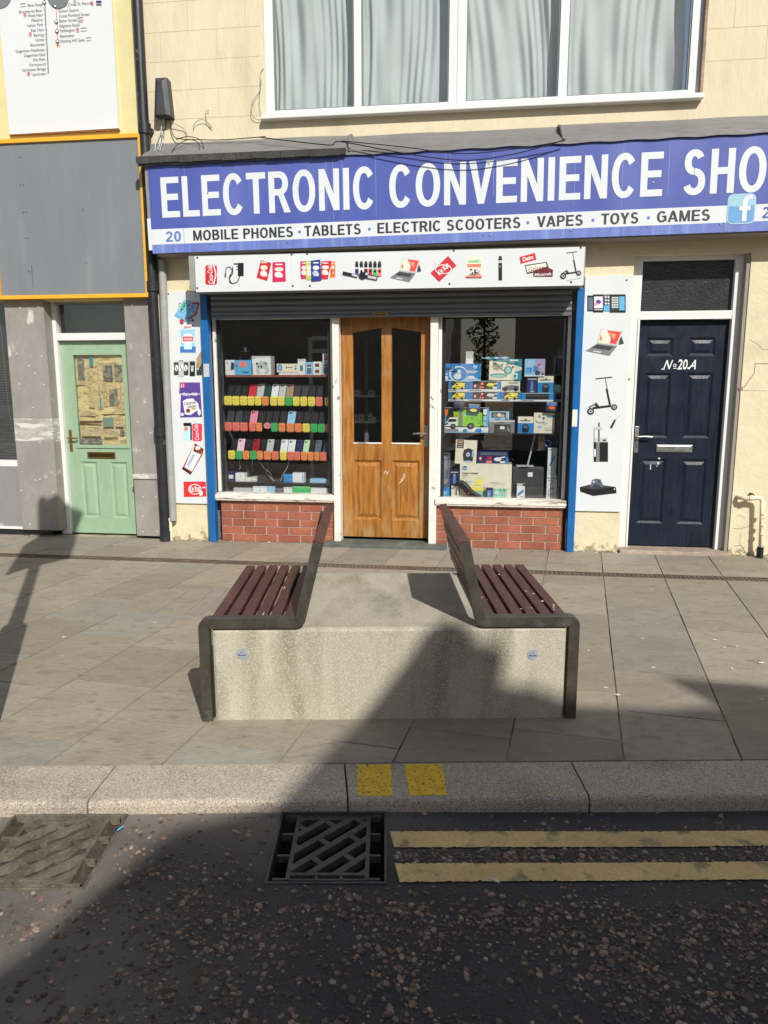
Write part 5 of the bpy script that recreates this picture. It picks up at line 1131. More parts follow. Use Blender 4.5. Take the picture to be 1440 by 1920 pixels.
for k, q in enumerate(((144, 672, 160, 712, news_pic), (192, 685, 212, 715, news_pic), (214, 684, 230, 715, news_pic), (204, 730, 222, 760, news_pic), (150, 822, 192, 832, news_pic), (167, 668, 175, 687, K['tl']), (187, 745, 191, 768, K['tl']), (193, 783, 214, 800, ink(120, 150, 130)), (225, 806, 234, 816, news_pic),
                       (162, 690, 178, 764, newsprint), (181, 672, 189, 740, newsprint), (192, 718, 203, 762, newsprint), (144, 714, 160, 722, newsprint), (224, 718, 231, 770, newsprint), (150, 790, 190, 794, K['br']), (152, 798, 190, 818, newsprint), (195, 804, 222, 820, newsprint), (150, 770, 180, 780, newsprint), (216, 782, 232, 800, newsprint))): pp(*q[:4], q[4], k)
part(m, 'newspaper', gd)
# big grey board with amber frame
t = thing('blank_sign_board', 'large blank grey board in an amber frame above the green door', 'sign', (-3.0, -.05, 2.31))
z0, z1 = 2.312, 3.725
part(B(-3.66, -2.20, -.092, 0, z0+.02, z1-.02, grey_board), 'board', t)
m = MB(); m.box(-3.70, -2.178, -.112, 0, z1-.036, z1, yellow_trim); m.box(-3.70, -2.178, -.112, -.001, z0-.004, z0+.030, yellow_trim); m.box(-3.70, -3.664, -.111, 0, z0+.03, z1-.036, yellow_trim); m.box(-2.210, -2.178, -.111, 0, z0+.03, z1-.036, yellow_trim)
part(m, 'frame', t, bevel=.002)
studs(t, 'nail_head', [(fp(u, v, .092)[0], -.092, fp(u, v, .092)[1]) for u, v in ((36, 295), (41, 295), (39, 347), (44, 347), (44, 398), (49, 398), (48, 447), (53, 447), (54, 509), (60, 509), (155, 393), (162, 493), (57, 554), (63, 554), (258, 340))], .006, .003, K['dg'])
part(B(-3.335, -3.332, -.0935, -.092, 2.42, 2.62, K['dg']), 'scratch', t)
t2 = thing('pale_green_sign', 'sliver of a pale green sign board at the far left edge', 'sign', (-4.4, -.04, 2.31)); part(B(-5.4, -3.705, -.08, 0, 2.33, 2.95, ink(170, 205, 160)).box(-5.4, -3.705, -.081, 0, 2.951, 3.7, grey_board), 'board', t2)
part(B(-5.4, -3.705, -.10, 0, 2.308, 2.329, yellow_trim), 'frame', t2)
# white station list board
t = thing('station_list_board', 'white board listing underground stations on the yellow wall', 'sign', (-2.95, -.03, 3.79))
q0 = fp(18, 252, .03); q1 = fp(222, 243, .03)
rustc = mat('rust_edge', (.22, .10, .04), .9, var=.3, sc1=20)
m = MB(); m.prism([(q0[0]+.0, q0[1]), (q1[0], q1[1]+.012), (q1[0]+.005, 5.6), (q0[0]-.02, 5.6)], -.03, -.002, sign_white); m.box(q0[0]-.004, q1[0]+.004, -.028, -.003, q0[1]-.008, q0[1]+.002, rustc); part(m, 'board', t)
def mt_(s, u, v, al, hpx=4.7):
    m = MB(); a = fp(u, v, .03); k = .00525; text(m, s, a[0], a[1]-hpx*k*.5, hpx*k, -.0312, K['txt'], width=None, bold=.004, align=al); part(m, 'station_name', t)
L1 = [('Bow Road', 79, 7.5), ('Bromley-by-Bow', 79, 18.5), ('West Ham', 80, 27), ('Plaistow', 80.5, 36), ('Upton Park', 81, 45), ('East Ham', 82, 54.6), ('Barking', 82.3, 64), ('Upney', 82.8, 73), ('Becontree', 83.2, 82), ('Dagenham Heathway', 84, 92), ('Dagenham East', 84.5, 101), ('Elm Park', 85, 110), ('Hornchurch', 85.8, 119), ('Upminster Bridge', 86, 128), ('Upminster', 86.5, 137)]
for s, u, v in L1: mt_(s, u, v+1, 'R')
for s, u, v in (("King's Cross St. Pancras", 111, 9), ('Euston Square', 110.5, 20), ('Great Portland Street', 111, 29.5), ('Baker Street', 111.5, 38.5), ('Edgware Road', 112, 48), ('Paddington', 112.5, 57), ('Bayswater', 113, 67), ('Notting Hill Gate', 113.5, 76.5)): mt_(s, u, v+1, 'L')
p = Pic(.0305); p.line([(83, -12), (91, 137)], 1.4, ink(40, 80, 90)); p.line([(104, -10), (109, 84)], 1.4, ink(225, 130, 60)); p.poly([(105.5, 84), (112.5, 84), (109, 90)], ink(225, 130, 60))
for s, u, v in L1: p.line([(u+3, v+.5), (u+6, v+.5)], .9, ink(40, 80, 90))
for u, v in ((83.5, 5), (104.5, 12), (106.3, 41), (107.7, 59), (108.8, 78)):
    p.poly([(u-4, v), (u, v-4), (u+4, v), (u, v+4)], K['k']); p.disc(u, v, 2.2, 2.2, K['w'], 10)
def rail(u, v): p.line([(u-3, v-1.5), (u+3, v-1.5)], 1.2, K['r']); p.line([(u-3, v+1.5), (u+3, v+1.5)], 1.2, K['r']); p.line([(u-2, v-2), (u+2, v+2)], 1.1, K['r'])
for u, v in ((48, 28), (58, 64), (55, 138), (174, 6.5), (147, 56), (142, 0)): rail(u, v)
p.rect(182, 3, 192, 7.5, ink(30, 50, 90)); p.line([(40, 9.5), (50, 8.5)], 1.6, K['dg']); p.line([(153, 55), (164, 54)], 1.6, K['dg']); p.line([(163, 73), (173, 72.5)], 1.6, K['br']); p.line([(147, 36), (157, 35)], 2, K['br']); p.line([(148, 39), (158, 38)], 1.4, K['pk'])
p.done('line_diagram', t)
for u, v, r in ((-1, -12, 23), (109, -8, 20)):
    a = fp(u, v, .034); m = MB(); m.prism([(a[0]+r*.0052*cos(k*pi/16), a[1]+r*.0052*sin(k*pi/16)) for k in range(32)], -.036, -.0335, K['g']); part(m, 'roundel_cover', t)

# ================================================================== PIPES, JUNCTION BOX, CABLES
t = thing('downpipe', 'tall black downpipe between the two buildings', 'downpipe', (-2.148, -.08, 0))
m = MB(); m.tube([(-2.165, -.075, 6.4), (-2.150, -.078, .09)], .046, black_iron, 14); part(m, 'pipe', t)
for z in (3.72, 2.36, 1.02): m = MB(); m.tube([(-2.153, -.078, z), (-2.153, -.078, z+.09)], .056, black_iron, 14); m.box(-2.20, -2.10, -.05, 0, z+.03, z+.06, black_iron); part(m, 'collar', t)
m = MB(); m.tube([(-2.150, -.078, .10), (-2.150, -.085, .0)], .052, black_iron, 12); part(m, 'shoe', t)
t = thing('downpipe', 'grey waste pipe right of the black downpipe', 'downpipe', (-2.078, -.055, 0))
m = MB(); m.tube([(-2.06, -.05, 2.64), (-2.072, -.055, 1.5), (-2.075, -.055, .20)], .036, grey_pipe_m, 12); part(m, 'pipe', t)
m = MB(); m.box(-2.128, -2.114, -.05, 0, .25, 2.4, cream_pipe_m); part(m, 'cover_strip', t)
t = thing('stub_pipe', 'short cream pipe stub at the foot of the grey waste pipe', 'pipe', (-2.10, -.06, 0))
m = MB(); m.tube([(-2.105, -.06, .0), (-2.105, -.06, .20)], .020, cream_pipe_m, 10); m.tube([(-2.105, -.06, .20), (-2.108, -.06, .225)], .026, cream_pipe_m, 10); part(m, 'pipe', t)
t = thing('waste_pipe', 'cream elbowed waste pipe on the wall right of the navy door', 'pipe', (3.3, -.07, 0))
a = fp(1386, 932, .02); b = fp(1430, 934, .09); c = fp(1425, 1036, .09)
P0 = [(a[0]-.01, .0, a[1]), (a[0]+.00, -.05, a[1]), (a[0]+.03, -.085, a[1]), (b[0]-.035, -.09, b[1]+.002), (b[0]-.008, -.09, b[1]-.006), (b[0]+.0, -.09, b[1]-.035), (c[0]+.0, -.09, .09)]
m = MB(); m.tube(P0, .0195, cream_pipe_m, 12); part(m, 'pipe', t)
m = MB(); m.tube([(b[0]-.10, -.09, b[1]+.001), (b[0]-.085, -.09, b[1]+.001)], .025, cream_pipe_m, 12); m.tube([(a[0]+.06, -.09, a[1]), (a[0]+.068, -.09, a[1])], .025, cream_pipe_m, 12)
for z in (.40, .30, .225): m.tube([(c[0]+.0, -.09, z), (c[0]+.0, -.09, z-.012)], .026, cream_pipe_m, 12)
m.box(a[0]+.09, a[0]+.10, -.09, 0, a[1]-.005, a[1]+.04, rust_iron); part(m, 'collars', t)
m = MB(); m.tube([(c[0], -.09, .10), (c[0], -.09, -.01)], .028, K['k'], 12); part(m, 'ground_socket', t)
t = thing('junction_box', 'dark grey tapered cable box on the cream wall beside the black downpipe', 'junction box', (-1.95, -.05, 4.0))
a = [fp(u, v, .09) for u, v in ((291, 146), (313, 145), (321, 218), (289, 219))]
m = MB(); back = [(p[0]+(.012 if i in (0, 3) else -.004), 0, p[1]) for i, p in enumerate(a)]; fc_ = [(p[0], -.09, p[1]) for p in a]
ctr = [(p[0]+(.03 if i in (0, 3) else -.04), -.115, p[1]+(-.04 if i < 2 else .01)) for i, p in enumerate(a)]
m.mesh(back+fc_+ctr, [(0, 1, 5, 4), (1, 2, 6, 5), (2, 3, 7, 6), (3, 0, 4, 7), (4, 5, 9, 8), (5, 6, 10, 9), (6, 7, 11, 10), (7, 4, 8, 11)], mat('box_grey_plastic', (.045, .048, .055), .55, var=.1)); part(m, 'case', t, bevel=.004)
m = MB(); m.mesh(ctr+[(p[0], p[1]+.02, p[2]) for p in ctr], [(0, 1, 2, 3), (4, 5, 6, 7), (0, 1, 5, 4), (2, 3, 7, 6), (1, 2, 6, 5), (3, 0, 4, 7)], MATS['box_grey_plastic']); part(m, 'lid', t)
def cable(name, label, pts, r, mt, cat='cable', group=None):
    P = []
    for u, v, off in pts: s, z = fp(u, v, off); P.append(Vector((s, -off, z)))
    Q = []
    for i in range(len(P)-1):
        p0, p1, p2, p3 = P[max(i-1, 0)], P[i], P[i+1], P[min(i+2, len(P)-1)]
        for k in range(6):
            t_2 = k/6; Q.append(.5*((2*p1)+(p2-p0)*t_2+(2*p0-5*p1+4*p2-p3)*t_2*t_2+(3*p1-p0-3*p2+p3)*t_2**3))
    Q.append(P[-1]); m = MB(); m.tube(Q, r, mt, 6); return solo(m, name, label, cat, tuple(Q[0]), group=group)
wgrey = K['lg']
G_ = 'cables hanging from the junction box'
cable('cable', 'pale cable dropping straight from the box to the sign corner', [(298, 219, .05), (303, 240, .03), (294, 262, .05), (289, 292, .1)], .0045, wgrey, group=G_)
cable('cable', 'pale cable bundled left of centre under the junction box', [(303, 219, .05), (308, 245, .02), (300, 270, .05), (293, 290, .1)], .0045, wgrey, group=G_)
cable('cable', 'pale twisted cable at the middle of the bundle under the junction box', [(309, 219, .05), (302, 240, .03), (305, 262, .04), (297, 288, .1)], .004, wgrey, group=G_)
cable('cable', 'thin dark cable crossing the pale bundle under the box', [(314, 219, .05), (306, 250, .03), (300, 275, .08), (292, 290, .12)], .003, K['k'], group=G_)
cable('cable', 'dark cable curling right from the box along the lead flashing', [(318, 222, .05), (324, 252, .03), (336, 260, .04), (372, 262, .05), (420, 262, .05), (498, 256, .08)], .004, K['k'], group=G_)
cable('cable', 'dark looping cable end hanging over the lead flashing', [(330, 262, .04), (352, 256, .06), (375, 262, .08), (382, 280, .1), (374, 284, .12), (372, 268, .1), (352, 262, .06), (330, 274, .1), (322, 286, .14)], .0035, K['k'], group=G_)
cable('cable', 'short pale cable from the box arcing down to the wall', [(320, 228, .05), (345, 242, .02), (350, 254, .02)], .003, K['g'], group=G_)
cable('cable', 'thin wire loop stapled to the wall right of the junction box', [(362, 245, .01), (366, 230, .03), (380, 224, .03), (392, 232, .02), (398, 240, .02), (388, 228, .02), (386, 210, .02), (392, 207, .02)], .0025, K['g'])
cable('cable', 'long black cable sagging across the top of the blue sign', [(484, 257, .12), (560, 266, .2), (620, 272, .29), (640, 266, .30), (750, 286, .31), (840, 299, .31), (900, 299, .31), (980, 285, .31), (1060, 262, .30)], .0045, K['k'])
cable('cable', 'second black cable running just above the sagging one', [(640, 264, .30), (760, 276, .31), (860, 288, .31), (960, 280, .31), (1058, 264, .30)], .004, K['k'])
cable('cable', 'thin wire trailing down the wall beside the upper window', [(494, 128, .01), (488, 140, .01), (487, 170, .02), (474, 190, .03), (472, 215, .03), (486, 225, .02), (492, 215, .02), (486, 200, .02), (490, 150, .01)], .0025, K['g'])
# ================================================================== THE DISPLAY WINDOWS
def shelf(name, label, s0, s1, y0, y1, zt, th, mt): return solo(B(s0, s1, y0, y1, zt-th, zt, mt), name, label, 'shelf', ((s0+s1)/2, (y0+y1)/2, zt-th))
def zat(v, y, u=720): return fp(u, v, -y)[1]
def goods(name, label, cat, u0, v0, u1, v1, y, dep, col, art=(), side=None, zb=None, group=None, tilt=0, mt=None):
    """a carton: front at depth y, printed with small pictures; art in 0..1 across and up the front"""
    vm = (v0+v1)/2; s0 = fp(u0, vm, -y)[0]; s1 = fp(u1, vm, -y)[0]; um = (u0+u1)/2
    z1 = fp(um, v0, -y)[1]; z0 = zb if zb is not None else fp(um, v1, -y)[1]
    m = MB(); m.box(s0, s1, y, y+dep, z0, z1, K[side or col]); W_, H_ = s1-s0, z1-z0; k = 0
    m.rect(s0+.0005, s1-.0005, z0+.0005, z1-.0005, y-.0006, K[col])
    X = lambda a, b: (s0+a*W_, z0+b*H_)
    for A_ in art:
        k += 1; yy = y-.0012-.0004*k; c_ = K[A_[-1]]
        if A_[0] == 'r': a, b = X(A_[1], A_[2]); c, d = X(A_[3], A_[4]); m.rect(a, c, b, d, yy, c_)
        elif A_[0] == 'd': a, b = X(A_[1], A_[2]); m.disc(a, b, A_[3]*W_, A_[4]*H_, yy, c_, 14)
        elif A_[0] == 'p': m.poly([X(*q) for q in A_[1]], yy, c_)
        elif A_[0] == 'l':
            for (a, b), (c, d) in zip(A_[1], A_[1][1:]):
                p, q = Vector(X(a, b)), Vector(X(c, d)); dd = (q-p).normalized(); n = Vector((-dd.y, dd.x))*A_[2]*H_/2
                m.poly([tuple(p-n), tuple(q-n), tuple(q+n), tuple(p+n)], yy, c_)
        elif A_[0] == 't': a, b = X(A_[2], A_[3]); text(m, A_[1], a, b, A_[4]*H_, yy, c_, width=A_[5]*W_, bold=.02)
        elif A_[0] == 'n':                       # n small scattered marks in a region, standing for fine print
            r3 = random.Random(int(A_[5]*7+k))
            for _ in range(A_[5]):
                a = A_[1]+(A_[3]-A_[1])*r3.random(); b = A_[2]+(A_[4]-A_[2])*r3.random(); w2 = r3.uniform(.03, .10); p, q = X(a, b); m.rect(p, p+w2*W_, q, q+max(.002, .03*H_), yy, c_)
    o = solo(m, name, label, cat, ((s0+s1)/2, y, z0), group=group, rot=Matrix.Rotation(radians(tilt), 4, 'Y') if tilt else None)
    return o
# ---- right window shelves
yS = .17
zA = zat(752.5, yS-.02, 950); zB_ = zat(812, yS-.02, 940); z0R = .448
shelf('glass_shelf', 'upper dark shelf in the right window, carrying the boxed toy cars', .56, 1.60, .13, .50, zA, .012, black_pl)
shelf('glass_shelf', 'lower dark shelf in the right window, under the toy truck box', .56, 1.60, .13, .50, zB_, .012, black_pl)
def carbox(u0, v0, u1, v1, zb, label, body='y', kind='van'):
    art = [('r', .0, .0, 1, .20, 'w'), ('r', .03, .05, .40, .15, 'g'), ('r', 0, .2, .13, 1, 'b'), ('r', .87, .2, 1, 1, 'b'), ('r', .0, .94, 1, 1, 'lg')]
    if kind == 'van': art += [('p', ((.18, .28), (.82, .28), (.84, .85), (.42, .88), (.30, .65), (.18, .5)), body), ('d', .30, .28, .07, .12, 'k'), ('d', .70, .28, .07, .12, 'k'), ('p', ((.36, .62), (.48, .62), (.48, .78), (.42, .78)), 'k'), ('l', ((.3, .42), (.5, .5), (.62, .4), (.8, .52)), .05, 'k')]
    elif kind == 'heli': art += [('r', .16, .40, .26, .68, 'r'), ('d', .21, .5, .03, .12, 'w'), ('r', .36, .60, .50, .84, 'r'), ('r', .41, .62, .45, .84, 'w'), ('p', ((.33, .28), (.50, .28), (.48, .48), (.35, .45)), 'sal'), ('d', .68, .60, .11, .20, 'w' if body != 'y' else 'y'), ('l', ((.66, .66), (.90, .75)), .12, 'w' if body != 'y' else 'y'), ('l', ((.55, .50), (.75, .50)), .06, 'k'), ('r', .75, .26, .88, .45, 'w')]
    elif kind == 'dark': art += [('r', .16, .32, .84, .62, 'k'), ('r', .22, .55, .75, .80, 'dg')]
    return goods('toy_box', label, 'toy box', u0, v0, u1, v1, yS, .09, 'dg', art, side='lg', zb=zb, group='boxed toy vehicles in the right window')
h1 = zat(734, yS, 900)
carbox(841, 734, 877.5, 752, zA, 'toy van box, bright yellow, leftmost on the upper right-window shelf')
carbox(878, 734, 939, 752, zA, 'long toy box with a white helicopter, on the upper shelf', 'w', 'heli')
carbox(939.5, 734, 976.5, 752, zA, 'toy van box, bright yellow, between the helicopter box and the dark box')
carbox(977.5, 737, 1037.5, 752, zA, 'long dark toy box under the blue rucksack box', 'k', 'dark')
carbox(1038.5, 736, 1064, 752, zA, 'short dim toy box at the right end of the upper shelf', 'k', 'dark')
carbox(841, 715, 877.5, 734, h1+.0005, 'shaded yellow toy van box directly under the blue box reading Sand')
carbox(878, 714, 939, 734, h1+.0005, 'long toy box with a yellow helicopter, stacked on the white helicopter one', 'y', 'heli')
h2 = zat(715, yS, 900)
h3 = zat(737, yS, 1000)
goods('toy_box', 'pale toy car carton stacked on the yellow van box', 'toy box', 939.5, 714, 975, 734, yS, .09, 'cr', [('p', ((.05, .1), (.95, .1), (.95, .5), (.6, .62), (.3, .55), (.05, .35)), 'slate'), ('d', .22, .22, .12, .22, 'k'), ('d', .78, .2, .1, .18, 'k'), ('r', .4, .75, .9, .85, 'g')], zb=h1+.0005)
goods('product_box', 'navy carton with a drinks bottle, left of the upper rucksack box', 'box', 988, 707, 1008, 737, yS+.005, .07, 'navy', [('r', .35, .15, .6, .6, 'sb'), ('d', .47, .68, .12, .08, 'sb'), ('r', .1, .84, .9, .90, 'lg'), ('r', .3, .05, .7, .12, 'lb')], zb=h3+.0005)
RUCK = [('r', 0, 0, 1, .62, 'b'), ('d', .5, .30, .24, .27, 'k'), ('d', .5, .36, .14, .14, 'slate'), ('r', .30, .05, .70, .30, 'k'), ('r', .12, .74, .8, .80, 'g'), ('d', .5, .82, .06, .06, 'dg')]
goods('product_box', 'blue and white rucksack carton, on the dark toy box', 'box', 1008.5, 705, 1038, 737, yS+.005, .08, 'cr', RUCK, zb=h3+.0005)
goods('toy_box', 'short pale green carton at the right end above the dim toy box', 'toy box', 1038.5, 720, 1063, 736, yS, .08, 'dg', [('r', .05, .1, .5, .9, 'mint'), ('r', .5, .2, .95, .7, 'slate')])
goods('toy_box', 'sky blue craft box reading Sand, top left of the right window', 'toy box', 829, 682, 901.5, 715, yS-.01, .14, 'b', [('r', 0, 0, 1, .1, 'lb'), ('d', .62, .12, .32, .16, 'lb'), ('d', .42, .42, .24, .46, 'w'), ('d', .44, .40, .21, .40, 'b'), ('d', .40, .28, .10, .18, 'w'), ('d', .44, .55, .05, .12, 'w'), ('d', .12, .20, .04, .10, 'w'), ('d', .12, .4, .03, .08, 'lb'), ('t', 'Sand', .05, .66, .18, .28, 'navy'), ('r', .62, .55, .92, .60, 'w'), ('r', .66, .46, .88, .51, 'w'), ('r', .80, .72, .90, .92, 'lb'), ('p', ((.66, .14), (.86, .14), (.82, .3), (.7, .3)), 'w'), ('n', .2, .5, .35, .6, 6, 'navy')], side='lg', zb=h2+.002)
goods('toy_box', 'teal and cream dinosaur craft box under a clear bag', 'toy box', 917, 673, 978, 713, yS-.01, .12, 'cr', [('p', ((0, .92), (.45, .85), (1, .62), (1, 1), (0, 1)), 'tl'), ('p', ((.78, 0), (1, 0), (1, .5), (.8, .4)), 'tl'), ('d', .30, .22, .26, .10, 'tl'), ('d', .30, .20, .22, .06, 'mint'), ('d', .58, .48, .13, .20, 'tl'), ('d', .58, .48, .08, .13, 'mint'), ('l', ((.1, .6), (.2, .8), (.3, .6), (.4, .75)), .04, 'g'), ('n', .08, .45, .38, .85, 26, 'g'), ('n', .5, .72, .85, .86, 10, 'navy'), ('d', .73, .62, .03, .05, 'k'), ('r', .72, .08, .88, .34, 'w'), ('d', .8, .2, .05, .08, 'tl'), ('r', .62, .9, .88, .97, 'w')], zb=zat(713, yS-.01, 950), tilt=.8)
goods('product_box', 'pale blue and violet gadget carton right of the dinosaur box', 'box', 984, 673, 1022, 703.5, yS-.005, .10, 'ppl', [('r', 0, 0, .5, 1, 'lb'), ('r', .42, .25, .66, .60, 'sb'), ('r', .05, .2, .35, .5, 'b'), ('d', .15, .30, .12, .14, 'sky'), ('d', .64, .20, .12, .14, 'dg'), ('d', .70, .68, .05, .06, 'r'), ('r', .85, .08, .93, .2, 'dg'), ('n', .72, .3, .9, .6, 8, 'w'), ('r', 0, .0, 1, .06, 'w')], zb=zat(706, yS, 1000)+.001)
goods('product_box', 'small white box standing on the box reading Sand', 'box', 873.5, 659, 887.5, 682, yS+.02, .06, 'lg', [('r', 0, 0, 1, .45, 'w')], zb=zat(682, yS, 880)+.001)
m = MB(); r2 = random.Random(14); a = fp(904, 672, -yS); b = fp(955, 668, -yS)
def bagf(u, v): return (a[0]+(b[0]-a[0])*u, yS+.10*v-.02, a[1]-.002+.022*sin(u*pi)*sin(v*pi)+.006*sin(u*17+v*9)+.012)
m.grid(bagf, 24, 8, clear_pl); m.grid(lambda u, v: (a[0]+(b[0]-a[0])*u, yS-.02+.01*sin(u*8), a[1]-.004+.014*v+.004*sin(u*21+v*3)), 24, 3, K['lb']); solo(m, 'plastic_bag', 'crumpled clear bag lying on top of the dinosaur craft box', 'bag', ((a[0]+b[0])/2, yS, a[1]))
# supports so nothing floats: clear risers under the upper cartons
def riser(u0, u1, zt, zb, y, label): s0 = fp(u0, 700, -y)[0]; s1 = fp(u1, 700, -y)[0]; solo(B(s0, s1, y, y+.05, zb, zt, clear_pl), 'acrylic_riser', label, 'display riser', ((s0+s1)/2, y, zb))
TRI = [('r', .05, .03, .95, .97, 'slate')]+[q for z in (.84, .60, .36) for q in (('p', ((.35, z-.06), (.68, z-.06), (.62, z+.06)), 'navy'),)]+[('r', .2, .18, .8, .2, 'dg')]
goods('product_box', 'tall grey carton with three dark triangles, high at the right', 'box', 1045, 655, 1065, 701, .30, .08, 'slate', TRI, side='dg')
shelf('glass_shelf', 'short high shelf under the grey triangle carton at the right', 1.50, 1.64, .25, .45, zat(701.5, .30, 1055), .01, K['g'])
# ---- lower shelf goods
TRK = [('r', 0, .0, 1, .22, 'w'), ('r', .0, .0, 1, .05, 'lb'), ('r', 0, .22, .035, 1, 'sky'), ('r', .965, .22, 1, 1, 'sky'), ('r', .035, .22, .965, .98, 'k'),
       ('p', ((.24, .82), (.36, .92), (.36, .30), (.33, .24), (.28, .30)), 'lime'), ('r', .36, .26, .44, .92, 'g'), ('p', ((.44, .92), (.86, .80), (.88, .30), (.78, .24), (.44, .26)), 'lime'), ('r', .47, .66, .74, .75, 'mint'), ('n', .48, .36, .8, .6, 12, 'gr'),
       ('p', ((.02, .26), (.10, .42), (.16, .60), (.33, .62), (.33, .26)), 'w'), ('p', ((.12, .42), (.31, .44), (.31, .54), (.15, .54)), 'k'), ('p', ((.02, .26), (.14, .34), (.12, .40), (.04, .34)), 'dg'), ('r', .29, .62, .34, .72, 'or'), ('p', ((.06, .70), (.11, .68), (.13, .92), (.05, .94)), 'or'), ('l', ((.07, .34), (.08, .68)), .04, 'sky'),
       ('d', .24, .26, .06, .10, 'k'), ('d', .62, .27, .075, .12, 'k'), ('d', .62, .27, .035, .06, 'g'), ('d', .24, .26, .03, .05, 'g'), ('r', .885, .72, .96, .94, 'w'), ('r', .885, .48, .96, .68, 'lb'), ('r', .885, .26, .96, .45, 'lb'), ('t', 'TRANSTERA', .06, .06, .10, .30, 'dg'), ('p', ((.45, .05), (.56, .05), (.54, .15), (.47, .15)), 'tl'), ('p', ((.72, .05), (.86, .05), (.84, .18), (.74, .16)), 'b')]
goods('toy_box', 'large open-fronted box holding a lime green and white toy dustcart', 'toy box', 829, 764, 916, 810, yS-.01, .16, 'lg', TRK, side='sky', zb=zB_+.0005)
HANG = [('r', 0, .0, 1, .12, 'lg'), ('r', .05, .5, .95, .88, 'sb2'), ('d', .5, .28, .30, .18, 'tan')]
carton_z = lambda v, u: zat(v, yS-.03, u)
goods('toy_card', 'small blue boxed toy car hanging at the left below the yellow van box', 'toy', 851, 750.5, 872, 766, yS-.05, .02, 'navy', [('r', 0, .92, 1, 1, 'lg'), ('r', .05, .5, .95, .86, 'slate'), ('r', .1, .1, .9, .45, 'dg')], group='carded toys hanging from the shelf')
goods('toy_card', 'small carded yellow toy car hanging over the dustcart box', 'toy', 877, 758, 898, 774, yS-.05, .02, 'navy', [('r', 0, .92, 1, 1, 'lg'), ('r', .05, .55, .95, .88, 'sb'), ('d', .5, .30, .32, .18, 'y')], group='carded toys hanging from the shelf', tilt=5)
goods('toy_card', 'small carded orange toy car hanging above the headphones box at the right', 'toy', 1023, 754, 1045, 771, yS-.05, .02, 'navy', [('r', 0, .92, 1, 1, 'lg'), ('r', .05, .60, .95, .88, 'sb'), ('d', .5, .38, .30, .18, 'or'), ('r', .0, 0, 1, .15, 'dg')], group='carded toys hanging from the shelf', tilt=5)
hz = zat(788, yS, 940)
goods('product_box', 'silver grey camera carton with a dark window, right of the dustcart', 'box', 917, 788, 965, 811, yS, .12, 'g', [('r', .0, .85, 1, 1, 'lg'), ('r', .2, .0, .85, .68, 'k'), ('d', .52, .40, .10, .14, 'w'), ('r', .25, .1, .8, .3, 'dg'), ('l', ((.72, .45), (.80, .1)), .06, 'lg'), ('r', .3, .78, .6, .84, 'dg')], zb=zB_+.0005)
goods('toy_box', 'pale blue dirt-bike toy box on top of the silver camera carton', 'toy box', 917, 771.5, 954.5, 788, yS, .08, 'lb', [('r', .12, .28, .85, .92, 'dg'), ('d', .3, .55, .12, .25, 'g'), ('d', .65, .5, .14, .22, 'tan'), ('d', .5, .6, .1, .2, 'cr'), ('r', .3, .05, .6, .18, 'b'), ('p', ((.78, .05), (.95, .05), (.9, .3)), 'navy')], zb=hz+.0005)
goods('product_box', 'blue and white rucksack carton, left of the white headphones box', 'box', 971, 781.5, 1000, 811, yS, .09, 'cr', RUCK, zb=zB_+.0005)
goods('product_box', 'white headphones carton on the lower shelf', 'box', 1001, 774, 1040, 811, yS, .10, 'cr', [('l', ((.08, .62), (.18, .52), (.38, .50), (.5, .58)), .03, 'k'), ('d', .26, .82, .05, .07, 'g'), ('d', .46, .74, .06, .08, 'slate'), ('d', .56, .48, .12, .06, 'lg'), ('d', .3, .32, .12, .07, 'lb'), ('r', .62, .78, 1, .86, 'tl'), ('r', .55, .15, .95, .17, 'g'), ('r', .55, .25, .95, .27, 'lg')], zb=zB_+.0005)
goods('product_box', 'plain slate grey carton upright at the right end of the lower shelf', 'box', 1044, 764, 1062, 811, .24, .1, 'slate', [('d', .8, .62, .06, .02, 'dg'), ('r', .15, .12, .85, .14, 'dg')], zb=zB_+.0005)
# ---- window floor goods
goods('product_box', 'small bright blue carton at the left foot of the right window', 'box', 828, 913, 843, 932, yS, .10, 'b', [('d', .35, .4, .2, .25, 'lb'), ('p', ((.5, .2), (.9, .3), (.8, .8), (.6, .7)), 'sky')], zb=z0R+.0005)
goods('product_box', 'tall slate grey carton standing on the small bright blue one', 'box', 827, 850, 843.5, 913, yS, .08, 'slate', [('r', .45, .25, .5, .85, 'lg'), ('r', .3, .45, .35, .8, 'lg'), ('r', .62, .5, .67, .9, 'lg'), ('d', .4, .88, .08, .02, 'w'), ('n', .2, .05, .7, .22, 20, 'lg'), ('r', .1, .95, .9, .98, 'k')], zb=zat(913, yS, 835)+.001)
goods('product_box', 'small white carton under the lower navy bottle carton', 'box', 846, 911, 860, 933, yS, .08, 'cr', [('r', .5, .15, .8, .75, 'lg'), ('r', .6, .2, .75, .7, 'k'), ('r', .1, .7, .35, .85, 'g')], zb=z0R+.0005)
goods('product_box', 'navy carton with a violet bottle beside the white printer box', 'box', 843.5, 881, 860, 911, yS+.005, .07, 'navy', [('r', .35, .15, .7, .55, 'sb'), ('d', .52, .65, .14, .1, 'ppl'), ('r', .1, .82, .9, .88, 'lg')], zb=zat(911, yS, 850)+.001)
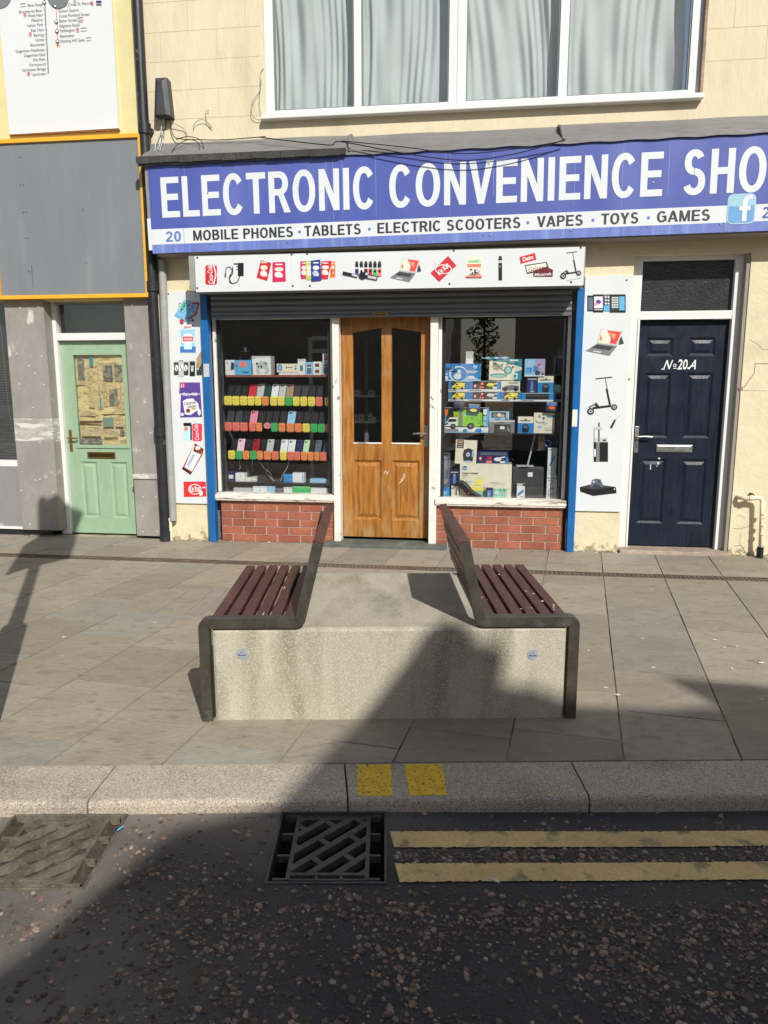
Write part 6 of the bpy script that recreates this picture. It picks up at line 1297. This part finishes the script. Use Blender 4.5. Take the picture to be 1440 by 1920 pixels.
PRN = [('r', .955, 0, 1, 1, 'cr'), ('d', .09, .87, .045, .065, 'hpb'), ('t', 'hp', .068, .845, .045, .045, 'w'), ('t', 'Keep it simple', .05, .70, .05, .30, 'k'), ('r', .05, .64, .16, .655, 'dg'), ('r', .05, .58, .12, .59, 'lg'), ('d', .06, .48, .03, .04, 'lg'), ('d', .14, .48, .025, .035, 'lg'), ('d', .21, .47, .025, .035, 'mint'), ('p', ((.28, .36), (.42, .37), (.46, .57), (.34, .56)), 'y'), ('r', .60, .42, .88, .43, 'lg'), ('r', .60, .46, .80, .47, 'lg'),
       ('r', .22, .0, .47, .32, 'y'), ('r', .24, .02, .46, .20, 'mint'), ('r', .66, .0, .92, .36, 'mint'), ('r', .78, .2, .80, .36, 'dg'), ('r', .68, .12, .76, .2, 'w'), ('r', .83, .06, .90, .2, 'lg'), ('d', .87, .24, .03, .06, 'gr'), ('r', .48, .28, .96, .36, 'cr')]
goods('product_box', 'big white printer carton reading Keep it simple', 'box', 862, 870, 959, 934, yS+.02, .20, 'cr', PRN, side='lg', zb=z0R+.0005)
pt_ = zat(870.5, yS+.02, 910)
goods('product_box', 'cream carton picturing a black camera, on the printer carton', 'box', 853, 825, 893, 870, yS+.02, .14, 'cr', [('r', .06, .65, .38, .98, 'k'), ('r', .10, .86, .34, .94, 'tan'), ('r', .1, .78, .34, .80, 'cr'), ('r', .1, .70, .34, .72, 'cr'), ('d', .62, .38, .26, .28, 'dg'), ('r', .40, .12, .84, .60, 'dg'), ('d', .60, .40, .09, .09, 'w'), ('d', .60, .40, .05, .05, 'sb'), ('r', .78, .3, .86, .55, 'lb'), ('r', .48, .08, .74, .15, 'lb')], zb=pt_+.001, tilt=2)
goods('toy_box', 'dark blue helicopter toy box lying on the printer carton', 'toy box', 895, 847, 953, 870, yS+.03, .12, 'navy', [('r', .10, .72, .95, .95, 'slate'), ('r', .05, .3, .15, .6, 'r'), ('d', .10, .45, .03, .1, 'w'), ('r', .33, .38, .46, .62, 'r'), ('p', ((.28, .08), (.48, .08), (.46, .28), (.30, .28)), 'sal'), ('d', .66, .40, .12, .16, 'w'), ('l', ((.7, .5), (.9, .6)), .1, 'w'), ('r', .74, .1, .9, .25, 'w'), ('r', .93, .1, 1, .6, 'b'), ('r', 0, 0, 1, .06, 'lg')], zb=pt_+.001)
goods('product_box', 'narrow navy carton standing before the printer carton', 'box', 911, 915, 924, 934, yS-.04, .03, 'navy', [('r', .2, .1, .8, .8, 'sb'), ('r', .3, .3, .5, .6, 'lb')], zb=z0R+.0005)
# black case with a handle
cs0, cs1 = fp(960, 900, -yS)[0], fp(1020, 900, -yS)[0]; czt = zat(876, yS, 990)
t = thing('carry_case', 'dark grey carry case in clear wrap with a pale handle and a square ticket', 'case', ((cs0+cs1)/2, yS, z0R))
part(B(cs0, cs1, yS+.02, yS+.14, z0R+.001, czt, mat('grey_case', (.05, .052, .055), .5, var=.2)), 'case_body', t, bevel=.014)
m = MB(); a = (cs0+cs1)/2-.05; m.box(a-.06, a+.10, yS+.01, yS+.10, czt+.0015, czt+.012, K['lg']); m.box(a-.03, a+.05, yS+.008, yS+.0095, czt-.004, czt+.004, K['k']); part(m, 'handle', t, bevel=.003)
m = MB(); a = fp(990, 886, -yS); m.box(a[0]-.0, a[0]+.045, yS+.017, yS+.0195, a[1]-.042, a[1], K['w']); part(m, 'ticket', t)
goods('product_box', 'white pen carton propped against the dark carry case', 'box', 969, 907, 984, 935, yS-.03, .03, 'w', [('r', .0, .86, 1, 1, 'lg'), ('r', .7, .86, 1, 1, 'dg'), ('l', ((.15, .3), (.85, .6)), .10, 'b'), ('l', ((.15, .22), (.85, .5)), .04, 'slate'), ('r', .5, .14, .8, .18, 'k'), ('r', 0, 0, 1, .08, 'lb')], zb=z0R+.0005)
goods('product_box', 'tall white keyboard carton standing on the sill in the right corner', 'box', 1025, 892, 1044, 937, yS-.005, .08, 'w', [('t', 'RockJam', .05, .88, .06, .85, 'k'), ('d', .85, .9, .13, .04, 'k'), ('t', 'Jam', .76, .885, .035, .2, 'w'), ('n', .1, .1, .6, .8, 26, 'slate'), ('n', .1, .05, .6, .8, 14, 'k')], zb=z0R+.0005)
goods('product_box', 'tall white pen-toy carton standing on the keyboard carton', 'box', 1027, 840, 1043.5, 891.5, yS, .07, 'w', [('l', ((.25, .35), (.75, .72)), .06, 'b'), ('l', ((.35, .55), (.6, .9)), .025, 'sky'), ('r', .0, .18, 1, .19, 'g'), ('r', .0, .27, 1, .28, 'lg'), ('d', .2, .06, .06, .015, 'k'), ('d', .45, .06, .06, .015, 'k'), ('d', .7, .06, .06, .015, 'k'), ('r', .1, .93, .6, .95, 'g')], zb=zat(892, yS, 1035)+.001)
goods('product_box', 'dim slate carton behind the white cartons at the right corner', 'box', 1044, 846, 1063, 936, .26, .1, 'slate', [('d', .5, .7, .3, .12, 'dg'), ('d', .5, .7, .2, .08, 'ppl'), ('n', .1, .3, .7, .5, 10, 'lg')], zb=z0R+.0005)
goods('product_box', 'low stack of blue-edged game cases at the right corner', 'game cases', 1044.5, 918, 1060, 937, yS-.02, .07, 'navy', [('r', 0, .1, 1, .16, 'lg'), ('r', 0, .35, 1, .42, 'sb'), ('r', 0, .6, 1, .66, 'tan'), ('r', 0, .85, 1, .9, 'sb')], zb=z0R+.0005)
goods('product_box', 'beige carton with a dark top, hanging high behind the broom', 'box', 1009, 816, 1022, 845, .30, .06, 'g', [('r', .1, .1, .9, .9, 'tan'), ('d', .5, .7, .2, .1, 'g')], side='dg')
# black headset and blue headphones
m = MB(); pts = [(858, 903), (866, 905), (874, 912), (882, 922), (893, 928), (903, 930)]
P_ = [(lambda q: (q[0], yS-.05, q[1]))(fp(u, v, -(yS-.05))) for u, v in pts]; m.tube(P_, [.018, .024, .030, .028, .020, .008], K['k'], 10)
P_ = [(q[0]-.02, q[1]+.02, q[2]-.02) for q in P_[:5]]; m.tube(P_, [.01, .02, .02, .02, .01], black_pl, 8); m.tube([(P_[3][0], yS-.08, P_[3][2]+.01), (P_[3][0]+.004, yS-.085, P_[3][2]+.01)], .009, K['mg'], 8)
m.tube([(P_[4][0]-.03, yS-.04, z0R+.012), (P_[4][0]+.07, yS-.04, z0R+.012)], .012, black_pl, 8)
solo(m, 'plastic_gadget', 'black curved plastic gadget leaning against the printer carton', 'gadget', (P_[2][0], yS-.05, z0R))
m = MB(); a = fp(1027, 831, -.24); m.tube([(a[0]+.03*cos(k*pi/8), .24, a[1]+.03*sin(k*pi/8)) for k in range(17)], .012, K['sb2'], 8); m.tube([(a[0]+.075+.03*cos(k*pi/8), .25, a[1]-.004+.03*sin(k*pi/8)) for k in range(17)], .012, K['navy'], 8); m.tube([(a[0], .24, a[1]+.03), (a[0]+.04, .25, a[1]+.055), (a[0]+.075, .25, a[1]+.027)], .005, K['navy'], 6)
solo(m, 'headphones', 'blue headphones hanging in the shade under the lower shelf', 'headphones', (a[0], .24, a[1]-.04))
m = MB(); a = fp(1007, 812, -.30); b = fp(989, 874, -.30); m.tube([(a[0], .33, a[1]+.05), (b[0], .33, b[1]), (b[0]-.03, .34, z0R+.01)], .009, K['lg'], 8); solo(m, 'broom_handle', 'pale slanting pole behind the dark carry case', 'pole', (b[0], .33, z0R))
for q, (u0, v0, u1, v1, y, lb) in enumerate(((872, 818, 910, 846, .55, 'grey carton standing in the dark behind the camera carton'), (912, 818, 942, 850, .62, 'dark loudspeaker carton deep behind the helicopter toy box'))):
    goods('product_box', lb, 'box', u0, v0, u1, v1, y, .15, 'dg', [('d', .6, .2, .12, .08, 'slate'), ('r', .1, .1, .9, .14, 'k')], side='k', zb=.449)
# ---- left window
yL = .16
zT = zat(703, yL-.03, 516)
shelf('wooden_shelf', 'brown wooden shelf along the top of the phone display', -1.545, -.53, .11, .42, zT, .020, mat('brown_shelf', (.26, .09, .05), .6, var=.2, sc1=8))
for v, lb in ((760, 'upper'), (809, 'middle'), (862, 'bottom')):
    shelf('phone_shelf', lb+' black ledge that the row of phones leans on', -1.545, -.53, .145, .30, zat(v-8, .17, 516), .006, black_pl)
zL4 = zat(904, yL, 516)
shelf('glass_shelf', 'low dark shelf of small cartons under the phones', -1.545, -.53, .12, .42, zL4, .008, black_pl)
Z = dict(zb=zT+.0005)
WATCH = [('r', .3, .25, .7, .6, 'slate'), ('d', .5, .42, .22, .12, 'tl'), ('r', .1, .88, .9, .94, 'lg')]
goods('product_box', 'white speaker carton at the left end of the brown shelf', 'box', 422.5, 675, 440, 703, yL+.01, .09, 'w', [('p', ((.55, .3), (.95, .35), (1, .8), (.65, .88)), 'slate'), ('p', ((.62, .4), (.9, .45), (.92, .75), (.68, .8)), 'navy'), ('n', .08, .3, .35, .85, 8, 'g')], **Z)
goods('product_box', 'sky blue carton with a coral flower-shaped print', 'box', 440.5, 675, 471.5, 703, yL, .10, 'sky', [('d', .48, .72, .18, .22, 'sal'), ('d', .30, .70, .08, .12, 'pk'), ('d', .66, .70, .08, .12, 'pk'), ('d', .48, .55, .08, .08, 'sal'), ('r', .48, .16, .85, .22, 'navy'), ('d', .12, .6, .04, .06, 'navy'), ('d', .12, .3, .03, .04, 'b'), ('d', .3, .35, .04, .06, 'lb')], side='b', **Z)
CTRL = [('r', 0, .93, 1, 1, 'lg'), ('r', .05, .88, .2, .91, 'g'), ('d', .55, .45, .32, .26, 'lg'), ('d', .34, .26, .12, .20, 'lg'), ('d', .78, .26, .12, .20, 'lg'), ('d', .55, .22, .16, .10, 'w'), ('d', .27, .60, .055, .06, 'k'), ('d', .50, .44, .055, .06, 'k'), ('d', .34, .44, .04, .05, 'k'), ('d', .48, .70, .02, .03, 'dg'), ('d', .66, .62, .025, .03, 'k'), ('d', .72, .68, .025, .03, 'k'), ('d', .72, .55, .025, .03, 'k'), ('d', .78, .62, .025, .03, 'k'), ('r', .01, .05, .05, .6, 'g')]
goods('product_box', 'tall white games controller carton in the middle of the brown shelf', 'box', 472.5, 667.5, 508, 703, yL, .13, 'w', CTRL, side='lg', **Z)
goods('product_box', 'row of low white cartons under the long cream carton', 'box', 523, 698, 558, 703, yL, .07, 'w', [('r', .33, .0, .34, 1, 'g'), ('r', .66, 0, .67, 1, 'g')], **Z)
goods('product_box', 'long cream carton with a blue bud case at its left end', 'box', 519, 682, 558, 698, yL-.005, .08, 'cr', [('d', .15, .55, .12, .42, 'sb'), ('d', .15, .55, .06, .3, 'lb'), ('d', .48, .55, .03, .12, 'k'), ('r', .55, .52, .75, .60, 'dg'), ('d', .91, .4, .04, .12, 'dg'), ('d', .91, .7, .03, .08, 'g')], zb=zat(698, yL, 540)+.001)
goods('product_box', 'narrow white hook-top carton with a dark blue smartwatch', 'box', 558.5, 673, 572, 703, yL, .05, 'w', WATCH+[('r', .25, .95, .75, 1, 'lg')], **Z)
goods('product_box', 'silver blue smartwatch carton, between two white ones', 'box', 573, 679, 586.5, 703, yL, .06, 'lb', [('r', .2, .1, .8, .8, 'slate'), ('r', .35, .2, .65, .5, 'tl'), ('r', .2, .55, .8, .62, 'w')], **Z)
goods('product_box', 'white carton with two brown windows, next to the silver watch box', 'box', 587, 678, 602.5, 703, yL-.002, .06, 'w', [('r', .25, .60, .75, .85, 'br'), ('r', .25, .15, .75, .38, 'br'), ('r', .0, .48, 1, .49, 'g')], **Z)
goods('product_box', 'silver blue smartwatch carton at the right end of the brown shelf', 'box', 603, 679, 618, 703, yL, .06, 'lg', [('r', .2, .1, .8, .8, 'slate'), ('r', .35, .2, .65, .5, 'tl'), ('r', .2, .62, .8, .7, 'lb')], **Z)
goods('product_box', 'small white carton on top of the rightmost watch carton', 'box', 605, 663, 617.5, 678.5, yL+.005, .05, 'w', [('r', .2, .25, .8, .75, 'dr'), ('r', .3, .32, .7, .68, 'pk')], zb=zat(679, yL, 611)+.001)
goods('product_box', 'thin clear-sided grey carton in the right corner of the brown shelf', 'box', 618.5, 672, 623, 703, yL+.01, .06, 'g', [('r', .2, .1, .8, .9, 'dg')], **Z)
# phones and their zig-zag price tags
PH = {'k': 'black', 'g': 'silver grey', 'r': 'bright red', 'w': 'white', 'lg': 'silver', 'pk': 'pink', 'sky': 'pale blue', 'dr': 'dark red', 'navy': 'navy blue', 'paleg': 'pale green', 'palep': 'pale pink', 'dg': 'dark grey', 'tan': 'gold', 'slate': 'grey-blue', 'lb': 'light blue', 'dgr': 'dark green', 'gold': 'gold'}
K['dgr'] = ink(24, 62, 52); K['phb'] = ink(13, 13, 16, .6)
ORD = ['first', 'second', 'third', 'fourth', 'fifth', 'sixth', 'seventh', 'eighth', 'ninth', 'tenth', 'eleventh', 'twelfth', 'thirteenth', 'fourteenth', 'fifteenth', 'sixteenth']
def phone(u0, u1, v0, v1, col, label, grp, lean=2.2):
    y = .175; s0, z0 = fp(u0, v1, -y); s1, z1 = fp(u1, v0, -y); w_ = (s1-s0)*.93; h = z1-z0
    mt = K[col] if col != 'k' else K['phb']; sl = .006+.0*h; dx = .010
    t = thing('mobile_phone', label, 'phone', (s0+w_/2, y, z0), group=grp)
    m = MB(); fz = rrect(0, w_, 0, h, .007, 3)
    n = len(fz); f = [(s0+dx*p[1]/h*lean*.6+p[0], y+p[1]*.28, z0+p[1]) for p in fz]; b = [(p[0], p[1]+.008, p[2]+.001) for p in f]
    m.mesh(f+b, [tuple(range(n)), tuple(range(2*n-1, n-1, -1))]+[(i, i+n, (i+1) % n+n, (i+1) % n) for i in range(n)], mt); part(m, 'body', t)
    m = MB(); cxm = s0+dx*lean*.6*.85+w_*.24; yz = lambda q: y+q*.28
    for kx_, kz in ((0, .90), (0, .80), (.2, .85)):
        q = h*kz; m.tube([(cxm+kx_*w_, yz(q), z0+q), (cxm+kx_*w_, yz(q)-.002, z0+q)], w_*.09, K['dg'] if col in ('k', 'dg') else K['k'], 8)
    part(m, 'cameras', t)
    if col not in ('phb',):
        m = MB(); q = h*.5; m.tube([(s0+w_*.5+.006, yz(q), z0+q), (s0+w_*.5+.006, yz(q)-.001, z0+q)], w_*.07, K['g'] if col == 'k' else K['dg'], 8); part(m, 'emblem', t)
TG = {'y': 'yellow', 'gr': 'green', 'o': 'orange', 'sal': 'coral', 'br': 'brown', 'pk': 'pink'}
def tag_shape(w_, h):
    P = []; nx_, nz = 4, 5; t = .0072
    def edge(a, b, n, out):
        for i in range(n):
            for k, o in ((0, 0), (.5, 1)):
                q = (i+k)/n; P.append((a[0]+(b[0]-a[0])*q+out[0]*o*t, a[1]+(b[1]-a[1])*q+out[1]*o*t))
    edge((0, 0), (w_, 0), nx_, (0, -2.2)); edge((w_, 0), (w_, h), nz, (1.4, 0)); edge((w_, h), (0, h), nx_, (0, 1.6)); edge((0, h), (0, 0), nz, (-1.4, 0)); return P
r5 = random.Random(33)
def price_tag(u0, u1, v0, v1, col, label, grp):
    y = .135; s0, z0 = fp(u0, v1, -y); s1, z1 = fp(u1, v0, -y); w_ = s1-s0; h = z1-z0; m = MB()
    yy = y+r5.uniform(-.003, .003)
    pts = [(s0+.0066+(w_-.0132)/w_*p[0]+r5.uniform(-.0005, .0005), z0+.010+p[1]*(h-.018)/h) for p in tag_shape(w_, h)]
    m.prism(pts, yy, yy+.0015, K[col])
    for k in range(5):
        zz = z0+h*(.16+.145*k+r5.uniform(-.02, .02)); x = s0+w_*.12; q = 0
        while x < s0+w_*.84:
            l = w_*r5.uniform(.06, .18); a = r5.uniform(-.5, .5)*.008; q += 1
            m.poly([(x, zz), (x+l, zz+a), (x+l, zz+a+.0028), (x, zz+.0028)], yy-.0006-.0002*(q % 3), K['txt'] if k < 4 else K['navy']); x += l+w_*r5.uniform(.03, .09)
    solo(m, 'price_tag', label, 'price tag', (s0+w_/2, y, z0), group=grp)
X3 = lambda x: 400+x/6
def rows_of(tags, phones, v0, v1, pv0, pv1, slope, row):
    for i, (a, b, c) in enumerate(tags):
        d = slope*(a-130)/1200; nm = TG[c]
        price_tag(X3(a), X3(b), v0+d, v1+d, c, '%s zigzag-edged price tag, %s from left in the %s row' % (nm, ORD[i], row), 'zigzag price tags in the %s row' % row)
    for i, (a, b, c) in enumerate(phones):
        d = slope*(a-130)/1200
        phone(X3(a), X3(b), pv0+d, pv1+d, c, '%s phone, %s from left in the %s row of the left window' % (PH.get(c, 'black'), ORD[i], row), 'phones in the %s row' % row)
rows_of([(122, 210, 'y'), (214, 294, 'y'), (298, 380, 'y'), (384, 460, 'y'), (464, 538, 'y'), (543, 622, 'o'), (638, 716, 'y'), (721, 802, 'y'), (807, 886, 'gr'), (892, 970, 'y'), (977, 1056, 'y'), (1062, 1146, 'y'), (1152, 1230, 'sal'), (1255, 1335, 'y')],
        [(150, 222, 'k'), (230, 300, 'k'), (308, 380, 'k'), (390, 478, 'r'), (482, 560, 'lg'), (564, 640, 'dgr'), (646, 724, 'w'), (729, 806, 'lg'), (811, 894, 'gold'), (900, 976, 'dg'), (984, 1060, 'dg'), (1068, 1144, 'k'), (1152, 1228, 'k'), (1250, 1330, 'k')], 742, 760, 719, 745, 2.0, 'upper')
rows_of([(132, 208, 'sal'), (214, 295, 'sal'), (300, 386, 'sal'), (402, 474, 'sal'), (477, 548, 'o'), (648, 726, 'gr'), (733, 810, 'o'), (824, 908, 'o'), (914, 996, 'o'), (1003, 1084, 'y'), (1090, 1172, 'gr'), (1176, 1256, 'gr'), (1260, 1296, 'o'), (1300, 1345, 'br')],
        [(145, 225, 'dg'), (238, 318, 'dg'), (326, 400, 'k'), (405, 488, 'pk'), (500, 575, 'k'), (582, 655, 'k'), (662, 732, 'k'), (742, 818, 'k'), (826, 916, 'lb'), (922, 1002, 'k'), (1008, 1086, 'k'), (1094, 1172, 'k'), (1180, 1256, 'k'), (1276, 1346, 'slate')], 791, 808, 769, 793, 3.6, 'middle')
rows_of([(166, 244, 'y'), (252, 326, 'gr'), (330, 404, 'o'), (410, 486, 'gr'), (489, 560, 'o'), (567, 648, 'o'), (655, 734, 'sal'), (748, 824, 'y'), (830, 904, 'sal'), (906, 978, 'sal'), (984, 1058, 'o'), (1062, 1130, 'o'), (1134, 1194, 'o'), (1198, 1284, 'sal'), (1290, 1345, 'br')],
        [(190, 258, 'k'), (262, 340, 'palep'), (346, 424, 'k'), (430, 512, 'dr'), (520, 590, 'k'), (592, 668, 'lg'), (676, 742, 'k'), (748, 828, 'w'), (832, 912, 'w'), (922, 998, 'navy'), (1004, 1070, 'paleg'), (1078, 1128, 'k'), (1134, 1208, 'slate'), (1230, 1292, 'slate')], 844, 861, 823, 847, 3.6, 'lower')
s_, z_ = fp(501, 798, -.135); m = MB(); m.prism([(s_+.036*cos(k*pi/10), z_+.030*sin(k*pi/10)) for k in range(20)], .135, .137, K['pk']); m.rect(s_-.02, s_+.02, z_-.004, z_+.004, .1345, ink(200, 90, 110)); m.rect(s_-.015, s_+.015, z_-.014, z_-.009, .1345, ink(200, 90, 110))
solo(m, 'price_tag', 'pink oval price tag in the gap of the middle row', 'price tag', (s_, .135, z_))
# low shelf and window floor
for q in ((426.5, 885, 440, 901.5, 'navy', [('r', .2, .3, .8, .7, 'w'), ('r', .3, .45, .7, .5, 'g')], 'navy carton with a white label on the low left shelf'),
          (441.5, 887, 459, 902, 'w', [('r', .5, .45, .55, .7, 'g')], 'plain white carton next to the navy one, low left shelf'),
          (460, 896, 472, 902, 'cr', [], 'flat cream box near the left of the low shelf'), (471, 894, 482, 903, 'lg', [('r', .1, .3, .9, .6, 'w')], 'small silver box left of the cables on the low shelf'),
          (483, 893, 496, 903, 'dg', [('r', .1, .2, .9, .8, 'k')], 'small dark box left of the cables on the low shelf'),
          (531.7, 890, 548, 904, 'b', [('r', 0, .9, 1, 1, 'sky')], 'bright blue cube carton on the low shelf'), (548.5, 887, 570, 904, 'w', [('r', .85, .1, .95, .9, 'sky')], 'white carton beside the bright blue cube'),
          (581, 898, 614, 905, 'lb', [], 'long pale blue box on the low shelf'), (614.5, 884, 625, 905, 'g', [('r', 0, .5, 1, .52, 'dg')], 'grey carton at the right end of the low shelf')):
    goods('product_box', q[6], 'box', q[0], q[1], q[2], q[3], yL, .08, q[4], q[5], zb=zL4+.0005)
for q in ((438, 915, 473, 921, 'lg', 'flat pale box lying left on the left window floor'), (474, 912, 487, 921, 'w', 'white box, left of three on the left window floor'), (487.5, 912, 501, 921, 'w', 'white box, middle of three on the left window floor'), (501.5, 912, 515, 921, 'lb', 'pale blue-topped box, right of three on the left window floor'),
          (517, 916, 531, 921, 'slate', 'flat grey-blue box in the middle of the left window floor'), (532, 914, 548, 922, 'w', 'small white box left of the green box'), (549, 912, 581.5, 922, 'gr', 'green box on the left window floor'), (582.5, 915, 615, 923, 'w', 'long white box right of the green box')):
    goods('product_box', q[5], 'box', *q[:4], yL-.02, .11, q[4], [('r', .0, .85, 1, .9, 'lg')], zb=.4555)
def wcable(label, pts, y=.22, r=.003, mt=None):
    P = [(lambda q: (q[0], y, q[1]))(fp(u, v, -y)) for u, v in pts]; m = MB(); m.tube(P, r, mt or K['lg'], 6); solo(m, 'charging_cable', label, 'cable', P[0])
wcable('thin pale cable falling from the left of the lower phone row', [(450, 862), (449, 870), (451, 876), (449, 880)]); wcable('thin pale cable falling between second and third lower phones', [(474, 862), (472, 874), (473, 884)])
wcable('pale cable looping to the right of the low shelf middle', [(542, 864), (538, 878), (530, 890), (526, 902)]); wcable('pale tangled cable above the low shelf middle', [(500, 866), (503, 878), (498, 888), (508, 896), (515, 904)]); wcable('dark tangled cable above the low shelf middle', [(487, 866), (495, 878), (506, 886), (512, 900), (524, 902)], mt=K['g'])
# metal ornament on the brown shelf
s_, z_ = fp(460, 657, -.30); m = MB(); m.tube([(s_, .30, z_-.012), (s_, .30, z_+.03)], [.016, .012], chrome, 12); m.tube([(s_-.05, .30, z_-.012), (s_+.04, .30, z_-.012)], .003, chrome, 6); m.tube([(s_-.055, .28, z_-.045), (s_+.06, .28, z_-.045)], .003, K['r'], 6)
for d in (-.05, .05): m.tube([(s_+d, .30, z_-.045), (s_+d*1.4-.02, .30, zT+.001)], .0025, chrome, 6)
solo(m, 'wire_stand', 'small chrome wire stand behind the sky blue carton', 'ornament', (s_, .3, zT))
# tall rack deep in the left window and shelves behind the door
s0 = fp(583, 760, -.75)[0]; s1 = fp(640, 760, -.75)[0]
t = thing('display_rack', 'tall white display rack in the dark behind the phones', 'rack', ((s0+s1)/2, .75, 0))
for x in (s0, s1): part(B(x-.018, x+.018, .75, .79, 0, zat(632, .75, 600), K['lg']), 'post', t)
for v in (634, 658): zq = zat(v, .75, 600); part(B(s0+.019, s1-.019, .75, .78, zq-.02, zq+.02, K['lg']), 'cross_bar', t)
for v in (690, 740): zq = zat(v, .75, 600); part(B(s0+.019, s1-.019, .76, 1.0, zq-.01, zq+.01, K['g']), 'shelf_board', t)
s0 = fp(655, 760, -1.1)[0]; s1 = fp(704, 760, -1.1)[0]
t = thing('shop_shelf', 'white shelf unit of small cartons seen through the door glass', 'shelf', ((s0+s1)/2, 1.1, 0))
part(B(s0+.15, s0+.19, 1.2, 1.24, 0, 2.0, K['g']), 'post', t)
for v in (741, 790): zq = zat(v, 1.1, 690); part(B(s0, s1, 1.1, 1.4, zq-.02, zq, K['w']), 'shelf_board', t)
for q in ((664, 731, 674, 740, 'w', 'white carton at the left of the upper shelf behind the door'), (674, 733, 681, 740, 'b', 'blue carton on the upper shelf behind the door'), (681, 733, 690, 740, 'navy', 'navy carton on the upper shelf behind the door'), (690, 732, 702, 740, 'lg', 'silver carton on the upper shelf behind the door'),
          (664, 777, 672, 789, 'lg', 'silver carton on the lower shelf behind the door'), (673, 776, 681, 789, 'w', 'tall white carton on the lower shelf behind the door'), (690, 776, 697, 789, 'cr', 'cream carton on the lower shelf behind the door'), (697, 782, 704, 789, 'w', 'low white carton at the right of the lower shelf behind the door')):
    goods('product_box', q[5], 'box', q[0], q[1], q[2], q[3], 1.12, .1, q[4], [('r', .3, .3, .7, .6, 'g')], zb=zat(741 if q[1] < 760 else 790, 1.1, 690)+.001)
